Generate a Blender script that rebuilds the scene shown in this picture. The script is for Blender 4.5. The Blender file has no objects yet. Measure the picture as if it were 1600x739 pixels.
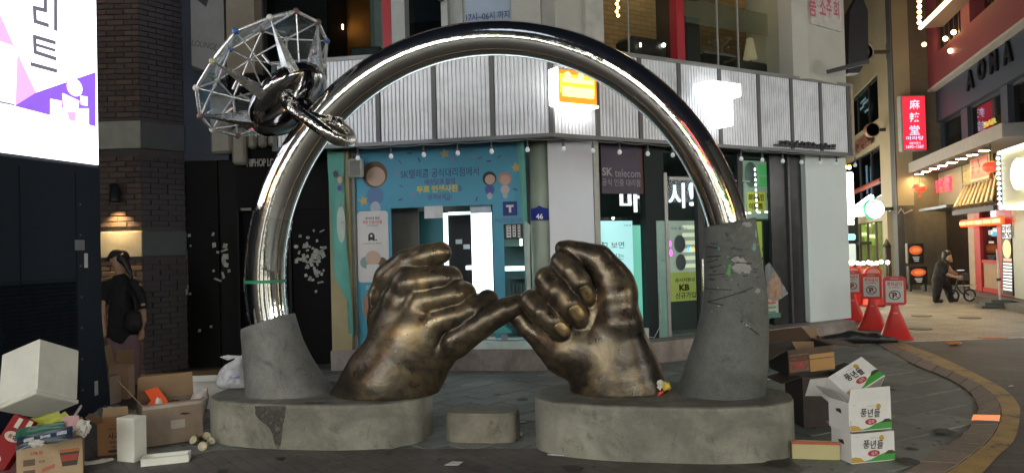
import bpy, math, random
import numpy as np
from mathutils import Vector, Matrix
random.seed(7)
SC = bpy.context.scene
COL = SC.collection
# ---------------------------------------------------------------- camera
PITCH, ROLL, FPX = math.atan(20.5/1150.0), math.radians(1.5), 1150.0
f_ = Vector((0, math.cos(PITCH), math.sin(PITCH)))
r0, u0 = Vector((1, 0, 0)), Vector((0, -math.sin(PITCH), math.cos(PITCH)))
RT = r0*math.cos(ROLL)-u0*math.sin(ROLL)
UP = u0*math.cos(ROLL)+r0*math.sin(ROLL)
EYE = Vector((0, 0, 1.55))
cam = bpy.data.cameras.new("camera"); cam.sensor_width = 36.0; cam.lens = 36.0*FPX/1600.0
cam.clip_start = .05; cam.clip_end = 400
camo = bpy.data.objects.new("camera", cam); COL.objects.link(camo)
Rm = Matrix((RT, UP, -f_)).transposed()
camo.matrix_world = Matrix.Translation(EYE) @ Rm.to_4x4()
SC.camera = camo
# ---------------------------------------------------------------- world: night sky, very dim
wd = bpy.data.worlds.new("World"); SC.world = wd; wd.use_nodes = True
nt = wd.node_tree; nt.nodes.clear()
sky = nt.nodes.new("ShaderNodeTexSky"); sky.sky_type = 'NISHITA'; sky.sun_disc = False
sky.sun_elevation = math.radians(-2.5); sky.sun_rotation = math.radians(200)
bg = nt.nodes.new("ShaderNodeBackground"); bg.inputs['Strength'].default_value = 0.10
wo = nt.nodes.new("ShaderNodeOutputWorld")
nt.links.new(sky.outputs[0], bg.inputs[0]); nt.links.new(bg.outputs[0], wo.inputs[0])
sun = bpy.data.lights.new("moon", 'SUN'); sun.energy = 0.02; sun.angle = math.radians(12); sun.color = (.75, .85, 1)
suno = bpy.data.objects.new("moon", sun); COL.objects.link(suno)
suno.rotation_euler = (math.radians(50), 0, math.radians(-20))
SC.view_settings.view_transform = 'Standard'; SC.view_settings.look = 'None'
SC.view_settings.exposure = 0.92; SC.view_settings.gamma = 1.0
SC.cycles.use_denoising = True
SC.cycles.max_bounces = 8; SC.cycles.sample_clamp_indirect = 6.0
SC.cycles.caustics_reflective = False; SC.cycles.caustics_refractive = False

# ---------------------------------------------------------------- helpers
def ray(px, py): return f_*FPX + RT*(px-800.0) - UP*(py-369.5)
def G(px, py, z=0.0):
    d = ray(px, py); return EYE + d*((z-EYE.z)/d.z)
def atY(px, py, Y):
    d = ray(px, py); return EYE + d*(Y/d.y)
class Frame:
    def __init__(s, x, y, deg, z=0.0):
        s.a = math.radians(deg); s.M = Matrix.Translation((x, y, z)) @ Matrix.Rotation(s.a, 4, 'Z')
        s.I = s.M.inverted()
    def hit(s, px, py, yl=0.0):
        o = s.I @ EYE; d = s.I.to_3x3() @ ray(px, py)
        return o + d*((yl-o.y)/d.y)
    def rect(s, x0, y0, x1, y1, yl=0.0):
        xm, ym = (x0+x1)/2, (y0+y1)/2
        return (s.hit(x0, ym, yl).x, s.hit(x1, ym, yl).x, s.hit(xm, y1, yl).z, s.hit(xm, y0, yl).z)
WORLD = Frame(0, 0, 0)

MATS = {}
def nodes(name):
    m = bpy.data.materials.new(name); m.use_nodes = True
    return m, m.node_tree, m.node_tree.nodes["Principled BSDF"]
def M(name, col, r=.6, metal=0., var=.18, sc=6., bump=.08, bs=60., em=0., emc=None, spec=.5, dirt=0., coat=0., trans=0., alpha=1.):
    if name in MATS: return MATS[name]
    m, t, b = nodes(name); N, L = t.nodes, t.links
    c4 = (*col, 1)
    tc = N.new("ShaderNodeTexCoord")
    b.inputs['Roughness'].default_value = r; b.inputs['Metallic'].default_value = metal
    b.inputs['Specular IOR Level'].default_value = spec
    if coat: b.inputs['Coat Weight'].default_value = coat
    if trans: b.inputs['Transmission Weight'].default_value = trans
    if alpha < 1: b.inputs['Alpha'].default_value = alpha
    if var:
        n = N.new("ShaderNodeTexNoise"); n.inputs['Scale'].default_value = sc; n.inputs['Detail'].default_value = 7
        n.inputs['Roughness'].default_value = .62
        L.new(tc.outputs['Object'], n.inputs['Vector'])
        mr = N.new("ShaderNodeMapRange"); mr.inputs[1].default_value = .28; mr.inputs[2].default_value = .72
        mr.inputs[3].default_value = 1-var; mr.inputs[4].default_value = 1+var
        L.new(n.outputs[0], mr.inputs[0])
        mx = N.new("ShaderNodeVectorMath"); mx.operation = 'SCALE'; mx.inputs[0].default_value = col
        L.new(mr.outputs[0], mx.inputs['Scale']); out = mx.outputs[0]
        if dirt:
            n2 = N.new("ShaderNodeTexNoise"); n2.inputs['Scale'].default_value = sc*.35; n2.inputs['Detail'].default_value = 9
            n2.inputs['Roughness'].default_value = .7; n2.inputs['Distortion'].default_value = .6
            L.new(tc.outputs['Object'], n2.inputs['Vector'])
            m2 = N.new("ShaderNodeMapRange"); m2.inputs[1].default_value = .5; m2.inputs[2].default_value = .68
            m2.inputs[3].default_value = 1; m2.inputs[4].default_value = 1-dirt; L.new(n2.outputs[0], m2.inputs[0])
            ms = N.new("ShaderNodeVectorMath"); ms.operation = 'SCALE'; L.new(out, ms.inputs[0]); L.new(m2.outputs[0], ms.inputs['Scale'])
            out = ms.outputs[0]
        L.new(out, b.inputs['Base Color'])
        rr = N.new("ShaderNodeMapRange"); rr.inputs[3].default_value = max(0, r-.12); rr.inputs[4].default_value = min(1, r+.12)
        L.new(n.outputs[0], rr.inputs[0]); L.new(rr.outputs[0], b.inputs['Roughness'])
    else: b.inputs['Base Color'].default_value = c4
    if bump:
        n3 = N.new("ShaderNodeTexNoise"); n3.inputs['Scale'].default_value = bs; n3.inputs['Detail'].default_value = 6
        L.new(tc.outputs['Object'], n3.inputs['Vector'])
        bp = N.new("ShaderNodeBump"); bp.inputs['Strength'].default_value = bump; bp.inputs['Distance'].default_value = .02
        L.new(n3.outputs[0], bp.inputs['Height']); L.new(bp.outputs[0], b.inputs['Normal'])
    if em:
        b.inputs['Emission Color'].default_value = (*(emc or col), 1); b.inputs['Emission Strength'].default_value = em
    MATS[name] = m; return m
def EM(name, col, s):            # a lit surface (sign face, tube, bulb, glow put into paper)
    return M(name, tuple(min(.8, c) for c in col), r=.4, var=0, bump=0, em=s, emc=col)
def GLASS(name, tint=(.8, .9, .88), refl=.12, op=0.):
    if name in MATS: return MATS[name]
    m = bpy.data.materials.new(name); m.use_nodes = True; t = m.node_tree; t.nodes.clear(); N, L = t.nodes, t.links
    o = N.new("ShaderNodeOutputMaterial"); tr = N.new("ShaderNodeBsdfTransparent"); tr.inputs[0].default_value = (*tint, 1)
    gl = N.new("ShaderNodeBsdfGlossy"); gl.inputs['Roughness'].default_value = .03; gl.inputs[0].default_value = (.9, .95, 1, 1)
    fr = N.new("ShaderNodeLayerWeight"); fr.inputs[0].default_value = .5
    pw = N.new("ShaderNodeMath"); pw.operation = 'POWER'; pw.inputs[1].default_value = 4.0; L.new(fr.outputs['Facing'], pw.inputs[0])
    mp = N.new("ShaderNodeMath"); mp.operation = 'MULTIPLY_ADD'; mp.inputs[1].default_value = .6; mp.inputs[2].default_value = refl*.3
    L.new(pw.outputs[0], mp.inputs[0])
    mx = N.new("ShaderNodeMixShader"); L.new(mp.outputs[0], mx.inputs[0]); L.new(tr.outputs[0], mx.inputs[1]); L.new(gl.outputs[0], mx.inputs[2])
    last = mx
    if op:
        df = N.new("ShaderNodeBsdfDiffuse"); df.inputs[0].default_value = (.7, .75, .75, 1)
        m2 = N.new("ShaderNodeMixShader"); m2.inputs[0].default_value = op
        L.new(mx.outputs[0], m2.inputs[1]); L.new(df.outputs[0], m2.inputs[2]); last = m2
    L.new(last.outputs[0], o.inputs[0]); MATS[name] = m; return m

_fc = {}
def glyphs(s, bold=0.0, shear=0.0):
    k = (s, bold, shear)
    if k not in _fc:
        c = bpy.data.curves.new("t", 'FONT'); c.body = s; c.size = 1.0; c.resolution_u = 3; c.offset = bold; c.shear = shear
        o = bpy.data.objects.new("t", c); me = o.to_mesh()
        vs = [(v.co.x, v.co.y) for v in me.vertices]; fs = [tuple(p.vertices) for p in me.polygons]
        o.to_mesh_clear(); bpy.data.objects.remove(o); bpy.data.curves.remove(c); _fc[k] = (vs, fs)
    return _fc[k]

class MB:
    """collects shapes in one mesh"""
    def __init__(s): s.v = []; s.f = []; s.m = []; s.mats = []; s.cur = 0; s.T = None; s.sm = False; s.smf = []
    def mat(s, m):
        if m not in s.mats: s.mats.append(m)
        s.cur = s.mats.index(m); return s
    def add(s, vs, fs, smooth=False):
        b = len(s.v)
        if s.T is not None: vs = [tuple(s.T @ Vector(v)) for v in vs]
        s.v += [tuple(v) for v in vs]; s.f += [tuple(i+b for i in f) for f in fs]
        s.m += [s.cur]*len(fs); s.smf += [smooth]*len(fs); return s
    def box(s, x0, x1, y0, y1, z0, z1, c=0.0):
        if x1 < x0: x0, x1 = x1, x0
        if y1 < y0: y0, y1 = y1, y0
        if z1 < z0: z0, z1 = z1, z0
        if c <= 0:
            v = [(x, y, z) for z in (z0, z1) for x, y in ((x0, y0), (x1, y0), (x1, y1), (x0, y1))]
            return s.add(v, [(0, 3, 2, 1), (4, 5, 6, 7), (0, 1, 5, 4), (1, 2, 6, 5), (2, 3, 7, 6), (3, 0, 4, 7)])
        c = min(c, (x1-x0)*.45, (y1-y0)*.45, (z1-z0)*.45)
        # chamfered: 24 verts, 3 per corner
        X, Y, Z = (x0, x1), (y0, y1), (z0, z1); v = []; idx = {}
        for i in (0, 1):
            for j in (0, 1):
                for k in (0, 1):
                    sx, sy, sz = (c, -c)[i], (c, -c)[j], (c, -c)[k]
                    idx[i, j, k, 0] = len(v); v.append((X[i], Y[j]+sy, Z[k]+sz))
                    idx[i, j, k, 1] = len(v); v.append((X[i]+sx, Y[j], Z[k]+sz))
                    idx[i, j, k, 2] = len(v); v.append((X[i]+sx, Y[j]+sy, Z[k]))
        f = []
        cyc = ((0, 0), (1, 0), (1, 1), (0, 1))
        for i in (0, 1):
            q = [idx[i, a, b, 0] for a, b in cyc]; f.append(q if i else q[::-1])
            q = [idx[b, i, a, 1] for a, b in cyc]; f.append(q if i else q[::-1])
            q = [idx[a, b, i, 2] for a, b in cyc]; f.append(q if i else q[::-1])
        for i in (0, 1):
            for j in (0, 1):
                q = [idx[i, j, 0, 0], idx[i, j, 1, 0], idx[i, j, 1, 1], idx[i, j, 0, 1]]; f.append(q if (i ^ j) else q[::-1])
                q = [idx[i, 0, j, 0], idx[i, 1, j, 0], idx[i, 1, j, 2], idx[i, 0, j, 2]]; f.append(q[::-1] if (i ^ j) else q)
                q = [idx[0, i, j, 1], idx[1, i, j, 1], idx[1, i, j, 2], idx[0, i, j, 2]]; f.append(q if (i ^ j) else q[::-1])
        for i in (0, 1):
            for j in (0, 1):
                for k in (0, 1):
                    q = [idx[i, j, k, 0], idx[i, j, k, 1], idx[i, j, k, 2]]; f.append(q if (i ^ j ^ k) else q[::-1])
        return s.add(v, f)
    def prism(s, pts, a, b, axis='z'):      # pts ccw polygon; extruded from a to b along axis
        n = len(pts)
        def P(p, h): return (p[0], p[1], h) if axis == 'z' else ((p[0], h, p[1]) if axis == 'y' else (h, p[0], p[1]))
        v = [P(p, a) for p in pts]+[P(p, b) for p in pts]
        f = [tuple(range(n))[::-1], tuple(range(n, 2*n))]+[(i, (i+1) % n, (i+1) % n+n, i+n) for i in range(n)]
        return s.add(v, f)
    def quad(s, a, b, c, d): return s.add([a, b, c, d], [(0, 1, 2, 3)])
    def tube(s, pts, r, n=8, closed=False, cap=True, smooth=True):
        pts = [Vector(p) for p in pts]; m = len(pts)
        rs = r if isinstance(r, (list, tuple)) else [r]*m
        v = []; up = None
        for i, p in enumerate(pts):
            if closed: t = pts[(i+1) % m]-pts[i-1]
            else: t = pts[min(i+1, m-1)]-pts[max(i-1, 0)]
            if t.length < 1e-9: t = Vector((0, 0, 1))
            t.normalize()
            if up is None:
                up = Vector((0, 0, 1)) if abs(t.z) < .9 else Vector((1, 0, 0))
            e = up-t*up.dot(t); e.normalize(); up = e; g = t.cross(e)
            for k in range(n):
                a = 2*math.pi*k/n; v.append(p+(e*math.cos(a)+g*math.sin(a))*rs[i])
        f = []
        for i in range(m if closed else m-1):
            j = (i+1) % m
            for k in range(n): f.append((i*n+k, i*n+(k+1) % n, j*n+(k+1) % n, j*n+k))
        s.add(v, f, smooth)
        if cap and not closed:
            s.add([v[k] for k in range(n)], [tuple(range(n))[::-1]]); s.add([v[(m-1)*n+k] for k in range(n)], [tuple(range(n))])
        return s
    def lathe(s, prof, n=16, c=(0, 0, 0), smooth=True, ax=None):   # prof [(r,z)]
        v = []; f = []
        for r, z in prof:
            for k in range(n):
                a = 2*math.pi*k/n; q = Vector((r*math.cos(a), r*math.sin(a), z))
                if ax is not None: q = ax @ q
                v.append((q.x+c[0], q.y+c[1], q.z+c[2]))
        for i in range(len(prof)-1):
            for k in range(n): f.append((i*n+k, i*n+(k+1) % n, (i+1)*n+(k+1) % n, (i+1)*n+k))
        if prof[0][0] > 1e-6: f.append(tuple(range(n))[::-1])
        if prof[-1][0] > 1e-6: f.append(tuple(range((len(prof)-1)*n, len(prof)*n)))
        return s.add(v, f, smooth)
    def ball(s, c, r, n=12, sx=1, sy=1, sz=1):
        m = max(4, n//2); v = []; f = []
        for i in range(m+1):
            th = math.pi*i/m
            for k in range(n):
                a = 2*math.pi*k/n
                v.append((c[0]+r*sx*math.sin(th)*math.cos(a), c[1]+r*sy*math.sin(th)*math.sin(a), c[2]-r*sz*math.cos(th)))
        for i in range(m):
            for k in range(n): f.append((i*n+k, i*n+(k+1) % n, (i+1)*n+(k+1) % n, (i+1)*n+k))
        return s.add(v, f, True)
    def txt(s, t, x, z, h, mt=None, y=-.004, bold=0., ax='c', sx=1., rot=0., thick=0., shear=0.):
        if mt is not None: s.mat(mt)
        vs, fs = glyphs(t, bold, shear)
        if not vs: return s
        x0 = min(v[0] for v in vs); x1 = max(v[0] for v in vs); z0 = min(v[1] for v in vs); z1 = max(v[1] for v in vs)
        k = h/max(z1-z0, .35); ox = {'c': (x0+x1)/2, 'l': x0, 'r': x1}[ax]; oz = (z0+z1)/2
        ca, sa = math.cos(rot), math.sin(rot)
        def P(v, yy):
            a, b = (v[0]-ox)*k*sx, (v[1]-oz)*k; return (x+a*ca-b*sa, yy, z+a*sa+b*ca)
        s.add([P(v, y) for v in vs], fs)
        if thick:
            ed = {}
            for f in fs:
                for i in range(len(f)):
                    e = (f[i], f[(i+1) % len(f)]); ed[e] = 1
            q = [(P(vs[a], y), P(vs[b], y), P(vs[b], y+thick), P(vs[a], y+thick)) for a, b in ed if (b, a) not in ed]
            for w in q: s.add(list(w)[::-1], [(0, 1, 2, 3)])
        return s
    def disc(s, x, z, rx, rz, y=-.004, n=20):
        return s.add([(x+rx*math.cos(2*math.pi*k/n), y, z+rz*math.sin(2*math.pi*k/n)) for k in range(n)], [tuple(range(n))])
    def poly(s, pts, y=-.004):           # flat print polygon in local xz
        return s.add([(p[0], y, p[1]) for p in pts], [tuple(range(len(pts)))])
    def star(s, x, z, r, y=-.004, rot=0.):
        p = []
        for k in range(10):
            a = rot+math.pi/2+math.pi*k/5; q = r if k % 2 == 0 else r*.5; p.append((x+q*math.cos(a), z+q*math.sin(a)))
        c = [(x, y, z)]+[(a, y, b) for a, b in p]
        return s.add(c, [(0, i+1, (i+1) % 10+1) for i in range(10)])
    def mesh(s, name, m=None):
        me = bpy.data.meshes.new(name); me.from_pydata(s.v, [], s.f)
        mats = s.mats or ([m] if m else [])
        if m is not None and not s.mats: mats = [m]
        for q in mats: me.materials.append(q)
        if s.mats and len(s.mats) > 1: me.polygons.foreach_set('material_index', s.m)
        me.polygons.foreach_set('use_smooth', s.smf); me.update(); return me

def tag(o, label=None, cat=None, group=None, kind=None):
    if label: o['label'] = label
    if cat: o['category'] = cat
    if group: o['group'] = group
    if kind: o['kind'] = kind
    return o
def thing(name, label, cat, fr=None, group=None, at=None):
    o = bpy.data.objects.new(name, None); COL.objects.link(o); o.empty_display_size = .1
    mw = fr.M.copy() if isinstance(fr, Frame) else (fr.copy() if fr is not None else Matrix())
    if at is not None: mw = mw @ Matrix.Translation(at)
    o.matrix_basis = mw; o['_w'] = [x for row in mw for x in row]
    return tag(o, label, cat, group)
def wm(o):
    if '_w' in o: q = list(o['_w']); return Matrix((q[0:4], q[4:8], q[8:12], q[12:16]))
    return o.matrix_basis.copy()
def part(name, mb, m, parent, fr=None, kind=None, label=None, mesh=None):
    """a mesh whose vertices are given in frame fr (a Frame or Matrix; default the parent's own)"""
    me = mesh or (mb.mesh(name, m) if isinstance(mb, MB) else mb)
    o = bpy.data.objects.new(name, me); COL.objects.link(o)
    if parent is not None:
        pw = wm(parent); w = (fr.M if isinstance(fr, Frame) else fr) if fr is not None else pw
        o.parent = parent; o.matrix_parent_inverse = pw.inverted(); o.matrix_basis = w
        o['_w'] = [x for row in w for x in row]
    elif fr is not None:
        w = (fr.M if isinstance(fr, Frame) else fr); o.matrix_basis = w; o['_w'] = [x for row in w for x in row]
    return tag(o, label=label, kind=kind)
def solo(name, mb, m, label, cat, fr=None, group=None, kind=None):
    o = part(name, mb, m, None, fr)
    return tag(o, label, cat, group, kind)
def copy_tree(o, kids, w=None, parent=None):
    c = o.copy(); COL.objects.link(c)
    if parent is not None: c.parent = parent
    elif w is not None: c.matrix_basis = w; c['_w'] = [x for row in w for x in row]
    for ch in kids.get(o, []): copy_tree(ch, kids, None, c)
    return c
def kids_of(root):
    k = {}
    for o in COL.objects:
        if o.parent is not None: k.setdefault(o.parent, []).append(o)
    return k
def TR(x, y, z=0., deg=0., rx=0., ry=0.):
    return Matrix.Translation((x, y, z)) @ Matrix.Rotation(math.radians(deg), 4, 'Z') @ Matrix.Rotation(math.radians(rx), 4, 'X') @ Matrix.Rotation(math.radians(ry), 4, 'Y')

# ---------------------------------------------------------------- signed-distance modelling (hands, people)
class SDF:
    def __init__(s, lo, hi, h):
        s.lo = np.array(lo, float); s.h = h
        s.n = np.maximum(4, np.ceil((np.array(hi)-s.lo)/h).astype(int)+1)
        s.d = np.full(s.n, 1.0, np.float32)
    def _blk(s, pts, R):
        p = np.array(pts); a = np.clip(np.floor((p.min(0)-R-s.lo)/s.h).astype(int), 0, s.n-1); b = np.clip(np.ceil((p.max(0)+R-s.lo)/s.h).astype(int)+1, 1, s.n)
        g = [(s.lo[i]+s.h*np.arange(a[i], b[i])).astype(np.float32) for i in range(3)]
        return tuple(slice(a[i], b[i]) for i in range(3)), g[0][:, None, None], g[1][None, :, None], g[2][None, None, :]
    @staticmethod
    def cone(X, Y, Z, a, b, ra, rb, ys=1.0):
        ax, ay, az = a; bx, by, bz = b[0]-a[0], (b[1]-a[1])*ys, b[2]-a[2]
        L2 = bx*bx+by*by+bz*bz+1e-9
        Yq = (Y-ay)*ys
        t = np.clip(((X-ax)*bx+Yq*by+(Z-az)*bz)/L2, 0, 1)
        return np.sqrt((X-ax-t*bx)**2+(Yq-t*by)**2+(Z-az-t*bz)**2)-(ra+(rb-ra)*t)
    @staticmethod
    def smin(a, b, k):
        if k <= 0: return np.minimum(a, b)
        h = np.clip(.5+.5*(b-a)/k, 0, 1); return b+(a-b)*h-k*h*(1-h)
    def chain(s, pts, rs, k=.03, into=None, ys=1.0, kk=None):
        """polyline of tapered segments, blended with radius kk to each other and k to the body"""
        R = max(rs)+.12; sl, X, Y, Z = s._blk(pts, R); d = None
        for i in range(len(pts)-1):
            q = s.cone(X, Y, Z, pts[i], pts[i+1], rs[i], rs[i+1], ys)
            d = q if d is None else s.smin(d, q, kk if kk is not None else min(rs)*.35)
        tgt = s.d if into is None else into
        tgt[sl] = s.smin(tgt[sl], d, k)
    def ell(s, c, r, k=.03, into=None):
        R = max(r)+.12; sl, X, Y, Z = s._blk([c], R)
        q = np.sqrt(((X-c[0])/r[0])**2+((Y-c[1])/r[1])**2+((Z-c[2])/r[2])**2)
        tgt = s.d if into is None else into
        tgt[sl] = s.smin(tgt[sl], (q-1)*min(r), k)
    def groove(s, pts, depth, w, into=None):
        sl, X, Y, Z = s._blk(pts, w*3); d = None
        for i in range(len(pts)-1):
            q = s.cone(X, Y, Z, pts[i], pts[i+1], 0, 0); d = q if d is None else np.minimum(d, q)
        tgt = s.d if into is None else into
        tgt[sl] += (depth*np.exp(-(d/w)**2)).astype(np.float32)
    def cutz(s, z):
        Z = (s.lo[2]+s.h*np.arange(s.n[2])).astype(np.float32)[None, None, :]
        s.d = np.maximum(s.d, z-Z)
    def mesh(s, name, m, smooth=True, relax=0):
        d = s.d; d[0] = d[-1] = np.maximum(d[0], .01); 
        d[:, 0] = np.maximum(d[:, 0], .01); d[:, -1] = np.maximum(d[:, -1], .01); d[:, :, 0] = np.maximum(d[:, :, 0], .01); d[:, :, -1] = np.maximum(d[:, :, -1], .01)
        ins = d < 0; nx, ny, nz = s.n
        c = np.zeros((nx-1, ny-1, nz-1), np.int8)
        for i in (0, 1):
            for j in (0, 1):
                for k in (0, 1): c += ins[i:nx-1+i, j:ny-1+j, k:nz-1+k]
        act = (c > 0) & (c < 8); I = np.argwhere(act); idx = -np.ones(act.shape, np.int64); idx[act] = np.arange(len(I))
        P = np.zeros((len(I), 3)); W = np.zeros(len(I)); co = [(i, j, k) for i in (0, 1) for j in (0, 1) for k in (0, 1)]
        V = {q: d[I[:, 0]+q[0], I[:, 1]+q[1], I[:, 2]+q[2]].astype(float) for q in co}
        for q in co:
            for ax in range(3):
                if q[ax] == 0:
                    w = list(q); w[ax] = 1; w = tuple(w); a, b = V[q], V[w]; mk = (a < 0) != (b < 0)
                    t = np.where(mk, a/np.where(mk, a-b, 1), 0); pt = np.tile(np.array(q, float), (len(I), 1)); pt[:, ax] = t
                    P += pt*mk[:, None]; W += mk
        P = (I+P/W[:, None])*s.h+s.lo
        F = []
        for ax in range(3):
            a1, a2 = (ax+1) % 3, (ax+2) % 3
            A = ins.take(range(0, s.n[ax]-1), ax); B = ins.take(range(1, s.n[ax]), ax)
            E = np.argwhere(A != B); E = E[(E[:, a1] > 0) & (E[:, a2] > 0) & (E[:, a1] < s.n[a1]-1) & (E[:, a2] < s.n[a2]-1)]
            sg = A[E[:, 0], E[:, 1], E[:, 2]]
            def cell(d1, d2):
                e = E.copy(); e[:, a1] += d1; e[:, a2] += d2; return idx[e[:, 0], e[:, 1], e[:, 2]]
            q = np.stack([cell(-1, -1), cell(0, -1), cell(0, 0), cell(-1, 0)], 1)
            q[~sg] = q[~sg][:, ::-1]; F.append(q)
        F = np.concatenate(F)
        for _ in range(relax):
            Q = np.zeros_like(P); C = np.zeros(len(P))
            for i in range(4):
                np.add.at(Q, F[:, i], P[F[:, (i+1) % 4]]+P[F[:, i-1]]); np.add.at(C, F[:, i], 2)
            P = .4*P+.6*Q/C[:, None]
        me = bpy.data.meshes.new(name)
        me.from_pydata(P.tolist(), [], F.tolist()); me.materials.append(m)
        me.polygons.foreach_set('use_smooth', [smooth]*len(me.polygons)); me.update(); return me

# ================================================================ materials for the sculpture
def concrete(name, col, streak=0.0, seed=0.0, speck=.5, topdark=0.0):
    if name in MATS: return MATS[name]
    m, t, b = nodes(name); N, L = t.nodes, t.links
    tc = N.new("ShaderNodeTexCoord"); mp = N.new("ShaderNodeMapping"); mp.inputs[1].default_value = (seed, seed, 0)
    L.new(tc.outputs['Object'], mp.inputs[0])
    def noise(sc, de, ro, dist=0.):
        n = N.new("ShaderNodeTexNoise"); n.inputs['Scale'].default_value = sc; n.inputs['Detail'].default_value = de
        n.inputs['Roughness'].default_value = ro; n.inputs['Distortion'].default_value = dist; L.new(mp.outputs[0], n.inputs['Vector']); return n
    def ramp(src, a, b_, lo, hi):
        r = N.new("ShaderNodeMapRange"); r.inputs[1].default_value = a; r.inputs[2].default_value = b_
        r.inputs[3].default_value = lo; r.inputs[4].default_value = hi; L.new(src, r.inputs[0]); return r.outputs[0]
    def mul(a, b_):
        q = N.new("ShaderNodeMath"); q.operation = 'MULTIPLY'; L.new(a, q.inputs[0]); L.new(b_, q.inputs[1]); return q.outputs[0]
    n1 = noise(2.2, 9, .65, .4); n2 = noise(14, 8, .7); n3 = noise(130, 3, .6); n4 = noise(5.5, 10, .75, 1.2)
    v = mul(ramp(n1.outputs[0], .34, .66, .6, 1.28), ramp(n2.outputs[0], .3, .7, .86, 1.12))
    v = mul(v, ramp(n3.outputs[0], .3, .7, 1-.22*speck, 1+.2*speck))
    v = mul(v, ramp(n4.outputs[0], .56, .70, 1.0, .5))
    vo = N.new("ShaderNodeTexVoronoi"); vo.inputs['Scale'].default_value = 34; L.new(mp.outputs[0], vo.inputs['Vector'])
    pit = ramp(vo.outputs['Distance'], .03, .12, .45, 1.0); n5 = noise(3.1, 2, .5)
    # pits only where a slow noise is high
    pm = N.new("ShaderNodeMix"); pm.data_type = 'FLOAT'; L.new(ramp(n5.outputs[0], .52, .6, 0, 1), pm.inputs[0]); pm.inputs[2].default_value = 1; L.new(pit, pm.inputs[3])
    v = mul(v, pm.outputs[0])
    if topdark:
        # upward faces darkened by their normal, broken up by noise
        ge = N.new("ShaderNodeNewGeometry"); sp = N.new("ShaderNodeSeparateXYZ"); L.new(ge.outputs['Normal'], sp.inputs[0])
        g = mul(ramp(sp.outputs[2], .55, .8, 0, 1), ramp(noise(3, 8, .6, .8).outputs[0], .35, .6, .4, 1))
        k = N.new("ShaderNodeMath"); k.operation = 'MULTIPLY_ADD'; L.new(g, k.inputs[0]); k.inputs[1].default_value = -topdark; k.inputs[2].default_value = 1
        v = mul(v, k.outputs[0])
    mx = N.new("ShaderNodeVectorMath"); mx.operation = 'SCALE'; mx.inputs[0].default_value = col; L.new(v, mx.inputs['Scale'])
    L.new(mx.outputs[0], b.inputs['Base Color'])
    L.new(ramp(n1.outputs[0], .3, .7, .55, .85), b.inputs['Roughness'])
    hh = N.new("ShaderNodeMath"); hh.operation = 'ADD'; L.new(n3.outputs[0], hh.inputs[0]); L.new(mul(n2.outputs[0], pm.outputs[0]), hh.inputs[1])
    bp = N.new("ShaderNodeBump"); bp.inputs['Strength'].default_value = .28; bp.inputs['Distance'].default_value = .01
    L.new(hh.outputs[0], bp.inputs['Height']); L.new(bp.outputs[0], b.inputs['Normal']); MATS[name] = m; return m
def bronze_mat():
    m, t, b = nodes("worn_bronze"); N, L = t.nodes, t.links
    tc = N.new("ShaderNodeTexCoord")
    def noise(sc, de, ro, dist=0.):
        n = N.new("ShaderNodeTexNoise"); n.inputs['Scale'].default_value = sc; n.inputs['Detail'].default_value = de
        n.inputs['Roughness'].default_value = ro; n.inputs['Distortion'].default_value = dist; L.new(tc.outputs['Object'], n.inputs['Vector']); return n
    ge = N.new("ShaderNodeNewGeometry")
    n1 = noise(2.6, 6, .68, .9); n2 = noise(11, 9, .7, .2); n3 = noise(60, 4, .6)
    a = N.new("ShaderNodeMath"); a.operation = 'MULTIPLY_ADD'; L.new(ge.outputs['Pointiness'], a.inputs[0]); a.inputs[1].default_value = 3.0; a.inputs[2].default_value = -1.5
    s1 = N.new("ShaderNodeMath"); s1.operation = 'ADD'; L.new(n1.outputs[0], s1.inputs[0]); L.new(a.outputs[0], s1.inputs[1])
    s2 = N.new("ShaderNodeMath"); s2.operation = 'MULTIPLY_ADD'; L.new(n2.outputs[0], s2.inputs[0]); s2.inputs[1].default_value = .35; L.new(s1.outputs[0], s2.inputs[2])
    cr = N.new("ShaderNodeValToRGB"); e = cr.color_ramp.elements
    e[0].position = .45; e[0].color = (.032, .027, .021, 1); e[1].position = .95; e[1].color = (.34, .23, .105, 1)
    q = cr.color_ramp.elements.new(.64); q.color = (.080, .064, .047, 1); q = cr.color_ramp.elements.new(.76); q.color = (.165, .125, .075, 1)
    L.new(s2.outputs[0], cr.inputs[0]); L.new(cr.outputs[0], b.inputs['Base Color'])
    b.inputs['Metallic'].default_value = .72
    r = N.new("ShaderNodeMapRange"); r.inputs[1].default_value = .3; r.inputs[2].default_value = .7; r.inputs[3].default_value = .22; r.inputs[4].default_value = .44
    L.new(n2.outputs[0], r.inputs[0]); L.new(r.outputs[0], b.inputs['Roughness'])
    h = N.new("ShaderNodeMath"); h.operation = 'MULTIPLY_ADD'; L.new(n3.outputs[0], h.inputs[0]); h.inputs[1].default_value = .25; L.new(n2.outputs[0], h.inputs[2])
    bp = N.new("ShaderNodeBump"); bp.inputs['Strength'].default_value = .10; bp.inputs['Distance'].default_value = .02
    L.new(h.outputs[0], bp.inputs['Height']); L.new(bp.outputs[0], b.inputs['Normal']); MATS["worn_bronze"] = m; return m
BRONZE = bronze_mat()
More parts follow.
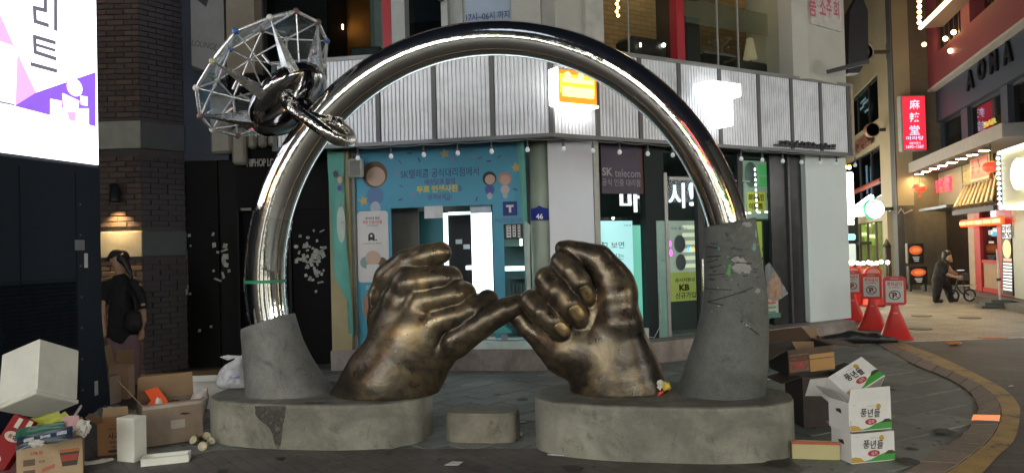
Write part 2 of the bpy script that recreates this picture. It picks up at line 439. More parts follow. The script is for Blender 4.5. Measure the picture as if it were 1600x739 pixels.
def chrome_mat(name, base, rough, wob, sc):
    m, t, b = nodes(name); N, L = t.nodes, t.links
    tc = N.new("ShaderNodeTexCoord"); n = N.new("ShaderNodeTexNoise"); n.inputs['Scale'].default_value = sc; n.inputs['Detail'].default_value = 3
    L.new(tc.outputs['Object'], n.inputs['Vector'])
    n2 = N.new("ShaderNodeTexNoise"); n2.inputs['Scale'].default_value = 24; n2.inputs['Detail'].default_value = 8; L.new(tc.outputs['Object'], n2.inputs['Vector'])
    bp = N.new("ShaderNodeBump"); bp.inputs['Strength'].default_value = wob; bp.inputs['Distance'].default_value = .02
    L.new(n.outputs[0], bp.inputs['Height']); L.new(bp.outputs[0], b.inputs['Normal'])
    r = N.new("ShaderNodeMapRange"); r.inputs[1].default_value = .45; r.inputs[2].default_value = .75; r.inputs[3].default_value = rough; r.inputs[4].default_value = rough+.12
    L.new(n2.outputs[0], r.inputs[0]); L.new(r.outputs[0], b.inputs['Roughness'])
    b.inputs['Base Color'].default_value = (*base, 1); b.inputs['Metallic'].default_value = 1; MATS[name] = m; return m
CHROME = chrome_mat("polished_steel", (.74, .73, .70), .05, .14, 6.0)
CHROME2 = chrome_mat("wrinkled_steel", (.62, .61, .58), .06, .5, 22.0)
DKCHROME = chrome_mat("smoked_steel", (.30, .30, .31), .07, .12, 4.0)
SF = Frame(-.06, 6.1, -11.5)          # the sculpture's own plane: x along it, y away from the street, z up
ARC_C, ARC_R = (-.18, 1.32), 2.0
def S(px, py, w=0.0):                 # point of the sculpture, w metres towards the street
    return SF.hit(px, py, -w)

# ---------------------------------------------------------------- plinths
PLM = concrete("plinth_concrete", (.262, .25, .20), seed=3, topdark=.55)
def plinth(cx, cy, a, b, h, label, stain=None, ex=2.6):
    fr = Frame(cx, cy, -11.5)
    prof = [(1.0, 0), (1.0, h-.03), (.992, h-.012), (.975, h-.003), (.955, h)]; n = 96; v = []; f = []
    for s_, z in prof:
        for k in range(n):
            t = 2*math.pi*k/n; c, s = math.cos(t), math.sin(t)
            w = 1+.004*math.sin(5*t+cx)+.003*math.sin(13*t)
            v.append((a*s_*w*math.copysign(abs(c)**(2/ex), c), b*s_*w*math.copysign(abs(s)**(2/ex), s), z))
    for i in range(len(prof)-1):
        for k in range(n): f.append((i*n+k, i*n+(k+1) % n, (i+1)*n+(k+1) % n, (i+1)*n+k))
    f.append(tuple(range((len(prof)-1)*n, len(prof)*n)))
    o = solo("concrete_plinth", MB().add(v, f, False), PLM, label, "plinth", fr, "concrete plinths under the sculpture")
    return o, fr
PL1, PLF = plinth(-1.69, 6.42, .975, .52, .36, "oval concrete plinth with a dark stain down its front, under the left bronze hand")
plinth(1.12, 5.78, .985, .50, .40, "oval concrete plinth beside the stacked white boxes, under the right bronze hand")
mb = MB()
fr = Frame(-.28, 6.13, -9)
pts = []
for k in range(40):
    t = 2*math.pi*k/40; c, s = math.cos(t), math.sin(t)
    pts.append((.30*math.copysign(abs(c)**(.55), c), .17*math.copysign(abs(s)**(.55), s)))
mb.prism(pts, 0, .215); mb.prism([(p[0]*.97, p[1]*.96) for p in pts], .215, .235)
solo("stone_block", mb, concrete("block_concrete", (.22, .20, .155), seed=9, topdark=.2), "low oblong concrete block on the paving in the gap between the two plinths", "block", fr)
from mathutils.bvhtree import BVHTree
def film(name, me, fr, rows, m, parent, lift=.002, n=10):
    """thin stain lying on a surface, outlined by rows (py, xl, xr)"""
    bv = BVHTree.FromPolygons([v.co.copy() for v in me.vertices], [tuple(p.vertices) for p in me.polygons]); o = fr.I @ EYE; v = []; f = []; rj = random.Random(len(rows))
    for py, xl, xr in rows:
        xl += rj.uniform(-1, 1); xr += rj.uniform(-1, 1)
        for k in range(n+1):
            d = (fr.I.to_3x3() @ ray(xl+(xr-xl)*k/n, py)).normalized(); h = bv.ray_cast(o, d)
            if h[0] is None: return
            v.append(h[0]+h[1]*lift)
    for i in range(len(rows)-1):
        for k in range(n): f.append((i*(n+1)+k, (i+1)*(n+1)+k, (i+1)*(n+1)+k+1, i*(n+1)+k+1))
    return part(name, MB().add(v, f), m, parent, fr)
PL1['_w'] = [x for row in PLF.M for x in row]
STN_ = M("spill_stain", (.06, .057, .042), r=.5, var=.3, sc=20); N_ = STN_.node_tree.nodes; ns = N_.new("ShaderNodeTexNoise"); ns.inputs['Scale'].default_value = 16; ns.inputs['Detail'].default_value = 9; tq = N_.new("ShaderNodeTexCoord")
rq = N_.new("ShaderNodeMapRange"); rq.inputs[1].default_value = .36; rq.inputs[2].default_value = .56; rq.inputs[3].default_value = .25; rq.inputs[4].default_value = .95
for a_, b_ in ((tq.outputs['Object'], ns.inputs['Vector']), (ns.outputs[0], rq.inputs[0]), (rq.outputs[0], N_["Principled BSDF"].inputs['Alpha'])): STN_.node_tree.links.new(a_, b_)
film("spill_stain", PL1.data, PLF, [(634, 398, 447), (640, 399, 447), (646, 400, 446), (651, 402, 445), (655, 405, 444), (659, 410, 443), (663, 416, 442), (668, 422, 441), (676, 426, 440), (685, 428, 440), (694, 430, 439), (700, 431, 437)], STN_, PL1)
film("spill_stain", PL1.data, PLF, [(628, 478, 520), (630, 476, 512), (632.5, 480, 500)], STN_, PL1)
# ---------------------------------------------------------------- the ring arch
ring = thing("ring_arch", "tall polished steel arch shaped like a jewelled ring, on two flared concrete feet", "sculpture", SF, at=(ARC_C[0], 0, 0))
def arc_r(th):        # tube radius along the arch, th from the right (0) over the top to the left (pi)
    c = math.cos(th)
    return .145+(.022*max(0, -c)**2)+(.008*max(0, c)**2)
th0, th1 = math.radians(-9), math.radians(194)
NA, NT = 150, 40; v = []; f = []
for i in range(NA+1):
    th = th0+(th1-th0)*i/NA; r = arc_r(th); cx, cz = ARC_C[0]+ARC_R*math.cos(th), ARC_C[1]+ARC_R*math.sin(th)
    for k in range(NT):
        a = 2*math.pi*k/NT; q = r*math.cos(a); v.append((cx+q*math.cos(th), r*math.sin(a), cz+q*math.sin(th)))
for i in range(NA):
    for k in range(NT): f.append((i*NT+k, (i+1)*NT+k, (i+1)*NT+(k+1) % NT, i*NT+(k+1) % NT))
part("arch_tube", MB().add(v, f, True), CHROME, ring, SF)
# clear film wrapped round the lower left of the tube, tied with a green string
def wrap_ring(th_a, th_b, dr, name, m, n=30, wob=.006, nt=40):
    v = []; f = []
    for i in range(n+1):
        th = th_a+(th_b-th_a)*i/n; cx, cz = ARC_C[0]+ARC_R*math.cos(th), ARC_C[1]+ARC_R*math.sin(th)
        for k in range(nt):
            a = 2*math.pi*k/nt; r = arc_r(th)+dr+wob*math.sin(k*2.7+i*1.3)*math.sin(i*.9+k*.31)
            q = r*math.cos(a); v.append((cx+q*math.cos(th), r*math.sin(a), cz+q*math.sin(th)))
    for i in range(n):
        for k in range(nt): f.append((i*nt+k, (i+1)*nt+k, (i+1)*nt+(k+1) % nt, i*nt+(k+1) % nt))
    return part(name, MB().add(v, f, True), m, ring, SF)
wrap_ring(math.radians(163), math.radians(189), .008, "clear_film", GLASS("clear_film", (.93, .94, .93), .25))
wrap_ring(math.radians(179.4), math.radians(180.2), .012, "green_string", M("green_string", (.02, .22, .1), r=.5), n=3, wob=.001)
FOOT = concrete("foot_concrete", (.115, .118, .107), seed=5, speck=1.2)
FOOT2 = concrete("left_foot_concrete", (.185, .183, .168), seed=8, speck=1.0)
def foot(rows, name, dep, fm=FOOT):
    """rows: (py, xl, xr) outline rows, top first; elliptical sections as deep as dep x width"""
    n = 48; v = []; f = []; c = []
    for py, xl, xr in rows:
        A, B = S(xl, py), S(xr, py); c.append(((A.x+B.x)/2, (A.z+B.z)/2, abs(B.x-A.x)/2))
    # resample
    rr = []
    for i in range(len(c)-1):
        for q in range(5):
            t = q/5; rr.append(tuple(c[i][k]*(1-t)+c[i+1][k]*t for k in range(3)))
    rr.append(c[-1])
    for k_, (x, z, r) in enumerate(rr):
        for k in range(n):
            a = 2*math.pi*k/n; ca, sa = math.cos(a), math.sin(a)
            tilt = slope*(ca*r) if k_ == 0 else slope*(ca*r)*max(0, 1-k_/8)
            v.append((x+r*ca, r*dep*math.copysign(abs(sa)**.9, sa), z+tilt))
    for i in range(len(rr)-1):
        for k in range(n): f.append((i*n+k, (i+1)*n+k, (i+1)*n+(k+1) % n, i*n+(k+1) % n))
    f.append(tuple(range(n)))
    o = part(name, MB().add(v, f, True), fm, ring, SF); return o
slope = .30
foot([(502, 382, 456), (520, 383, 463), (540, 385, 471.5), (560, 387, 481), (580, 389.5, 493), (600, 392, 508), (617, 392, 517), (624, 392, 520)], "concrete_foot", .95, FOOT2)
slope = .17
ft = foot([(348, 1097, 1181), (380, 1098.5, 1185.5), (410, 1099.5, 1191), (440, 1100, 1196), (470, 1098, 1199.5), (500, 1092, 1201), (530, 1084, 1201), (560, 1074, 1200), (590, 1064, 1198), (612, 1056.5, 1196), (626, 1052, 1195)], "concrete_foot", .95)

# torn posters, paint and tape stuck round the right foot (curved patches just proud of it)
def on_foot(px, py, lift=.004):
    rows = [(348, 1097, 1181), (380, 1098.5, 1185.5), (410, 1099.5, 1191), (440, 1100, 1196), (470, 1098, 1199.5), (500, 1092, 1201), (530, 1084, 1201), (560, 1074, 1200), (590, 1064, 1198), (612, 1056.5, 1196)]
    for i in range(len(rows)-1):
        if rows[i][0] <= py <= rows[i+1][0]: break
    t = (py-rows[i][0])/(rows[i+1][0]-rows[i][0]); xl = rows[i][1]*(1-t)+rows[i+1][1]*t; xr = rows[i][2]*(1-t)+rows[i+1][2]*t
    c = (xl+xr)/2; A, B = S(xl, py), S(xr, py); r = (B.x-A.x)/2+lift
    q = max(-.995, min(.995, (px-c)/((xr-xl)/2)))
    a = math.asin(q); x = (A.x+B.x)/2+r*math.sin(a); y = -.95*r*math.cos(a)**.9
    return (x, y, (A.z+B.z)/2)
mb = MB(); rnd = random.Random(4)
def patch(pts, m, lift=.005):
    mb.mat(m); q = [on_foot(a, b, lift) for a, b in pts]; c = (sum(p[0] for p in pts)/len(pts), sum(p[1] for p in pts)/len(pts))
    cc = on_foot(c[0], c[1], lift+.002); mb.add([cc]+q, [(0, (i+1) % len(q)+1, i+1) for i in range(len(q))])
PW = M("torn_white_paper", (.29, .28, .26), r=.8, var=.3, sc=30); PG = M("torn_green_print", (.08, .26, .08), r=.7, var=.4, sc=40)
PT = M("teal_tape", (.03, .16, .13), r=.35); PB = M("black_felt_pen", (.012, .012, .014), r=.5, var=0)
PK = M("dark_tape_scraps", (.03, .032, .035), r=.4)
def blob(cx, cy, rx, ry, m, n=15, j=.5, lift=.005):
    patch([(cx+rx*math.cos(2*math.pi*k/n)*(1-j*rnd.random()), cy+ry*math.sin(2*math.pi*k/n)*(1-j*rnd.random())) for k in range(n)], m, lift)
blob(1153, 414, 15, 14, PW); blob(1163, 420, 9, 9, PW); blob(1179, 452, 5, 5, PW); blob(1164, 352, 9, 5, PW, j=.5); blob(1146, 404, 9, 5, PW)
blob(1135, 402, 4, 4, PG); blob(1136, 424, 4, 9, PG); blob(1137, 415, 4, 4, PG)
blob(1173, 388, 5, 9, PT); blob(1121, 388, 3, 5, PT); blob(1178, 366, 3, 10, PT)
for _ in range(26):
    x, y = rnd.uniform(1104, 1186), rnd.uniform(378, 436); blob(x, y, rnd.uniform(3, 10), rnd.uniform(.7, 2.0), PK, n=7, lift=.007)
for _ in range(20):
    blob(rnd.uniform(1108, 1190), rnd.uniform(360, 500), rnd.uniform(1, 3), rnd.uniform(.6, 1.6), PW if rnd.random() < .5 else PK, n=6, lift=.007)
def stroke(pts, w, m):
    mb.mat(m)
    for (a, b), (c, d) in zip(pts[:-1], pts[1:]):
        L = max(1, int(math.hypot(c-a, d-b)/6)); nx, ny = -(d-b), (c-a); k = w/2/max(1e-6, math.hypot(nx, ny)); nx *= k; ny *= k
        for i in range(L):
            t0, t1 = i/L, (i+1)/L
            q = [(a+(c-a)*t0+nx, b+(d-b)*t0+ny), (a+(c-a)*t1+nx, b+(d-b)*t1+ny), (a+(c-a)*t1-nx, b+(d-b)*t1-ny), (a+(c-a)*t0-nx, b+(d-b)*t0-ny)]
            mb.add([on_foot(x, y, .006) for x, y in q], [(3, 2, 1, 0)])
stroke([(1172, 447), (1140, 458), (1105, 469), (1128, 473)], 1.8, PB); stroke([(1150, 455), (1162, 452)], 2.4, PB)
stroke([(1102, 449), (1140, 450)], 1.6, PB); stroke([(1104, 384), (1119, 387)], 2, PB); stroke([(1104, 400), (1124, 399)], 2.2, PB)
stroke([(1104, 409), (1120, 404)], 1.6, PB); stroke([(1131, 364), (1134, 370)], 3, PB); stroke([(1152, 496), (1170, 510), (1178, 517)], 2.4, PB)
stroke([(1156, 499), (1166, 506)], 2.2, PW); stroke([(1108, 418), (1126, 412)], 1.5, PB); stroke([(1106, 428), (1130, 426)], 1.5, PB)
part("torn_stickers", mb, None, ring, SF, kind="stuff")

# ---------------------------------------------------------------- jewelled head of the ring
# axis of the setting points up, left and away from the street
HC = S(452, 158, .05)
AX = Vector((-.60, .08, .60)).normalized()
E1 = Vector((.66, 0, .75)); E1 = (E1-AX*E1.dot(AX)).normalized(); E2 = AX.cross(E1)
def hp(r, ang, h): return HC+E1*(r*math.cos(ang))+E2*(r*math.sin(ang))+AX*h
def axm():
    m = Matrix((E1, E2, AX)).transposed(); return m
mb = MB(); AM = axm(); HCt = tuple(HC)
mb.lathe([(0, -.13), (.08, -.128), (.17, -.118), (.27, -.095), (.35, -.06), (.39, -.02), (.395, .02), (.385, .05), (.36, .07), (.28, .055), (.15, .03), (0, .02)], 48, HCt, True, AM)
part("dish", mb, DKCHROME, ring, SF)
# clamp link: an elongated torus that wraps the tube
LC = S(498, 190, .10); LA = (S(548, 228, .12)-S(450, 156, .10)); LL = LA.length/2; LA.normalize()
LB = Vector((0.12, -.95, -.25)); LB = (LB-LA*LB.dot(LA)).normalized()
pts = []
for k in range(48):
    a = 2*math.pi*k/48; c, s = math.cos(a), math.sin(a)
    pts.append(LC+LA*((LL-.055)*math.copysign(abs(c)**.8, c))+LB*(.21*math.copysign(abs(s)**.8, s))+Vector((.03*s*s, 0, 0)))
mb = MB(); mb.tube(pts, .056, 16, closed=True); part("clamp_link", mb, CHROME2, ring, SF)
# neck that welds the dish to the tube
mb = MB(); mb.tube([HC-AX*.08, HC-AX*.18, S(480, 178, .02)], [.10, .085, .10], 16); part("neck", mb, DKCHROME, ring, SF)
# crown of rods and coloured balls
ROD = M("brushed_rod", (.8, .8, .8), r=.25, metal=.7, var=.1, bump=.03)
BALLC = {'b': M("blue_ball", (.03, .12, .38), r=.3), 'n': M("brown_ball", (.14, .07, .06), r=.35), 'w': M("white_ball", (.62, .62, .56), r=.3), 'y': M("straw_ball", (.5, .47, .3), r=.35)}
FIN = chrome_mat("fin_steel", (.6, .59, .56), .22, .25, 8)
PANE = GLASS("acrylic_pane", (.90, .93, .95), .22, .05)
N1 = 14; nodes1 = []; nodes2 = []
seq1 = "nbwbbwnwnwybwn"
for k in range(N1):
    a = 2*math.pi*k/N1+.12; nodes1.append(hp(.67, a, .34+.02*math.sin(3*k)))
for k in range(7):
    a = 2*math.pi*k/7+.3; nodes2.append(hp(.37, a, .50))
apex = hp(0, 0, .58)
rn = random.Random(3)
for k, p in enumerate(nodes1):
    mb = MB(); mb.ball(p, .028, 12); part("ball_joint", mb, BALLC[seq1[k]], ring, SF)
for k, p in enumerate(nodes2):
    mb = MB(); mb.ball(p, .022, 10); part("ball_joint", mb, BALLC['wbny'[k % 4]], ring, SF)
rods = []
for k in range(N1): rods.append((nodes1[k], nodes1[(k+1) % N1], .015))
for k in range(7):
    rods.append((nodes2[k], nodes2[(k+1) % 7], .009)); rods.append((nodes2[k], nodes1[2*k], .009)); rods.append((nodes2[k], nodes1[(2*k+1) % N1], .009))
    rods.append((nodes2[k], apex, .008))
for a, b, r in rods:
    mb = MB(); d = (b-a).normalized(); mb.tube([a+d*.02, a+d*.05, b-d*.05, b-d*.02], [r*.6, r, r, r*.6], 8); part("rod", mb, ROD, ring, SF)
for k in range(0, N1, 2):              # tapered steel fins from the dish out to the rim joints
    a = 2*math.pi*k/N1+.12; p = nodes1[k]; mb = MB()
    q = [hp(.30, a-.20, .02), hp(.38, a-.12, -.04), hp(.38, a+.12, -.04), hp(.30, a+.20, .02), hp(.31, a, .12)]
    vv = [p]+q; mb.add(vv, [(0, 2, 1), (0, 3, 2), (0, 4, 3), (0, 5, 4), (0, 1, 5), (1, 2, 3, 4, 5)]); part("fin", mb, FIN, ring, SF)
for k in range(1, N1, 2):
    mb = MB(); mb.tube([hp(.30, 2*math.pi*k/N1+.12, .06), nodes1[k]], .007, 6); part("rod", mb, ROD, ring, SF)
for k in range(7):
    a, b, c = nodes2[k], nodes1[2*k], nodes1[(2*k+1) % N1]
    mb = MB(); mb.add([a, b, c], [(0, 1, 2)])
    n = (b-a).cross(c-a).normalized()*.004; mb = MB().add([a, b, c, a+n, b+n, c+n], [(2, 1, 0), (3, 4, 5), (0, 1, 4, 3), (1, 2, 5, 4), (2, 0, 3, 5)])
    part("acrylic_pane", mb, PANE, ring, SF)
    a, b, c, d = nodes2[k], nodes2[(k+1) % 7], nodes1[(2*k+2) % N1], nodes1[(2*k+1) % N1]
    mb = MB().add([a, b, c, d, a+n, b+n, c+n, d+n], [(3, 2, 1, 0), (4, 5, 6, 7), (0, 1, 5, 4), (1, 2, 6, 5), (2, 3, 7, 6), (3, 0, 4, 7)])
    part("acrylic_pane", mb, PANE, ring, SF)
for k in range(10):                    # short stub rods inside the crown
    a = rn.uniform(0, 6.28); r = rn.uniform(.2, .5); p = hp(r, a, rn.uniform(.1, .3)); d = Vector((rn.uniform(-1, 1), rn.uniform(-1, 1), rn.uniform(-1, 1))).normalized()*.06
    mb = MB(); mb.tube([p-d, p+d], .012, 8); part("rod", mb, ROD, ring, SF)
mb = MB(); mb.mat(EM("red_led", (1, .05, .12), 1.2)); p = hp(.40, math.pi*1.02, .10)
mb.tube([p, p+Vector((.07, 0, -.01))], [.018, .03], 8); part("red_lamp", mb, None, ring, SF)

# ================================================================ the bronze hands (each one continuous surface)
def P3(px, py, w): q = S(px, py, w); return (q.x, q.y, q.z)
PX = .0053                                   # metres per photo pixel at the sculpture
def chain_px(sd, L, k, into=None, ys=1.0, kk=None, sc=PX):
    sd.chain([P3(a, b, w) for a, b, w, r in L], [r*sc for a, b, w, r in L], k, into, ys, kk)
def nails(me, parent, specs):
    bv = BVHTree.FromPolygons([v.co.copy() for v in me.vertices], [tuple(p.vertices) for p in me.polygons])
    o = SF.I @ EYE
    for px, py, ang, rx, ry in specs:
        a = math.radians(ang); ca, sa = math.cos(a), math.sin(a); v = []; f = []; n = 28; R_ = ((1.06, -.004), (1.0, .006), (.9, .0085), (.55, .007), (.0, .007)); ok = True
        for s_, lift in R_:
            for k in range(n):
                t = 2*math.pi*k/n; c, s = math.cos(t), math.sin(t); e = .75 if c < 0 else .95
                u, w = s_*ry*math.copysign(abs(c)**e, c), s_*rx*math.copysign(abs(s)**.62, s)
                d = (SF.I.to_3x3() @ ray(px+u*ca-w*sa, py+u*sa+w*ca)).normalized(); h = bv.ray_cast(o, d)
                if h[0] is None: ok = False; break
                v.append(h[0]-d*lift)
            if not ok: break
        if not ok: continue
        for i in range(len(R_)-1):
            for k in range(n): f.append((i*n+k, (i+1)*n+k, (i+1)*n+(k+1) % n, i*n+(k+1) % n))
        part("fingernail", MB().add(v, f, True), BRONZE, parent, SF)
# ---- left hand: the back of the hand faces the street, little finger stretched right
sd = SDF((-2.02, -.48, .33), (.16, .42, 1.66), .0078)
B = sd.d
k = .055
# forearm and wrist
chain_px(sd, [(590, 645, -.02, 80), (610, 600, 0, 68), (636, 556, .0, 58), (650, 520, .0, 58)], .06, ys=1.15, sc=.0056)
# back of the hand: one ray for each finger
rays = [[(612, 575, 0, 40), (616, 520, .01, 36), (628, 470, .04, 27), (640, 444, .055, 20)],
        [(640, 575, .02, 42), (645, 525, .05, 36), (654, 490, .08, 25), (660, 470, .09, 19)],
        [(652, 570, .02, 42), (666, 535, .06, 33), (680, 512, .09, 23), (690, 500, .10, 18)],
        [(655, 575, .0, 42), (680, 552, .03, 30), (705, 536, .06, 21), (718, 527, .07, 18)]]
for R in rays: chain_px(sd, R, .05, ys=1.1, sc=.0056)
# thumb ball at the far left edge
chain_px(sd, [(628, 560, -.06, 40), (604, 500, -.08, 28), (600, 460, -.07, 22), (612, 432, -.04, 19), (636, 410, -.02, 17.5)], .05, sc=.0056)
body = sd.d.copy()
fingers = [
 ([(608, 436, -.05, 22), (634, 412, -.02, 19), (664, 402, .0, 19), (688, 395, .0, 16)], .06),
 ([(636, 446, .05, 24), (664, 440, .085, 20), (690, 436, .075, 19.5), (702, 436, .02, 19), (698, 438, -.08, 18), (670, 448, -.16, 16)], .05),
 ([(658, 474, .085, 23), (686, 467, .105, 19.5), (712, 461, .085, 19), (724, 460, .02, 18.5), (719, 463, -.08, 18), (690, 474, -.16, 15)], .05),
 ([(686, 503, .10, 22), (712, 494, .11, 18.5), (736, 485, .08, 17.5), (753, 478, .03, 16.5), (762, 469, -.02, 15.5)], .05),
 ([(712, 532, .07, 24), (740, 514, .095, 20), (764, 498, .085, 18.5), (790, 484, .06, 17), (810, 476, .025, 15), (826, 478, -.04, 13), (827, 488, -.09, 11)], .06),
]
out = None
for L, kk in fingers:
    d = body.copy(); chain_px(sd, L, kk, into=d, kk=.006, sc=.0060); out = d if out is None else SDF.smin(out, d, .012)
sd.d = out
# knuckles and their folds
for x, y, w, r in [(635, 443, .118, 17), (656, 470, .145, 16), (685, 500, .155, 15), (711, 528, .125, 14)]:
    sd.ell(P3(x, y, w), (r*.0055, .048, r*.0058), .045)
# hollows between the tendons
for L in [((643, 462, .15), (638, 485, .175), (634, 520, .19)), ((667, 490, .18), (660, 510, .19), (650, 540, .195)), ((696, 519, .17), (688, 532, .175), (672, 556, .18))]:
    sd.groove([P3(*a) for a in L], .018, .030)
sd.cutz(.355)
hl = thing("bronze_hand", "bronze hand on the left plinth, seen from its back, thumb resting on top", "hand", SF, group=None, at=(-1.1, 0, .36))
me = sd.mesh("cast_hand", BRONZE, relax=8); part("cast_hand", me, None, hl, SF)
# ---- right hand: palm side towards the street, fingers folded over it
sd = SDF((.0, -.52, .36), (1.32, .40, 1.72), .0078)
sc = .0051
chain_px(sd, [(972, 655, -.02, 82), (966, 610, -.02, 71), (958, 570, -.01, 62), (940, 545, .0, 58)], .06, ys=1.2, sc=sc)
chain_px(sd, [(948, 548, .0, 52), (940, 500, -.02, 48), (945, 470, -.02, 40)], .06, ys=1.3, sc=sc)
chain_px(sd, [(938, 560, .02, 50), (893, 545, .02, 44), (868, 530, .0, 34)], .06, ys=1.2, sc=sc)           # heel on the little-finger side
chain_px(sd, [(970, 545, .03, 42), (966, 505, .06, 36), (962, 470, .05, 31), (966, 440, .03, 24)], .06, sc=sc)    # ball of the thumb
chain_px(sd, [(915, 520, -.04, 40), (880, 470, -.06, 26)], .05, sc=sc); chain_px(sd, [(930, 510, -.04, 40), (910, 440, -.06, 26)], .05, sc=sc)
chain_px(sd, [(905, 530, -.03, 40), (858, 500, -.05, 26)], .05, sc=sc)
body = sd.d.copy()
fingers = [
 ([(962, 456, .04, 31), (951, 428, .04, 26), (935, 406, .04, 22.5), (908, 396, .05, 17.5), (888, 390, .06, 14.5), (879, 388, .06, 11.5)], .05, 0),      # thumb
 ([(905, 425, -.10, 19), (884, 412, .0, 19), (880, 411, .10, 17.5), (892, 424, .16, 17.5), (904, 441, .17, 17), (914, 458, .15, 14.5), (917, 464, .14, 12.5)], .03, 0),
 ([(880, 450, -.10, 20), (862, 437, .02, 20), (857, 438, .13, 19), (870, 455, .20, 19), (886, 474, .20, 18.5), (900, 491, .17, 16), (905, 497, .16, 13.5)], .03, 0),
 ([(855, 490, -.08, 19), (838, 474, .02, 18), (832, 472, .13, 17.5), (846, 488, .20, 17.5), (861, 501, .20, 17), (876, 515, .17, 15), (881, 520, .155, 12.5)], .03, 0),
 ([(874, 548, .02, 30), (856, 536, .01, 22), (838, 520, .0, 18.5), (822, 507, -.01, 16.5), (811, 496, .0, 14.5), (806, 488, -.03, 13), (812, 478, -.07, 12)], .05, 0),
]
out = None
for i, (L, kk, z_) in enumerate(fingers):
    d = body.copy(); chain_px(sd, L, kk if i in (0, 4) else .012, into=d, kk=.006, sc=sc*(1.18 if i in (1, 2, 3) else 1.1)); out = d if out is None else SDF.smin(out, d, .005)
sd.d = out
for x, y, w in [(934, 404, .13), (822, 508, .07), (848, 528, .09)]:
    sd.groove([P3(x+6, y-7, w-.03), P3(x, y, w), P3(x-7, y+6, w-.03)], .006, .008)
# creases of the palm and wrist
sd.groove([P3(945, 470, .15), P3(925, 510, .18), P3(915, 545, .21), P3(918, 575, .22)], .014, .016)
sd.groove([P3(905, 580, .2), P3(935, 592, .26), P3(975, 585, .24)], .006, .010)
sd.groove([P3(990, 535, .08), P3(978, 545, .14), P3(955, 548, .2)], .010, .014)
sd.cutz(.392)
hr = thing("bronze_hand", "bronze hand on the right plinth, seen from its palm side, nails showing", "hand", SF, at=(.85, 0, .40))
me = sd.mesh("cast_hand", BRONZE, relax=8); part("cast_hand", me, None, hr, SF)
nails(me, hr, [(917, 459, 62, 9.5, 13), (902, 489, 50, 10.5, 13), (879, 514, 48, 10, 12.5)])

# ================================================================ ground
FA = Frame(.40, 9.39, -9.7)           # left shop front (step face)
FB = Frame(1.83, 9.75, 30)            # right shop front (step face)
FR = Frame(11.5, 16.4, -106)          # restaurants across the side street
FY = Frame(12.0, 22.9, -105)          # tan building further up
GY = Frame(0, 22.9, 0)                # grey tower wall facing the camera
LW = Frame(0, 10.45, 0)               # black shutter wall at the left
ASPH = M("worn_asphalt", (.105, .092, .082), r=.75, var=.35, sc=1.3, bump=.5, bs=90, dirt=.45)
def brick_floor(name, c1, c2, sc, rough, rot=0.0, mortar=.5):
    m, t, b = nodes(name); N, L = t.nodes, t.links
    tc = N.new("ShaderNodeTexCoord"); mp = N.new("ShaderNodeMapping"); mp.inputs[2].default_value = (0, 0, rot); L.new(tc.outputs['Object'], mp.inputs[0])
    br = N.new("ShaderNodeTexBrick"); br.inputs['Scale'].default_value = sc; br.inputs['Mortar Size'].default_value = .012
    br.inputs['Color1'].default_value = (*c1, 1); br.inputs['Color2'].default_value = (*c2, 1); br.inputs['Mortar'].default_value = (c1[0]*mortar, c1[1]*mortar, c1[2]*mortar, 1)
    L.new(mp.outputs[0], br.inputs[0])
    n = N.new("ShaderNodeTexNoise"); n.inputs['Scale'].default_value = 1.1; n.inputs['Detail'].default_value = 9; n.inputs['Roughness'].default_value = .7; L.new(tc.outputs['Object'], n.inputs['Vector'])
    mr = N.new("ShaderNodeMapRange"); mr.inputs[1].default_value = .3; mr.inputs[2].default_value = .7; mr.inputs[3].default_value = .45; mr.inputs[4].default_value = 1.35; L.new(n.outputs[0], mr.inputs[0])
    mx = N.new("ShaderNodeVectorMath"); mx.operation = 'SCALE'; L.new(br.outputs[0], mx.inputs[0]); L.new(mr.outputs[0], mx.inputs['Scale']); L.new(mx.outputs[0], b.inputs['Base Color'])
    bp = N.new("ShaderNodeBump"); bp.inputs['Strength'].default_value = .5; bp.inputs['Distance'].default_value = .01; L.new(br.outputs['Fac'], bp.inputs['Height']); bp.invert = True
    L.new(bp.outputs[0], b.inputs['Normal']); b.inputs['Roughness'].default_value = rough; MATS[name] = m; return m
FORE = brick_floor("fore_blocks", (.118, .102, .09), (.094, .082, .073), 2.4, .62, .9, .62)
def xy(L, z): return [(p.x, p.y, z) for p in L]
ob = solo("ground", MB().quad((-40, -30, -.03), (60, -30, -.03), (60, 90, -.03), (-40, 90, -.03)), ASPH, None, None, kind='structure')
def sheet(name, pts, z, m, th=.02):
    mb = MB(); P = [(p[0], p[1]) for p in pts]
    A = sum(P[i][0]*P[(i+1) % len(P)][1]-P[(i+1) % len(P)][0]*P[i][1] for i in range(len(P)))
    if A < 0: P = P[::-1]
    mb.prism(P, z-th, z); return solo(name, mb, m, None, None, kind='structure')
sheet("forecourt", [(-12, -12), (1.95, -12), (1.95, 5.62), (-2.9, 6.0), (-2.9, 12), (-12, 12)], 0, FORE)
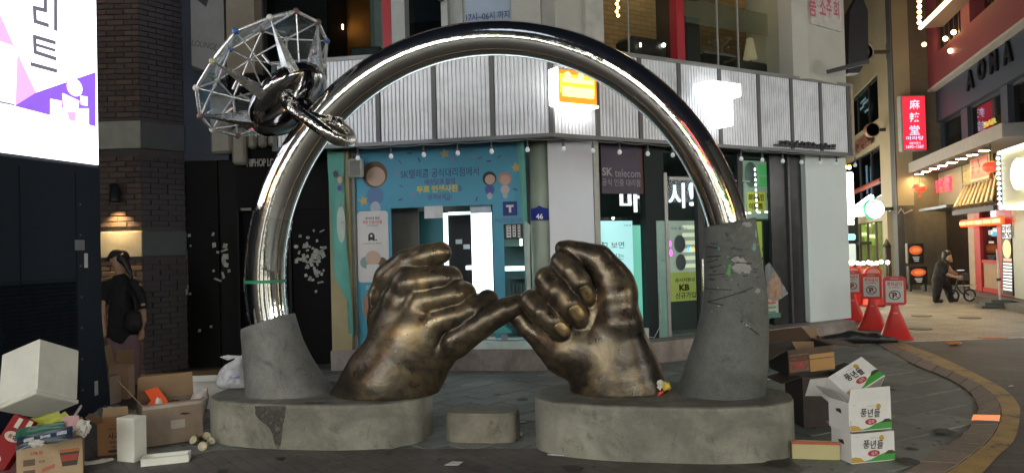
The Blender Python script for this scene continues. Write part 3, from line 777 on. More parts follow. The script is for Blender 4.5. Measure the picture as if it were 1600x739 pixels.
# curved edge of the pavement: pixel-traced on the ground plane
OUT = [(1404, 533), (1466, 556), (1525, 584), (1567, 606), (1590.5, 630), (1593.5, 650), (1585, 686), (1558, 713), (1534, 739), (1490, 775), (1400, 830)]
JNT = [(1389, 535), (1442, 560), (1490, 581), (1534, 601.5), (1558, 624), (1565, 647), (1552, 680), (1519, 710), (1478, 739), (1425, 770), (1340, 815)]
INN = [(1371, 538), (1427.5, 569), (1478, 590), (1513.5, 612), (1527, 636), (1522, 653), (1504.6, 677), (1466, 704), (1410, 739), (1350, 770), (1275, 805)]
def spline(L, n):
    P = [G(*q) for q in L]; P = [P[0]*2-P[1]]+P+[P[-1]*2-P[-2]]; out = []
    for i in range(1, len(P)-2):
        for k in range(n):
            t = k/n; a, b, c, d = P[i-1:i+3]
            out.append(.5*((2*b)+(c-a)*t+(2*a-5*b+4*c-d)*t*t+(-a+3*b-3*c+d)*t**3))
    out.append(P[-2]); return out
SO, SJ, SI = spline(OUT, 8), spline(JNT, 8), spline(INN, 8)
# side street paving, lit by the restaurants
SIDE = None
RD = brick_floor("road_blocks", (.078, .07, .062), (.06, .055, .048), 2.2, .62, .26)
ST = brick_floor("street_blocks", (.26, .25, .21), (.20, .19, .165), 2.0, .5, .26, .35)
a, b = G(1404, 534), G(1640, 525.5)
rd = [(p.x, p.y) for p in SJ[4:]]+[(1.9, -12), (30, -12), (30, b.y+(30-b.x)*(b.y-a.y)/(b.x-a.x)), (b.x, b.y), (a.x, a.y)]
sheet("road", rd, -.004, RD)
a2 = a; dr = Vector((b.x-a.x, b.y-a.y, 0)).normalized(); far = 80
sheet("side_street", [(a.x-3.5, a.y-3.5*dr.y/dr.x+.0), (a.x, a.y), (b.x, b.y), (30, b.y+(30-b.x)*dr.y/dr.x), (45, 80), (5, 80)], -.010, ST, .01)
# thin white line between road and street
n2 = Vector((-dr.y, dr.x, 0))*.035; A, B = a-n2, Vector((b.x, b.y, 0))
sheet("white_line", [(a.x-n2.x, a.y-n2.y), (b.x-n2.x, b.y-n2.y), (b.x+n2.x, b.y+n2.y), (a.x+n2.x, a.y+n2.y)], .0, M("road_paint_white", (.5, .5, .46), var=.4, sc=9), .003)
# yellow band outside the kerb, worn through in places
def worn_paint():
    m, t, b = nodes("worn_yellow_paint"); N, L = t.nodes, t.links
    tc = N.new("ShaderNodeTexCoord"); n = N.new("ShaderNodeTexNoise"); n.inputs['Scale'].default_value = 3.4; n.inputs['Detail'].default_value = 12; n.inputs['Roughness'].default_value = .72
    L.new(tc.outputs['Object'], n.inputs['Vector']); cr = N.new("ShaderNodeValToRGB"); e = cr.color_ramp.elements
    e[0].position = .40; e[0].color = (.10, .08, .06, 1); e[1].position = .44; e[1].color = (.30, .185, .055, 1); q = e.new(.62); q.color = (.42, .27, .075, 1)
    L.new(n.outputs[0], cr.inputs[0]); L.new(cr.outputs[0], b.inputs['Base Color']); b.inputs['Roughness'].default_value = .6; MATS['wy'] = m; return m
mb = MB(); n = len(SO)
v = [(p.x, p.y, .001) for p in SO]+[(p.x, p.y, .001) for p in SJ]
mb.add(v, [(i, i+1, n+i+1, n+i) for i in range(n-1)][::1])
solo("yellow_line", mb, worn_paint(), None, None, kind='structure')
# kerb stones
pav = thing("pavement", None, None); pav['kind'] = 'structure'
KM = [M("kerb_granite_%s" % s, c, r=.7, var=.22, sc=14, bump=.3, bs=200) for s, c in (("a", (.23, .175, .135)), ("b", (.205, .16, .13)), ("c", (.25, .19, .145)))]
mb = MB(); v = [(p.x, p.y, -.002) for p in SJ]+[(p.x, p.y, -.002) for p in SI]
mb.add(v, [(i, i+1, n+i+1, n+i) for i in range(n-1)]); part("kerb_bed", mb, M("joint_dark", (.05, .045, .04), r=.9), pav)
i = 0
while i < n-1:
    j = min(i+4, n-1)
    q = [SJ[k] for k in range(i, j+1)]+[SI[k] for k in range(j, i-1, -1)]
    c = sum((p for p in q), Vector())/len(q); q = [(c+(p-c)*(1-.012/max(.05, (p-c).length)*1.0)) for p in q]
    A = sum(q[k].x*q[(k+1) % len(q)].y-q[(k+1) % len(q)].x*q[k].y for k in range(len(q)))
    if A < 0: q = q[::-1]
    mb = MB().prism([(p.x, p.y) for p in q], -.08, .006); part("kerb_stone", mb, KM[(i//4*7) % 3], pav); i = j
# paving slabs, each one a stone
poly_in = [(p.x, p.y) for p in SI]
def inside(x, y):
    if y > 12.5 or x < -2.95: return False
    # left of the kerb's inner edge
    best = None
    for k in range(len(poly_in)-1):
        (x0, y0), (x1, y1) = poly_in[k], poly_in[k+1]
        if (y0-y)*(y1-y) <= 0 and y0 != y1:
            xx = x0+(x1-x0)*(y-y0)/(y1-y0); best = xx if best is None else min(best, xx)
    if best is not None and x > best-.05: return False
    if best is None and y > poly_in[0][1] and x > poly_in[0][0]-.1+(y-poly_in[0][1])*.26: return False
    pa = FA.I @ Vector((x, y, 0)); pb = FB.I @ Vector((x, y, 0))
    if x < 1.02 and pa.y > .1: return False
    if x >= 1.02 and pb.y > .1 and pb.x < 4.6: return False
    if x < 1.95: return y > (6.0 if x < -2.9 else 6.0-(x+2.9)*.078)
    return y > 3.0
PVM = [M("paver_%s" % s, c, r=.62, var=.25, sc=5, bump=.35, bs=130, dirt=.25) for s, c in (("a", (.20, .212, .195)), ("b", (.17, .18, .166)), ("c", (.23, .236, .215)), ("d", (.145, .15, .14)))]
def tile_field(w, d, ang, cond, ox, oy, half):
    ca, sa = math.cos(ang), math.sin(ang); out = []
    N_ = int(9/min(w, d))
    for i in range(-N_, N_):
        for j in range(-N_, N_):
            lx, ly = (i+(.5 if half and j % 2 else 0))*w, j*d
            x, y = ox+lx*ca-ly*sa, oy+lx*sa+ly*ca
            if cond(x, y): out.append((x, y, ang))
    return out
t1 = tile_field(.40, .27, math.radians(46), lambda x, y: inside(x, y) and x < 2.15, -.6, 7.66, True)
t2 = tile_field(.62, .45, math.radians(28), lambda x, y: inside(x, y) and x >= 2.15, 3, 6, True)
base = {}
def tile_mesh(w, d, m):
    k = (w, d, m.name)
    if k not in base: base[k] = MB().box(-w/2+.006, w/2-.006, -d/2+.006, d/2-.006, -.03, 0, .004).mesh("paver", m)
    return base[k]
allt = [(x, y, a, .40, .27) for x, y, a in t1]+[(x, y, a, .62, .45) for x, y, a in t2]
allt.sort(key=lambda q: math.hypot(q[0], q[1]))
rt = random.Random(11); rest = MB()
for k, (x, y, a, w, d) in enumerate(allt):
    z = rt.uniform(-.003, .003); m = PVM[rt.choice((0, 0, 1, 1, 2, 3))]
    Mx = Matrix.Translation((x, y, z)) @ Matrix.Rotation(a, 4, 'Z') @ Matrix.Rotation(rt.uniform(-.006, .006), 4, 'X')
    if k < 298: part("paver", None, None, pav, Mx, mesh=tile_mesh(w, d, m))
    else:
        rest.mat(m); rest.T = Mx; rest.box(-w/2+.006, w/2-.006, -d/2+.006, d/2-.006, -.03, 0, .004)
print("PAVERS", len(allt))
if rest.v: part("paver_field", rest, None, pav, WORLD, kind="stuff")
sheet("slab_bed", [(-2.9, 6.0), (-2.9, 13.5), (8, 17.5), (poly_in[0][0]+.6, poly_in[0][1]+2)]+[p for p in poly_in]+[(1.95, -2), (1.95, 5.6)], -.009, PVM[1], .008)
# bits of litter on the ground
def litter(name, px, py, pts, m, label, cat="litter", z=.006, h=.012, group=None):
    p = G(px, py, z); mb = MB(); mb.T = Matrix.Translation((p.x, p.y, z)); n = len(pts)
    rr = random.Random(int(px)); top = [(a, b, h*rr.random()+.002) for a, b in pts]; c = (sum(a for a, b in pts)/n, sum(b for a, b in pts)/n, h)
    mb.add(top+[c, (c[0], c[1], -.004)]+[(a, b, t-.004) for (a, b, t) in top], [(i, (i+1) % n, n) for i in range(n)]+[(n+2+(i+1) % n, n+2+i, n+1) for i in range(n)]+[((i+1) % n, i, n+2+i, n+2+(i+1) % n) for i in range(n)])
    return solo(name, mb, m, label, cat, None, group)
WP = M("litter_paper", (.6, .6, .57), r=.8)
litter("paper_scrap", 708, 724, [(-.06, -.03), (.04, -.05), (.07, .03), (-.01, .05)], WP, "small square of white paper on the asphalt in front of the concrete block", h=.004)
litter("paper_scrap", 684, 602, [(-.06, -.03), (.1, -.02), (.02, .05)], M("litter_red", (.4, .08, .08)), "red and white paper scrap by the inner end of the left plinth", h=.03)
litter("paper_strip", 866, 711, [(-.05, .015), (.07, -.02), (.08, -.005), (-.05, .03)], WP, "thin white paper strip at the foot of the right plinth's front", h=.004)
litter("paper_scrap", 817, 659, [(-.03, -.012), (.03, -.012), (.03, .02), (-.02, .02)], WP, "tiny white scrap beside the low concrete block", h=.005)
litter("paper_scrap", 814, 678, [(-.008, -.06), (.012, -.06), (.012, .05), (-.008, .06)], WP, "thin white sliver standing on end right of the low block", h=.006)
litter("dry_leaf", 1491, 538, [(-.1, -.06), (.05, -.08), (.12, .0), (.02, .06), (-.09, .07)], M("leaf_orange", (.5, .16, .03), em=.25, emc=(1, .3, .05)) if False else M("leaf_orange", (.6, .2, .04)), "orange leaf shaped scrap lying on the dark road by the white line", h=.05)
litter("orange_plate", 1549, 527, [(-.16, -.1), (.2, -.08), (.2, .09), (-.16, .08)], M("leaf_orange", (.6, .2, .04)), "flat orange road plate lying on the white line at right", "plate", h=.004)
litter("paper_scrap", 1578, 603, [(-.03, -.02), (.02, -.03), (.03, .02)], WP, "small pale scrap on the road outside the yellow band", h=.01)
litter("paper_scrap", 1206, 592, [(-.08, -.05), (.1, -.0), (-.02, .05)], WP, "white triangular paper scrap behind the right concrete foot", h=.01)
litter("paper_scrap", 1325, 655, [(.2, -.03), (.42, .02), (.24, .07)], M("litter_tan", (.30, .25, .2)), "tan paper sheet on the paving behind the white boxes", h=.01)
litter("bottle_cap", 178, 655, [(-.01, -.01), (.01, -.01), (.01, .01), (-.01, .01)], WP, "tiny white cap on the dark ground by the cabinet", h=.008)
litter("paper_scrap", 620, 603, [(-.03, -.02), (.02, -.03), (.03, .02)], WP, "pale chip of paper between arch foot and shop step", h=.008) if False else None
# orange reflector plate let into the kerb, its reflection put in as glow
a, b, c, d = G(1521, 647, .012), G(1563, 648, .012), G(1561, 656, .012), G(1518, 654.5, .012)
mb = MB().prism([(d.x, d.y), (c.x, c.y), (b.x, b.y), (a.x, a.y)], -.01, .012)
solo("reflector_plate", mb, M("orange_reflector", (.75, .25, .08), r=.35, var=.35, sc=60, bump=.6, bs=150, em=.35, emc=(1, .32, .12)), "bright orange reflector plate set across the curved kerb at right", "reflector")
# round iron covers on the street
for px, py, lb in ((1440, 493, "left"), (1515, 496, "middle"), (1438, 513, "near left")):
    p = G(px, py); mb = MB(); mb.lathe([(.19, -.008), (.19, .001), (.17, .003), (0, .003)], 20, (p.x, p.y, 0), False)
    solo("drain_cover", mb, M("dark_iron", (.05, .048, .045), r=.5), {"left": "round dark cover on the side street left of the pole stand, farthest", "middle": "round dark cover on the side street nearest the pole stand", "near left": "round dark cover on the side street nearest the red cones"}[lb], "cover", None, "drain covers on the side street")

rg = random.Random(31); mb = MB().mat(M("gum_dark", (.035, .034, .031), r=.6, var=.3, sc=9)); gl_ = M("gum_pale", (.16, .155, .14), r=.7, var=.2)
for k in range(230):
    p = G(rg.uniform(250, 1500), rg.uniform(600, 738)); r = rg.uniform(.008, .028) if k % 9 else rg.uniform(.05, .13); mb.mat(gl_ if k % 4 == 1 and k % 9 else MATS["gum_dark"]); n = 9
    if math.hypot((p.x+1.69)/1.0, (p.y-6.42)/.6) < 1 or math.hypot((p.x-1.12)/1.0, (p.y-5.78)/.6) < 1: continue
    mb.add([(p.x+r*rg.uniform(.6, 1)*math.cos(6.283*i/n), p.y+r*rg.uniform(.6, 1)*math.sin(6.283*i/n), .0075) for i in range(n)], [tuple(range(n))])
tag(part("ground_stains", mb, None, None), "dark and pale gum spots and stains trodden into the paving", "stains", None, "stuff")

# ================================================================ the corner shop
ALU = M("alu_white", (.42, .43, .43), r=.42, metal=.3, var=.12, sc=3, bump=.03)
ALUL = M("alu_rib", (.78, .80, .84), r=.42, metal=.1, var=.09, dirt=.22, sc=4, bump=.03)
POST = M("dark_post", (.10, .10, .105), r=.5, var=.1)
DKM = M("dark_metal", (.022, .024, .027), r=.55, var=.15)
BLK = M("black_paint", (.012, .013, .015), r=.45, var=.2)
TEAL = M("teal_board", (.065, .32, .48), r=.55, var=.08, sc=2)
TEALW = M("teal_wall", (.025, .13, .15), r=.6, var=.08)
STEP = concrete("step_concrete", (.34, .29, .265), seed=1, speck=.7)
WHT = M("white_board", (.62, .62, .61), r=.55, var=.07, sc=2, dirt=.1)
CREAM = M("cream_board", (.36, .30, .16), r=.6, var=.15, sc=2)
GWHT = M("greenish_column", (.36, .42, .34), r=.5, var=.15, sc=1.5, dirt=.2)
FLOORM = M("shop_floor", (.30, .32, .30), r=.3, var=.15)
PGL = GLASS("shop_glass", (.84, .90, .89), .0)
shop = thing("corner_shop", "corner shop with a ribbed metal band above teal and glass fronts, behind the sculpture", "building", FA)
def fb(fr, x0, y0, x1, y1, yl, th=.04, name="panel", m=WHT, z0=None, z1=None, parent=None, c=0., label=None, mbonly=False):
    u0, u1, a, b = fr.rect(x0, y0, x1, y1, yl)
    if z0 is not None: a = z0
    if z1 is not None: b = z1
    mb = MB().box(u0, u1, yl, yl+th, a, b, c)
    return mb if mbonly else part(name, mb, m, parent or shop, fr, label=label)
ZS, ZF, ZT = .27, 2.93, 4.06
C0 = FA.M @ FA.hit(861, 205, -.38)
FBF = Frame(C0.x, C0.y, 30)
FSA = Frame(C0.x, C0.y, -9.7)         # fascia frame, u = 0 at the corner, negative to the left
# step (one moulded plinth round the corner)
uA = FA.hit(517, 563).x; uB = FB.hit(1337, 510).x
cw = Vector((1.021, 9.283, 0))
pA = FA.M @ Vector((uA, 0, 0)); pA2 = FA.M @ Vector((uA, 1.2, 0)); pB = FB.M @ Vector((uB, 0, 0)); pB2 = FB.M @ Vector((uB, 1.2, 0)); ci = Vector((1.0, 10.5, 0))
mb = MB().prism([(p.x, p.y) for p in (pA, cw, pB, pB2, ci, pA2)], -.02, ZS-.015)
ins = lambda p, q: (p.x+q[0], p.y+q[1])
mb.prism([ins(pA, (.01, .012)), ins(cw, (0, .012)), ins(pB, (-.012, .012)), (pB2.x, pB2.y), (ci.x, ci.y), (pA2.x, pA2.y)], ZS-.015, ZS)
part("step", mb, STEP, shop, WORLD)
# ribbed band
def ribbed(fr, u0, u1, z0, z1, name="ribbed_panel", pitch=.052):
    mb = MB(); n = max(2, int(round((u1-u0)/pitch))); p = (u1-u0)/n; x = u0; pts = []
    for k in range(n):
        pts += [(u0+k*p, .012), (u0+k*p+p*.16, .012), (u0+k*p+p*.28, -.012), (u0+k*p+p*.88, -.012)]
    pts += [(u1, .012)]
    v = [(a, b, z0) for a, b in pts]+[(a, b, z1) for a, b in pts]; m = len(pts)
    mb.add(v, [(i, i+1, m+i+1, m+i) for i in range(m-1)])
    return part(name, mb, ALUL, shop, fr)
def band(fr, edges, yline, pw):
    us = [fr.hit(x, yline(x)).x for x in edges]
    for i in range(len(us)-1):
        ribbed(fr, us[i]+pw/2, us[i+1]-pw/2, ZF+.03, ZT-.03)
    for i, u in enumerate(us):
        part("band_post", MB().box(u-pw/2, u+pw/2, -.03, .03, ZF+.025, ZT-.025), POST, shop, fr)
    return us
usA = band(FSA, [430, 508, 591, 678.6, 769.5, 861], lambda x: 170, .055)
usB = band(FBF, [861.5, 932.6, 999.5, 1061, 1124, 1184.6, 1235.6, 1281, 1324], lambda x: 180, .06)
for fr, us in ((FSA, usA), (FBF, usB)):
    part("top_rail", MB().box(us[0]-.03, us[-1]+.03, -.05, .06, ZT-.03, ZT+.015), M("rail_grey", (.25, .25, .25), r=.4, metal=.4), shop, fr)
    part("bottom_rail", MB().box(us[0]-.03, us[-1]+.03, -.045, .05, ZF-.02, ZF+.028), M("rail_dark", (.12, .12, .125), r=.4, metal=.4), shop, fr)
    part("band_backing", MB().box(us[0], us[-1], .035, .06, ZF, ZT-.02), DKM, shop, fr)
mb = MB(); q0 = FSA.M @ Vector((usA[0], .06, 0)); q1 = FBF.M @ Vector((usB[-1], .06, 0)); q2 = FBF.M @ Vector((usB[-1], .9, 0)); q3 = FSA.M @ Vector((usA[0], 1.4, 0))
mb.prism([(q0.x, q0.y), (C0.x+.05, C0.y+.06), (q1.x, q1.y), (q2.x, q2.y), (1.1, 10.5), (q3.x, q3.y)], ZF+.01, ZF+.06); part("soffit", mb, DKM, shop, WORLD)
mb = MB(); mb.prism([(q0.x, q0.y), (C0.x+.05, C0.y+.06), (q1.x, q1.y), (q2.x, q2.y), (1.1, 10.5), (q3.x, q3.y)], ZT-.08, ZT-.03); part("ledge", mb, DKM, shop, WORLD)
# end cap of the band towards the side street, and the side wall behind it
ue = usB[-1]
part("band_end", MB().box(ue+.03, ue+.10, -.05, .8, ZF-.02, ZT+.01), M("end_cap_tan", (.33, .27, .2), r=.6), shop, FBF)

# ---- left front: teal photo booth
YA = .16
def A(x0, y0, x1, y1, yl=YA, th=.03, name="panel", m=TEAL, **k): return fb(FA, x0, y0, x1, y1, yl, th, name, m, **k)
A(516, 240, 547, 545, .02, .06, "door_post", CREAM, z0=ZS, z1=ZF)
A(547, 240, 556, 545, .10, .05, "frame_post", M("grey_post", (.20, .20, .18), r=.5), z0=ZS, z1=ZF)
uL, uM0, uM1, uR = [FA.hit(x, 330, YA).x for x in (556, 610, 769.5, 823)]
zT = FA.hit(690, 322.5, YA).z
mb = MB().box(uL, uR, YA, YA+.03, zT, ZF+.02); part("sign_board", mb, TEAL, shop, FA)
part("left_board", MB().box(uL, uM0, YA, YA+.03, ZS, zT-.002), TEAL, shop, FA)
# right board has a window in it
zw0, zw1 = FA.hit(800, 530, YA).z, FA.hit(800, 350, YA).z; uw = FA.hit(789, 440, YA).x
part("right_board", MB().box(uM1, uw, YA, YA+.03, ZS, zT-.002).box(uw, uR, YA, YA+.03, zw1, zT-.002).box(uw, uR, YA, YA+.03, ZS, zw0), TEAL, shop, FA)
part("window_pane", MB().box(uw, uR, YA+.01, YA+.016, zw0, zw1), PGL, shop, FA)
# inside of the booth
part("room_floor", MB().box(uL-.3, uR+.1, YA+.03, 3.2, ZS-.02, ZS+.004), FLOORM, shop, FA)
part("room_back", MB().box(uL-.3, uR+.1, 3.2, 3.25, ZS, ZF), M("room_back", (.06, .075, .08), r=.7), shop, FA)
part("room_side", MB().box(uL-.3, uL-.26, YA+.03, 3.2, ZS, ZF), M("room_side", (.10, .09, .08), r=.7), shop, FA)
part("room_ceiling", MB().box(uL-.3, uR+.1, YA+.03, 3.2, ZF-.1, ZF-.06), M("room_ceil", (.2, .2, .2)), shop, FA)
part("inner_wall", fb(FA, 612, 326, 655, 500, .75, .04, z0=ZS, mbonly=True), M("inner_tan", (.14, .13, .11), r=.6), shop, FA)
part("inner_wall", fb(FA, 655, 330, 697, 500, 1.1, .04, z0=ZS, mbonly=True), TEALW, shop, FA)
LEDW = EM("cool_led", (.82, .97, 1.0), 1.6)
booth = thing("photo_booth", "black photo booth with a bright white lit frame inside the teal shop front", "booth", FA)
def Bp(x0, y0, x1, y1, yl, th, name, m, **k): return fb(FA, x0, y0, x1, y1, yl, th, name, m, parent=booth, **k)
Bp(702, 338, 748, 470, .9, .5, "booth_body", M("gloss_black", (.003, .004, .006), r=.4, var=0, bump=0, spec=.15), z0=ZS+.5)
Bp(694, 333, 700, 470, .86, .04, "light_strip", LEDW); Bp(700, 331, 747, 335, .86, .04, "light_strip", LEDW)
Bp(738, 330, 769, 520, .82, .06, "light_panel", LEDW, z0=ZS+.45); Bp(716, 466, 745, 480, .84, .04, "light_panel", EM("cool_led_dim", (.7, .92, .95), 1.3))
Bp(734, 321, 767, 333, .30, .04, "header", M("header_white", (.55, .6, .72), r=.4), c=.01)
Bp(728, 415, 745, 421, .85, .05, "shelf_light", EM("cool_led", (.82, .97, 1.0), 1.6))
solo("hanging_tag", fb(FA, 663, 322, 692, 341, YA-.03, .008, mbonly=True), M("tag_white", (.62, .66, .68), r=.5), "white tag hanging at the top of the booth opening", "tag", FA)
for a, b in ((712, 374), (724, 382)):
    Bp(a, b, a+10, b+7, .895, .006, "screen_glint", EM("screen_glow", (.3, .36, .4), .08))
# shelving seen through the right window
cab = thing("display_shelf", "teal shelf unit with a lit white rail behind the window left of the address plate", "shelf", FA)
fb(FA, 789, 352, 823, 534, .8, .04, "back_panel", M("shelf_back", (.05, .12, .13), r=.5), parent=cab)
fb(FA, 780, 416, 826, 423, .45, .06, "lit_rail", LEDW, parent=cab)
fb(FA, 785, 374, 812, 385, .5, .3, "shelf_board", M("pale_green", (.35, .5, .42), r=.4), parent=cab)
fb(FA, 812, 372, 816, 384, .5, .02, "lit_strip", LEDW, parent=cab)
for k, (a, b) in enumerate(((398, 400), (434, 436), (470, 472), (500, 502))): fb(FA, 793, a, 824, b, .6, .2, "shelf_board", M("shelf_dark", (.08, .09, .09)), parent=cab)
for k in range(5): fb(FA, 794+k*6, 443, 798+k*6, 466, .62, .03, "bottle_row", M("shelf_dark2", (.10, .11, .115), r=.3), parent=cab)
mb = MB(); a0, a1, b0, b1 = FA.rect(780, 496, 798, 508, YA)
fb(FA, 752, 533, 838, 547, .05, .1, "door_sill", M("sill_white", (.60, .72, .68), r=.4), z0=ZS)
fb(FA, 690, 533, 752, 547, .05, .1, "door_sill", M("sill_white2", (.66, .72, .70), r=.4), z0=ZS)
# little teal house shaped display on a post, seen between the hands
hs = thing("display_stand", "small teal house shaped stand between the two bronze hands at the shop sill", "stand", FA)
u = FA.hit(784, 520, .12); mb = MB().prism([(u.x-.12, u.z), (u.x+.13, u.z), (u.x+.13, u.z+.03), (u.x+.01, u.z+.12), (u.x-.12, u.z+.03)], .1, .25, 'y')
part("roof", mb, M("teal_plastic", (.07, .42, .42), r=.4), hs, FA)
part("post", MB().box(u.x-.075, u.x-.06, .15, .17, ZS+.12, u.z), M("teal_plastic", (.07, .42, .42), r=.4), hs, FA)
part("base", MB().box(u.x-.2, u.x+.4, .155, .3, ZS+.11, ZS+.13), M("sill_white", (.6, .72, .68)), hs, FA)
fb(FA, 783, 522, 793, 531, .14, .03, "clip", M("grey_plastic", (.3, .33, .35)), parent=hs)
# prints on the teal boards
NAVY = M("print_navy", (.03, .05, .16), r=.5, var=0, bump=0); PYEL = M("print_yellow", (.55, .50, .08), r=.5, var=0, bump=0); PPUR = M("print_purple", (.10, .07, .32), r=.5, var=0, bump=0)
PWH = M("print_white", (.62, .62, .62), r=.5, var=0, bump=0); PRED = M("print_red", (.5, .07, .04), r=.5, var=0, bump=0); PBLK = M("print_black", (.02, .02, .025), r=.5, var=0, bump=0)
PSTAR = M("print_star", (.55, .36, .08), r=.5, var=0, bump=0); PGRN = M("print_green", (.06, .3, .06), r=.5, var=0, bump=0); PORG = M("print_orange", (.6, .28, .04), r=.5, var=0, bump=0)
def at(fr, px, py, yl): h = fr.hit(px, py, yl); return h.x, h.z
def T(mb, fr, s, x0, y0, x1, y1, yl, m, bold=0., squash=True, thick=0., hk=1.0, **k):
    """text filling the picture box x0..x1, y0..y1 on plane yl of frame fr"""
    u0, u1, z0, z1 = fr.rect(x0, y0, x1, y1, yl); vs, fs = glyphs(s, bold)
    w = max(v[0] for v in vs)-min(v[0] for v in vs); hh = max(v[1] for v in vs)-min(v[1] for v in vs); hh = max(hh, .35)
    h = (z1-z0)*hk; sx = (u1-u0)/(w*h/hh)
    mb.txt(s, (u0+u1)/2, (z0+z1)/2, h, m, yl-.004 if not thick else yl-thick, bold, 'c', sx, thick=thick, **k)
mb = MB()
T(mb, FA, "SK텔레콤 공식대리점에서", 626, 263, 748, 277, YA, NAVY, .004)
T(mb, FA, "에이닷과 함께", 663, 279, 711, 289, YA, PPUR, .02); T(mb, FA, "무료 인생사진", 651, 289.5, 715, 301, YA, PYEL, .045); T(mb, FA, "을", 716, 290, 722, 299, YA, PPUR, .02)
T(mb, FA, "남겨보세요!", 669, 303, 706, 312, YA, PPUR, .015)
for (px, py, r, m) in ((568, 314, 9, PSTAR), (695, 240, 9, M("print_star2", (.42, .36, .2), var=0, bump=0)), (807, 262, 9, PSTAR)):
    x, z = at(FA, px, py, YA); mb.mat(m); mb.star(x, z, r*.0083, YA-.004, rot=.2)
rc = random.Random(5)
for (px, py) in ((625, 253), (627, 291), (655, 250), (626, 312), (645, 305), (708, 250), (764, 252), (745, 311), (805, 296), (741, 245), (750, 247), (620, 270), (700, 312), (780, 245), (640, 240)):
    x, z = at(FA, px, py, YA); mb.mat(rc.choice((PPUR, NAVY, PPUR, M("print_pink", (.5, .12, .3), var=0, bump=0)))); a = rc.uniform(0, 3.1); c, s = math.cos(a)*.03, math.sin(a)*.03
    mb.poly([(x-c-s*.25, z-s+c*.25), (x+c-s*.25, z+s+c*.25), (x+c+s*.25, z+s-c*.25), (x-c+s*.25, z-s-c*.25)][::-1], YA-.004)
part("board_print", mb, None, shop, FA, kind="stuff")
# simple generic figures stand-ins: plain rounded shapes in the poster's colours
mb = MB()
def figure(px, py, k, hair, top):
    x, z = at(FA, px, py, YA); s = k*.0083
    for (m, dx, dz, rx, rz, o) in ((hair, 0, .45, .62, .62, 4), (M("print_skin", (.55, .38, .30), var=0, bump=0), .05, .35, .46, .45, 5), (top, 0, -.55, .42, .45, 4), (M("print_legs", (.4, .42, .5), var=0, bump=0), 0, -1.1, .25, .3, 5)):
        mb.mat(m); mb.disc(x+dx*s, z+dz*s, rx*s, rz*s, YA-.001*o)
figure(586, 288, 35, M("print_hair_brown", (.14, .09, .06), var=0, bump=0), M("print_top_blue", (.10, .2, .38), var=0, bump=0))
figure(765, 287, 18, M("print_hair_dark", (.03, .03, .035), var=0, bump=0), M("print_top_navy", (.06, .1, .35), var=0, bump=0))
figure(789, 287, 17, M("print_hair_pink", (.5, .25, .22), var=0, bump=0), M("print_top_pale", (.5, .45, .48), var=0, bump=0))
part("board_figures", mb, None, shop, FA, kind="stuff")
# white rounded poster at the left
pst = thing("poster", "white rounded poster with an A logo left of the booth opening", "poster", FA)
u0, u1, z0, z1 = FA.rect(559, 330, 607, 441, YA-.012); c = .05; q = []
for cx, cz, a0 in ((u0+c, z0+c, 180), (u1-c, z0+c, 270), (u1-c, z1-c, 0), (u0+c, z1-c, 90)):
    for k in range(5): a = math.radians(a0+k*22.5); q.append((cx+c*math.cos(a), cz+c*math.sin(a)))
part("sheet", MB().prism(q[::-1], YA-.012, YA-.002, 'y'), M("poster_white", (.60, .58, .57), r=.45, var=.05, em=.0), pst, FA)
mb = MB(); yl = YA-.012
T(mb, FA, "에이닷과 함께", 571, 339, 593, 343, yl, PBLK, .02); T(mb, FA, "무료 인생사진을", 567, 344, 597, 350, yl, PRED, .02); T(mb, FA, "남겨보세요!", 574, 351, 591, 354, yl, PBLK)
x, z = at(FA, 580.5, 370, yl); mb.mat(PBLK); mb.disc(x, z+.005, .045, .05, yl-.004); mb.box(x-.045, x-.018, yl-.004, yl-.001, z-.055, z); mb.box(x+.018, x+.045, yl-.004, yl-.001, z-.055, z); mb.mat(PWH); mb.disc(x, z+.012, .016, .018, yl-.006); mb.mat(PBLK); mb.disc(x+.065, z-.045, .012, .012, yl-.004)
T(mb, FA, "AI 개인비서 A. 에이닷", 567, 379, 596, 382, yl, PBLK)
mb.mat(M("print_skin", (.55, .38, .30), var=0, bump=0)); x, z = at(FA, 583, 403, yl); mb.disc(x, z, .11, .10, yl-.004); x, z = at(FA, 574, 410, yl); mb.mat(M("print_teal_dull", (.2, .32, .3), var=0, bump=0)); mb.disc(x-.02, z, .08, .08, yl-.003)
x, z = at(FA, 597, 410, yl); mb.mat(M("print_hair_brown", (.14, .09, .06), var=0, bump=0)); mb.disc(x, z, .07, .07, yl-.003); mb.mat(PWH); x, z = at(FA, 583, 420, yl); mb.box(x-.09, x+.09, yl-.006, yl-.001, z-.09, z+.06)
part("print", mb, None, pst, FA, kind="stuff")
mb = MB(); T(mb, FA, "SK", 572, 446, 584, 452, YA, M("print_pale", (.5, .58, .58), var=0, bump=0), .02)
x, z = at(FA, 575, 478, YA); mb.mat(M("print_skin2", (.36, .2, .14), var=0, bump=0)); mb.disc(x, z, .075, .17, YA-.004); mb.mat(M("print_skin", (.55, .38, .30), var=0, bump=0)); mb.disc(x+.035, z-.03, .035, .1, YA-.006); part("lower_print", mb, None, shop, FA, kind="stuff")
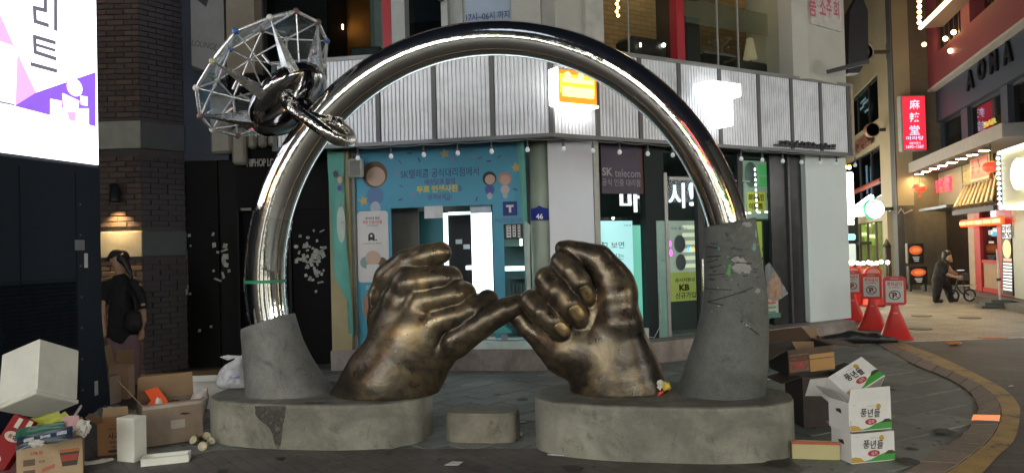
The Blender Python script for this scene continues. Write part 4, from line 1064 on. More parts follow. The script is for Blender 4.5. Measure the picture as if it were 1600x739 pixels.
# T logo square and PHOTO BOARD lettering
mb = MB(); u0, u1, z0, z1 = FA.rect(786, 315, 808, 337, YA); mb.mat(M("logo_blue", (.015, .03, .22), r=.6, var=0, bump=0)).box(u0, u1, YA-.012, YA-.002, z0, z1, .004)
mb.mat(PWH); w = u1-u0; mb.box(u0+w*.24, u1-w*.24, YA-.018, YA-.0125, z0+w*.60, z0+w*.74).box(u0+w*.43, u0+w*.59, YA-.018, YA-.0125, z0+w*.22, z0+w*.598)
part("logo_plate", mb, None, shop, FA); mb = MB(); T(mb, FA, "PHOTO BOARD", 774, 341, 820, 348, YA, PPUR, .0); 
T(mb, FA, "스티커 사진", 791, 353, 800, 371, YA-.0, PWH); part("board_lettering", mb, None, shop, FA, kind="stuff")
fb(FA, 790, 351, 822, 373, YA-.008, .006, "poster_strip", PBLK)
mb = MB(); 
for k in range(6): 
    x, z = at(FA, 792+k*1.5, 354, YA-.01)
for k, (a, b, c_, d) in enumerate(((791.5, 352, 798.5, 371), (801, 352, 806, 370), (809, 351.5, 813, 371))):
    u0, u1, z0, z1 = FA.rect(a, b, c_, d, YA-.01); mb.mat(PWH).box(u0, u1, YA-.014, YA-.009, z0, z1)
    mb.mat(PBLK)
    for j in range(4): zz = z0+(z1-z0)*(.15+.23*j); mb.box(u0+(u1-u0)*.2, u1-(u1-u0)*.2, YA-.018, YA-.0145, zz, zz+(z1-z0)*.09)
part("photo_strips", mb, None, shop, FA, kind="stuff")
# banners that hang beside the opening
def banner(px_l, px_r, name_lbl, m, seed, yl, base):
    """px_l/px_r: list of (x, y) from top to bottom"""
    mb = MB(); mb.mat(m); n = len(px_l); vs = []
    rr = random.Random(seed); D = [yl+rr.uniform(-.03, .03) for _ in px_l]
    for j, (a, b) in enumerate(zip(px_l, px_r)):
        for k in range(5):
            t = k/4; x = a[0]+(b[0]-a[0])*t; y = a[1]+(b[1]-a[1])*t; d = D[j]+.02*math.sin(k*1.7+j); h = FA.hit(x, y, d); vs.append((h.x, d, h.z))
    fs = [(j*5+k, (j+1)*5+k, (j+1)*5+k+1, j*5+k+1) for j in range(n-1) for k in range(4)]
    mb.add(vs, fs, True); off = [(a, b+.004, c) for a, b, c in vs]; mb.add(off, [f[::-1] for f in fs], True)
    return mb
TB = M("banner_teal", (.11, .36, .30), r=.6, var=.15, sc=3); TW = M("banner_white", (.42, .50, .45), r=.6, var=.15)
bl = banner([(511, 234), (512, 260), (516, 320), (519, 380), (521, 430), (542, 470), (545, 520)], [(538, 240), (538, 290), (539, 330), (542, 390), (547, 440), (550, 480), (552, 524)], "", TB, 2, -.05, 0)
bn = thing("banner", "narrow teal banner hanging at the left edge of the booth front", "banner", FA)
part("cloth", bl, None, bn, FA)
mb = MB()
for (px, py, rx, rz, m) in ((524, 272, .03, .045, PBLK), (531, 281, .035, .05, M("print_skin", (.55, .38, .30), var=0, bump=0)), (530, 294, .03, .04, PPUR), (532, 322, .012, .02, PRED), (533, 350, .06, .25, TW), (536, 348, .01, .008, PRED)):
    h = FA.hit(px, py, -.09); mb.mat(m); mb.disc(h.x, h.z, rx, rz, -.09)
part("print", mb, None, bn, FA, kind="stuff")
br = banner([(806, 210), (809, 240), (813, 300), (817, 350), (819, 400), (821, 460), (824, 520)], [(818, 214), (819, 240), (822, 300), (824, 340), (826, 400), (828, 450), (830, 520)], "", TB, 5, -.02, 0)
bn = thing("banner", "torn teal and white banner strip hanging beside the corner column", "banner", FA); part("cloth", br, None, bn, FA)
br = banner([(820, 345), (819, 380), (822, 440), (824, 500)], [(829, 352), (828, 390), (829, 440), (832, 500)], "", TW, 8, -.07, 0); part("torn_edge", br, None, bn, FA)
# speaker box
spk = thing("wall_speaker", "small white speaker under the ribbed band at the left of the shop front", "speaker", FA)
fb(FA, 543, 248, 565, 277, -.12, .10, "case", M("speaker_white", (.42, .42, .39), r=.5), parent=spk, c=.02)
fb(FA, 546, 251, 562, 274, -.128, .008, "grille", M("speaker_grille", (.30, .30, .28), r=.6, bump=.8, bs=400), parent=spk, c=.002)
fb(FA, 551, 240, 557, 249, -.08, .03, "bracket", DKM, parent=spk)
# corner: rounded greenish column and white board
u0 = FA.hit(826, 380, .05).x; u1 = FA.hit(862, 380, .05).x
cc = Vector(((u0+u1)/2, .27, 0)); mb = MB(); mb.lathe([((u1-u0)/2, ZS), ((u1-u0)/2, ZF+.02)], 28, (cc.x, cc.y+.02, 0)); part("round_column", mb, GWHT, shop, FA)
p0 = FA.M @ FA.hit(860, 400, .10); p1v = FB.hit(931, 400, .12); p1 = FB.M @ p1v
v = Vector((p1.x-p0.x, p1.y-p0.y, 0)); FW = Frame(p0.x, p0.y, math.degrees(math.atan2(v.y, v.x)))
part("white_panel", MB().box(0, v.length, 0, .05, ZS, ZF+.02), M("corner_white", (.70, .70, .75), r=.5, var=.06, sc=1.2), shop, FW)
fb(FB, 931, 210, 939, 545, .10, .10, "corner_post", M("mullion_grey", (.28, .28, .27), r=.4, metal=.3), z0=ZS, z1=ZF)
# address plate
adr = thing("address_plate", "dark blue house number plate reading 46 on the corner column", "sign", FA)
ya = .10; u0, u1, z0, z1 = FA.rect(829.5, 325, 857, 344, ya)
q = [(u0, z0), (u1, z0), (u1, z1-.01), (u0+(u1-u0)*.7, z1+.005), (u0+(u1-u0)*.5, z1+.03), (u0+(u1-u0)*.3, z1+.005), (u0, z1-.01)]
part("plate", MB().prism(q[::-1], ya-.01, ya, 'y'), M("plate_blue", (.012, .025, .24), r=.6, var=.1, spec=.2), adr, FA)
mb = MB(); T(mb, FA, "46", 837.5, 334, 848.5, 342.5, ya-.01, M("plate_white", (.8, .8, .85), var=0, bump=0), .03); T(mb, FA, "홍대거리로", 833, 327, 852, 329.5, ya-.01, M("plate_pale", (.3, .35, .6), var=0, bump=0)) if False else None
part("print", mb, None, adr, FA, kind="stuff")

# ---- right front: glass, signs, interior
YB = .42
def Bf(x0, y0, x1, y1, yl=YB, th=.03, name="panel", m=WHT, **k): return fb(FB, x0, y0, x1, y1, yl, th, name, m, **k)
DKG = M("interior_dark", (.035, .045, .045), r=.5, var=.2)
GRN = M("interior_green", (.16, .33, .28), r=.5, var=.15)
ub0, ub1 = FB.hit(935, 400, YB).x, FB.hit(1262, 400, YB).x
part("room_floor", MB().box(ub0, ub1, YB-.02, 3.0, ZS-.02, ZS+.003), FLOORM, shop, FB)
part("room_back", MB().box(ub0-.4, ub1+.3, 3.0, 3.05, ZS, ZF), DKG, shop, FB)
part("room_ceiling", MB().box(ub0-.4, ub1+.3, YB+.05, 3.0, ZF-.05, ZF), DKG, shop, FB)
# glass panes and mullions
for (a, b) in ((939, 1012), (1046, 1098), (1098, 1158), (1162, 1206)): Bf(a, 225, b, 520, YB, .008, "window_pane", PGL, z0=ZS+.02, z1=ZF)
Bf(1010, 215, 1040, 535, YB-.06, .12, "dark_mullion", M("green_black", (.012, .02, .02), r=.6, spec=.25), z0=ZS, z1=ZF)
Bf(1028, 345, 1043, 530, YB-.07, .008, "glass_fin", M("fin_green", (.20, .38, .34), r=.3), z0=ZS)
Bf(1041, 270, 1046, 530, YB-.08, .06, "door_rail", M("mullion_grey", (.28, .28, .27), r=.4, metal=.3), z0=ZS)
Bf(1092, 240, 1102, 530, YB-.05, .08, "door_stile", DKM, z0=ZS, z1=ZF); Bf(1098, 405, 1100.5, 455, YB-.10, .03, "door_handle", M("steel_handle", (.6, .6, .6), r=.25, metal=1))
Bf(1156, 215, 1163, 530, YB-.05, .08, "dark_mullion", DKM, z0=ZS, z1=ZF)
Bf(1206, 240, 1262, 510, YB-.05, .06, "dark_panel", M("smoked_panel", (.025, .028, .028), r=.22, var=.15), z0=ZS, z1=ZF)
Bf(1234, 240, 1237, 505, YB-.09, .04, "panel_rib", M("mullion_dark", (.06, .06, .06), r=.3), z0=ZS, z1=ZF)
Bf(1046, 277, 1096, 281, YB-.03, .05, "transom", M("mullion_grey", (.28, .28, .27), r=.4, metal=.3)); Bf(1148, 282, 1172, 284, YB-.03, .05, "transom", M("mullion_grey", (.28, .28, .27)))
u0, u1 = FB.hit(1263, 400, YB-.14).x, FB.hit(1327, 400, YB-.14).x
PCOL = M("pale_panel", (.66, .74, .74), r=.4, var=.05, sc=1)
part("pale_panel", MB().box(u0, u1, YB-.14, YB+.4, ZS, ZF+.02, .004), PCOL, shop, FB)
# purple shop sign on the glass
sg = thing("shop_sign", "purple sign with white lettering hanging inside the glass right of the white corner board", "sign", FB)
Bf(939.5, 222, 998, 303, YB-.05, .02, "face", M("sign_purple", (.05, .032, .07), r=.5, var=.08), parent=sg)
Bf(998, 222, 1014, 303, YB-.04, .02, "face_end", M("sign_maroon", (.06, .012, .018), r=.5, var=.08), parent=sg)
mb = MB(); SV = M("sign_silver", (.36, .33, .38), r=.5, var=0, bump=0); T(mb, FB, "SK", 940.5, 262, 957, 275, YB-.05, SV, .035); T(mb, FB, "telecom", 960.5, 265, 1000, 277, YB-.055, SV, .0)
T(mb, FB, "공식 인증 대리점", 940.5, 280, 1000, 291, YB-.055, SV, .0); part("lettering", mb, None, sg, FB, kind="stuff")
# lit white letters behind the glass
lt = thing("lit_lettering", "large glowing white letters behind the glass to the right of the purple sign", "sign", FB)
LW_ = EM("letter_white", (.86, .96, 1.0), .9)
for s, x0, y0, x1, y1 in (("매", 968, 288, 1003, 334), ("이", 1008, 305, 1030, 331), ("시", 1044, 286, 1068, 325), ("!", 1076, 286, 1083, 322)):
    mb = MB(); T(mb, FB, s, x0, y0, x1, y1, .75, LW_, 0, thick=.03); part("letter", mb, None, lt, FB)
# white standing board with black lettering
wb = thing("light_board", "pale cyan lit notice board with black lettering behind the right hand's thumb", "sign", FB)
Bf(939, 340, 991, 345, .60, .06, "top_bar", DKM, parent=wb)
Bf(939, 344, 990, 500, .62, .05, "board", EM("board_cyan", (.42, .68, .70), .7), parent=wb, z0=ZS)
mb = MB()
for s, a in (("고 보면", 378), ("수 있는", 396), ("우리의", 413)): T(mb, FB, s, 940, a, 975, a+10, .62, PBLK, .0)
T(mb, FB, "알", 932, 378, 944, 388, .62, M("print_cyan", (.05, .3, .5), var=0, bump=0), .02); T(mb, FB, "T우주", 975, 351, 986, 354, .62, PBLK); part("lettering", mb, None, wb, FB, kind="stuff")
mb = MB(); h = FB.hit(958, 341, .5); mb.ball((h.x, .5, h.z), .018, 10); solo("spot_bulb", mb, EM("spot_warm", (1, .93, .8), 9), "tiny bright spot bulb above the lit notice board", "lamp", FB)
# green lit back rooms
Bf(990, 352, 1012, 500, 1.3, .04, "inner_screen", EM("green_glow", (.10, .30, .23), .9))
Bf(1015, 352, 1030, 490, 1.0, .04, "inner_screen", EM("green_glow2", (.15, .38, .30), .9))
for (a, b) in ((1008, 366), (1012, 362)):
    Bf(a-4, b, a+4, b+1.6, 1.2, .02, "ceiling_glint", EM("glint", (.9, 1, .95), 1.5))
Bf(939, 505, 990, 530, 1.2, .6, "counter", M("counter_dark", (.05, .06, .06), r=.3), z0=ZS)
rt_ = thing("router_box", "white box with a looping cable at the foot of the window", "box", FB)
Bf(998, 513, 1014, 523, YB-.16, .08, "case", M("white_plastic", (.55, .58, .57), r=.4), parent=rt_, z0=ZS)
mb = MB(); h0 = FB.hit(1013, 518, YB-.12); pts = [(h0.x, YB-.12, ZS+.04), (h0.x+.1, YB-.12, ZS+.02), (h0.x+.2, YB-.12, ZS+.15), (h0.x+.24, YB-.12, ZS+.35), (h0.x+.25, YB-.1, ZS+.6)]
mb.tube(pts, .006, 6); part("cable", mb, M("white_plastic", (.55, .58, .57)), rt_, FB)
# door posters: grey figure, glowing digits, yellow notices; sheets glow in place of room light
dp = thing("door_poster", "tall door poster with pale stripes above yellow notices, left of the right arch foot", "poster", FB)
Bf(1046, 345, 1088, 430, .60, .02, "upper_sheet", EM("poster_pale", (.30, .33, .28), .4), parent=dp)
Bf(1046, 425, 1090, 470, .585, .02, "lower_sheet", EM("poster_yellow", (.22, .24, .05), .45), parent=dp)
mb = MB()
for k in range(6):
    u0, u1, z0, z1 = FB.rect(1066, 352+k*12, 1087, 358+k*12, .6); mb.mat(EM("poster_stripe", (.5, .5, .34), .75)).box(u0, u1, .594, .599, z0, z1)
x, z = at(FB, 1062, 381, .59); mb.mat(M("fig_grey", (.16, .16, .18), var=0, bump=0)).disc(x, z, .11, .13, .588); mb.disc(x+.01, z-.27, .10, .12, .587)
T(mb, FB, "무료 촬영소", 1048, 355, 1074, 359, .595, PBLK)
x, z = at(FB, 1047, 381, .59); mb.mat(EM("neon_pink", (.9, .1, .8), 1.4)).disc(x, z, .02, .045, .585); x, z = at(FB, 1048, 395, .59); mb.disc(x, z, .03, .05, .585)
for k, (c) in enumerate(((.1, .3, 1), (.2, .9, .3), (1, .3, .05))):
    x, z = at(FB, 1075+k*4, 389.5, .59); mb.mat(EM("neon_%d" % k, c, 1.6)).disc(x, z, .018, .035, .584)
T(mb, FB, "공시지원금", 1054, 434, 1086, 440, .585, PBLK, .02); T(mb, FB, "KB", 1061, 444, 1077, 454, .585, M("print_brown", (.1, .03, .02), var=0, bump=0), .05)
T(mb, FB, "신규가입", 1055, 456, 1087, 466, .585, PBLK, .02)
part("print", mb, None, dp, FB, kind="stuff")
Bf(1050, 470, 1092, 520, .9, .04, "lower_dark", DKG, z0=ZS)
Bf(1046, 285, 1092, 343, 1.6, .04, "upper_dark", M("upper_dark", (.03, .035, .04), r=.5))
# right window posters, room light put into them as glow
wp = thing("window_poster", "green and yellow posters stacked on the window right of the arch", "poster", FB)
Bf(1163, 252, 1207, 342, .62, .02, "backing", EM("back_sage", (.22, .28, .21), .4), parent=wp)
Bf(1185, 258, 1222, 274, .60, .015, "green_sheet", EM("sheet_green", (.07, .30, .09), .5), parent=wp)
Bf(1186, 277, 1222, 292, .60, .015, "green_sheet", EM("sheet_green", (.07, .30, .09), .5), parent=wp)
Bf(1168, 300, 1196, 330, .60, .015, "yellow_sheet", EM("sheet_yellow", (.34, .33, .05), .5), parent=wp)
mb = MB(); T(mb, FB, "최대할인", 1169, 303, 1193, 314, .6, M("print_olive", (.12, .12, .02), var=0, bump=0), .05); T(mb, FB, "이벤트", 1170, 317, 1192, 328, .6, M("print_olive", (.12, .12, .02), var=0, bump=0), .05)
x, z = at(FB, 1173, 273, .6); mb.mat(M("print_grey", (.15, .2, .18), var=0, bump=0)).disc(x, z, .14, .2, .598)
for k in range(7):
    u0, u1, z0, z1 = FB.rect(1198+k*3.4, 302, 1199.5+k*3.4, 311, .61); mb.mat(PGRN).box(u0, u1, .604, .609, z0, z1)
part("print", mb, None, wp, FB, kind="stuff")
ys = thing("standing_banner", "narrow yellow green banner inside the window beside the right arch foot", "banner", FB)  # banner sheets given a glow that stands for room light
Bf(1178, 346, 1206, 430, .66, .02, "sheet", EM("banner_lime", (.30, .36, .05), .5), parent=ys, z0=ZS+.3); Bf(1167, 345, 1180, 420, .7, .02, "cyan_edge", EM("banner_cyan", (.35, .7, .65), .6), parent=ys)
mb = MB()
for s, a in (("사", 352), ("전", 368), ("예", 384), ("약", 400)): T(mb, FB, s, 1190, a, 1203, a+12, .66, M("print_darkolive", (.04, .05, .02), var=0, bump=0), .05)
part("print", mb, None, ys, FB, kind="stuff")
Bf(1194, 345, 1232, 500, .56, .02, "grey_screen", M("grey_screen", (.085, .09, .085), r=.4), z0=ZS)
lf = thing("leaflet_rack", "white leaflets in a rack low behind the glass, right of the arch foot", "rack", FB)
Bf(1194, 452, 1216, 492, .30, .02, "leaflet", M("leaflet", (.42, .48, .43), r=.5), parent=lf); mb = MB()
for k in range(5):
    u0, u1, z0, z1 = FB.rect(1198, 458+k*7, 1212, 460.5+k*7, .3); mb.mat(PRED if k == 2 else PGRN).box(u0, u1, .294, .299, z0, z1)
part("print", mb, None, lf, FB, kind="stuff"); Bf(1190, 490, 1220, 497, .24, .12, "tray", M("tray_green", (.08, .2, .17)), parent=lf)
# LED dotted outline in the right window
dl = thing("led_dots", "string of white LED dots outlining the right window beside the arch", "lights", FB)
LD = EM("led_dot", (.95, 1, 1), 3.5); md = MB().box(-.012, .012, -.01, .01, -.022, .022, .006).mesh("led", LD); mh = MB().box(-.028, .028, -.01, .01, -.012, .012, .006).mesh("led", LD)
for k in range(9):
    h = FB.hit(1179.5+k*.4, 265+k*8, YB+.03); part("led", None, None, dl, FB.M @ Matrix.Translation(h), mesh=md)
for k in range(3):
    h = FB.hit(1186+k*11, 332-k*.6, YB+.03); part("led", None, None, dl, FB.M @ Matrix.Translation(h), mesh=mh)
for k in range(2):
    h = FB.hit(1164+k*7, 333, YB+.03); part("led", None, None, dl, FB.M @ Matrix.Translation(h), mesh=mh)
# festoon bulbs under the band
BW = M("unlit_bulb_glow", (.55, .57, .57), r=.2, var=0, bump=0, em=.12, emc=(.9, .95, 1)); SK_ = M("bulb_socket", (.10, .10, .10), r=.5)  # bulbs are off; a faint glow is put into their material
fest = thing("festoon_lights", "string of white bulbs hanging under the ribbed band of the shop", "lights", FSA)
mbul = MB().lathe([(0, -.062), (.018, -.058), (.029, -.042), (.030, -.028), (.02, -.006), (.013, .004), (0, .006)], 14); mbul = mbul.mesh("bulb", BW)
msoc = MB().lathe([(.012, .0), (.017, .004), (.017, .03), (.010, .05), (.007, .10)], 10).mesh("socket", SK_)
prev = None; cords = MB()
for (px, py, fr) in ((559, 243, FSA), (611, 241, FSA), (662, 236, FSA), (715, 234, FSA), (768, 230, FSA), (824, 225, FSA), (880, 223, FBF), (926, 226, FBF), (968, 231, FBF), (1012, 233, FBF), (1051, 236, FBF), (1158, 243, FBF), (1191, 246, FBF), (1223, 248, FBF), (1252, 249, FBF), (1281, 251, FBF), (1307, 252, FBF), (1336, 254, FBF)):
    h = fr.hit(px, py, -.02); h = Vector((h.x, -.02, ZF-.13)); w = fr.M @ Matrix.Translation(h)
    b = part("bulb", None, None, fest, w, mesh=mbul); s_ = part("socket", None, None, b, w, mesh=msoc)
    p = w @ Vector((0, 0, .10))
    if prev is not None and (p-prev).length < 1.2:
        cords.tube([prev, (prev*.75+p*.25)+Vector((0, 0, -.012)), (prev+p)/2+Vector((0, 0, -.016)), (prev*.25+p*.75)+Vector((0, 0, -.012)), p], .006, 5)
    prev = p
part("cord", cords, M("cord_grey", (.22, .22, .2), r=.5), fest, WORLD, kind="stuff")
# orange lit box sign and the big white T sign on the band
os_ = thing("orange_sign", "glowing orange and yellow box sign on the ribbed band, seen through the arch", "sign", FBF)
u0, u1, z0, z1 = FBF.rect(871, 112, 931, 163, -.18)
part("case", MB().box(u0-.015, u1+.015, -.17, -.03, z0-.015, z1+.015, .01), M("sign_case", (.5, .3, .25), r=.4), os_, FBF)
part("lit_edge", MB().box(u0-.02, u0, -.20, -.02, z0-.015, z1+.02).box(u0, u1+.02, -.20, -.02, z0-.028, z0-.002), EM("edge_white", (1, .98, .92), 4), os_, FBF)
mb = MB(); mb.mat(EM("sign_orange", (1.0, .22, .01), .75)).box(u0, u1, -.19, -.171, z0, z1)
mb.mat(EM("sign_yellow", (1.0, .50, .03), .8)).box(u0+.03, u1-.03, -.197, -.191, z0+.12, z1-.05)
mb.mat(EM("sign_cream", (1.0, .75, .25), 1.2)).box(u0+.06, u1-.05, -.203, -.198, z0+.08, z0+.20).box(u0+.06, u1-.05, -.203, -.198, z0+.25, z0+.30)
mb.disc(u0+.14, z0+.33, .05, .05, -.203).disc(u0+.33, z0+.33, .05, .05, -.203).box(u0+.10, u0+.38, -.203, -.198, z0+.285, z0+.31)
part("lit_face", mb, None, os_, FBF, kind="stuff")
ts = thing("lit_letter_sign", "large glowing white T sign projecting from the ribbed band right of the arch", "sign", FBF)
TWm = EM("t_white", (1, 1, 1), 1.3)
u0, u1, z0, z1 = FBF.rect(1111, 129, 1156, 150, -.30); v0, v1, y0_, _ = FBF.rect(1128, 150, 1143.5, 197, -.30)
mb = MB().box(u0, u1, -.34, -.05, z0, z1, .02).box(v0, v1, -.34, -.05, y0_, z0-.003, .02); part("letter_body", mb, TWm, ts, FBF)
mb = MB().box(u0-.1, u0-.004, -.33, -.06, z0+.02, z1-.01, .01); part("side_plate", mb, EM("t_side", (.9, .95, .92), .5), ts, FBF)
part("bracket", MB().box((v0+v1)/2-.03, (v0+v1)/2+.03, -.05, -.03, y0_+.1, z1-.05), DKM, ts, FBF)
# blackened shapes of unlit lettering along the lower right of the band
ul = thing("unlit_lettering", "row of dark unlit lettering along the lower right end of the ribbed band", "sign", FBF)
part("rail", MB().box(FBF.hit(1212, 227, -.1).x, FBF.hit(1306, 236, -.1).x, -.10, -.06, ZF+.055, ZF+.075), DKM, ul, FBF)
rr = random.Random(2); x = FBF.hit(1218, 226, -.1).x; xe = FBF.hit(1305, 234, -.1).x
while x < xe:
    w = rr.uniform(.06, .11); mb = MB()
    for _ in range(4):
        a = x+rr.uniform(0, w*.7); b = ZF+.09+rr.uniform(0, .03)
        if rr.random() < .5: mb.box(a, a+.015, -.12, -.08, b-.01, b+.03)
        else: mb.box(x, x+w*.85, -.121, -.081, b, b+.014)
    mb.box(x, x+w*.8, -.119, -.079, ZF+.08, ZF+.095)
    part("letter", mb, DKM, ul, FBF); x += w+.015
    if abs(x-(xe*.55)) < .1: x += .06

# ---- upper floor
UW = M("upper_wall", (.40, .40, .36), r=.7, var=.12, sc=1.5, dirt=.15); UWg = M("upper_wall_grey", (.36, .38, .37), r=.7, var=.12)
REDF = M("red_frame", (.36, .02, .03), r=.4, var=.1); ZU = 8.2
def Au(x0, x1, yl, th, name, m, y=60, z0=ZT-.02, z1=ZU, **k):
    a, b = FA.hit(x0, y, yl).x, FA.hit(x1, y, yl).x
    return part(name, MB().box(a, b, yl, yl+th, z0, z1), m, shop, FA)
def Bu(x0, x1, yl, th, name, m, y=60, z0=ZT-.02, z1=ZU):
    a, b = FBF.hit(x0, y, yl).x, FBF.hit(x1, y, yl).x
    return part(name, MB().box(a, b, yl, yl+th, z0, z1), m, shop, FBF)
Au(354, 398, -.1, .35, "beige_pillar", M("beige_pillar", (.25, .22, .18), r=.7, var=.15))
Au(398, 412, .1, .1, "frame_post", DKM); Au(412, 596, .2, .008, "window_pane", PGL)
Au(598, 611, -.02, .1, "red_frame", REDF); Au(611, 633, .0, .2, "upper_wall", UWg)
Au(633, 690, .2, .008, "window_pane", GLASS("dim_glass", (.25, .28, .3), .12)); Au(690, 700, -.05, .3, "white_post", UWg); Au(700, 724, .1, .2, "upper_wall", UWg)
Au(724, 800, .12, .2, "upper_wall", UWg); Au(800, 846, -.05, .35, "beige_post", UW); Au(846, 868, .05, .3, "upper_wall", UW)
Bu(868, 943, .05, .4, "upper_wall", UW); Bu(916, 944, -.02, .06, "pipe_cover", M("pipe_cream", (.42, .42, .38), r=.5))
Bu(944, 1058, .25, .008, "window_pane", GLASS("upper_glass", (.85, .88, .84), .14)); Bu(1058, 1070, .12, .14, "red_frame", REDF); Bu(1070, 1233, .25, .008, "window_pane", GLASS("upper_glass", (.85, .88, .84), .14))
for x in (982, 1121, 1153): Bu(x, x+1.5, .235, .02, "glazing_bar", M("bar_grey", (.3, .3, .28)))
Bu(1230, 1238, .12, .14, "red_frame", REDF)
a, b, c = FBF.hit(1238, 60, .0).x, FBF.hit(1262, 60, -.12).x, FBF.hit(1318, 60, .0).x
mb = MB().prism([(a, .0), (b, -.13), (c, -.02), (c, .9), (a, .9)], ZT-.02, ZU, 'z'); part("white_pillar", mb, M("pillar_white", (.46, .45, .40), r=.6, var=.08, sc=1.5, dirt=.12), shop, FBF)
mb = MB(); fr = FBF
ang = math.atan2(-.02+.13, c-b); Fp = FBF.M @ Matrix.Translation((b, -.135, 0)) @ Matrix.Rotation(ang, 4, 'Z')
class FM(Frame):
    def __init__(s, M_): s.M = M_; s.I = M_.inverted(); s.a = 0
FP = FM(Fp)
ps = thing("pillar_sign", "white sign panel with pink lettering on the pillar right of the upper windows", "sign", FP)
u0, u1, z0, z1 = FP.rect(1263, -60, 1311, 44, 0); part("panel", MB().box(u0+.01, u1-.01, -.03, 0, z0, z1), M("panel_pale", (.52, .50, .47), r=.5), ps, FP)
mb = MB(); PK2 = M("print_rose", (.5, .10, .16), r=.5, var=0, bump=0)
T(mb, FP, "품", 1264, -6, 1275, 26, -.03, PK2, .02); T(mb, FP, "·", 1276, 8, 1279, 12, -.03, PK2, .03); T(mb, FP, "소", 1280, -2, 1290, 24, -.03, PK2, .02); T(mb, FP, "주", 1291, 0, 1299, 28, -.03, PK2, .02); T(mb, FP, "회", 1302, 2, 1311, 30, -.03, PK2, .02)
part("lettering", mb, None, ps, FP, kind="stuff")
# blue banner with opening hours
hb = thing("hours_banner", "pale blue banner with opening hours above the top of the arch", "banner", FA)
u0, u1, z0, z1 = FA.rect(726, -60, 797, 37, .02); part("sheet", MB().box(u0, u1, .04, .05, z0, z1), M("banner_blue", (.30, .38, .48), r=.5, var=.05), hb, FA)
mb = MB(); T(mb, FA, "17시~06시 까지", 728, 19, 796, 32, .02, NAVY, .012); mb2 = part("lettering", mb, None, hb, FA, kind="stuff")
# hook / small pipe on the wall
mb = MB(); h = FA.hit(690, -2, -.1); mb.tube([(h.x+.04*math.cos(k/2.5), -.12+.0, h.z+.04*math.sin(k/2.5)) for k in range(16)], .012, 8); solo("hose_coil", mb, DKM, "dark coil of hose on the white post above the arch", "hose", FA)
# room behind the left upper window
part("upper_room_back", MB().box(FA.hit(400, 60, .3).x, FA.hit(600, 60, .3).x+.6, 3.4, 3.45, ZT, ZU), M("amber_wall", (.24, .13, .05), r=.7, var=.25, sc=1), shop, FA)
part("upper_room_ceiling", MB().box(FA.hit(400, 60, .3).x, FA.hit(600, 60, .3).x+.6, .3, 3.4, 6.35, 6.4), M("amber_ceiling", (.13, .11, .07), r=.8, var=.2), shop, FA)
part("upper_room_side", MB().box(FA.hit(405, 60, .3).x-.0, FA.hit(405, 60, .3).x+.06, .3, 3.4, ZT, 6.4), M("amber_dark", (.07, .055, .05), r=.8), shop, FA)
part("upper_room_floor", MB().box(FA.hit(400, 60, .3).x, FA.hit(600, 60, .3).x+.6, .3, 3.4, ZT-.02, ZT+.02), DKM, shop, FA)
uu = FA.hit(522, 60, 3.0).x
solo("wall_lamp", MB().lathe([(.05, 0), (.09, .04), (.09, .12), (.04, .16)], 14, (uu, 3.2, ZT+1.5)), EM("amber_lamp", (1, .52, .16), 45), "amber lamp glowing inside the dim room behind the crown of the ring", "lamp", FA)
def inA(px0, px1, z0, z1, yl, th, name, m, lb, cat): a, b = FA.hit(px0, 60, yl).x, FA.hit(px1, 60, yl).x; return solo(name, MB().box(a, b, yl, yl+th, z0, z1, .02), m, lb, cat, FA)
inA(548, 594, ZT+.02, ZT+.42, .6, .5, "bench_seat", M("seat_dark", (.02, .02, .022)), "dark bench back inside the window left of the red frame", "bench")
inA(531, 546, ZT+.02, ZT+.22, .35, .1, "napkin_box", M("pale_box", (.3, .33, .33)), "small pale box on the sill inside the window beside the crown", "box")
inA(640, 690, ZT+.02, ZT+.75, .7, .5, "chair_back", M("seat_dark", (.02, .02, .022)), "black chair back behind the dark window above the arch", "chair")
# room behind the right upper windows: brick wall, lamp, furniture
def brickwall(name, c1, c2, mo, sc, em=0):
    m, t, b = nodes(name); N, L = t.nodes, t.links; tc = N.new("ShaderNodeTexCoord"); mp = N.new("ShaderNodeMapping"); mp.inputs[2].default_value = (math.radians(90), 0, 0); L.new(tc.outputs['Object'], mp.inputs[0])
    br = N.new("ShaderNodeTexBrick"); br.inputs['Scale'].default_value = sc; br.inputs['Color1'].default_value = (*c1, 1); br.inputs['Color2'].default_value = (*c2, 1); br.inputs['Mortar'].default_value = (*mo, 1)
    br.inputs['Mortar Size'].default_value = .014; br.inputs['Row Height'].default_value = .22; br.inputs['Brick Width'].default_value = .66; L.new(mp.outputs[0], br.inputs[0]); L.new(br.outputs[0], b.inputs['Base Color']); b.inputs['Roughness'].default_value = .85
    bp = N.new("ShaderNodeBump"); bp.invert = True; bp.inputs['Strength'].default_value = .6; bp.inputs['Distance'].default_value = .02; L.new(br.outputs['Fac'], bp.inputs['Height']); L.new(bp.outputs[0], b.inputs['Normal']); MATS[name] = m; return m
BRI = brickwall("tan_brick", (.34, .24, .13), (.26, .18, .10), (.14, .11, .07), 3.0)
a0, a1 = FBF.hit(944, 60, .3).x-1.0, FBF.hit(1236, 60, .3).x
mb = MB().box(a0-.3, ue-.04, 1.5, 1.6, ZT, 7.4); part("brick_wall", mb, BRI, shop, FBF)
part("upper_ceiling", MB().box(a0, ue-.04, .3, 1.5, 6.6, 6.65), M("ceil_brown", (.16, .12, .08), r=.8, var=.15), shop, FBF)
part("beam", MB().box(FBF.hit(1065, 0, 1).x, FBF.hit(1120, 0, 1).x, .7, 1.49, 5.6, 6.1), M("beam_dark", (.08, .065, .045), r=.7), shop, FBF)
part("upper_floor", MB().box(a0, ue-.04, .3, 1.5, ZT-.02, ZT+.02), DKM, shop, FBF)
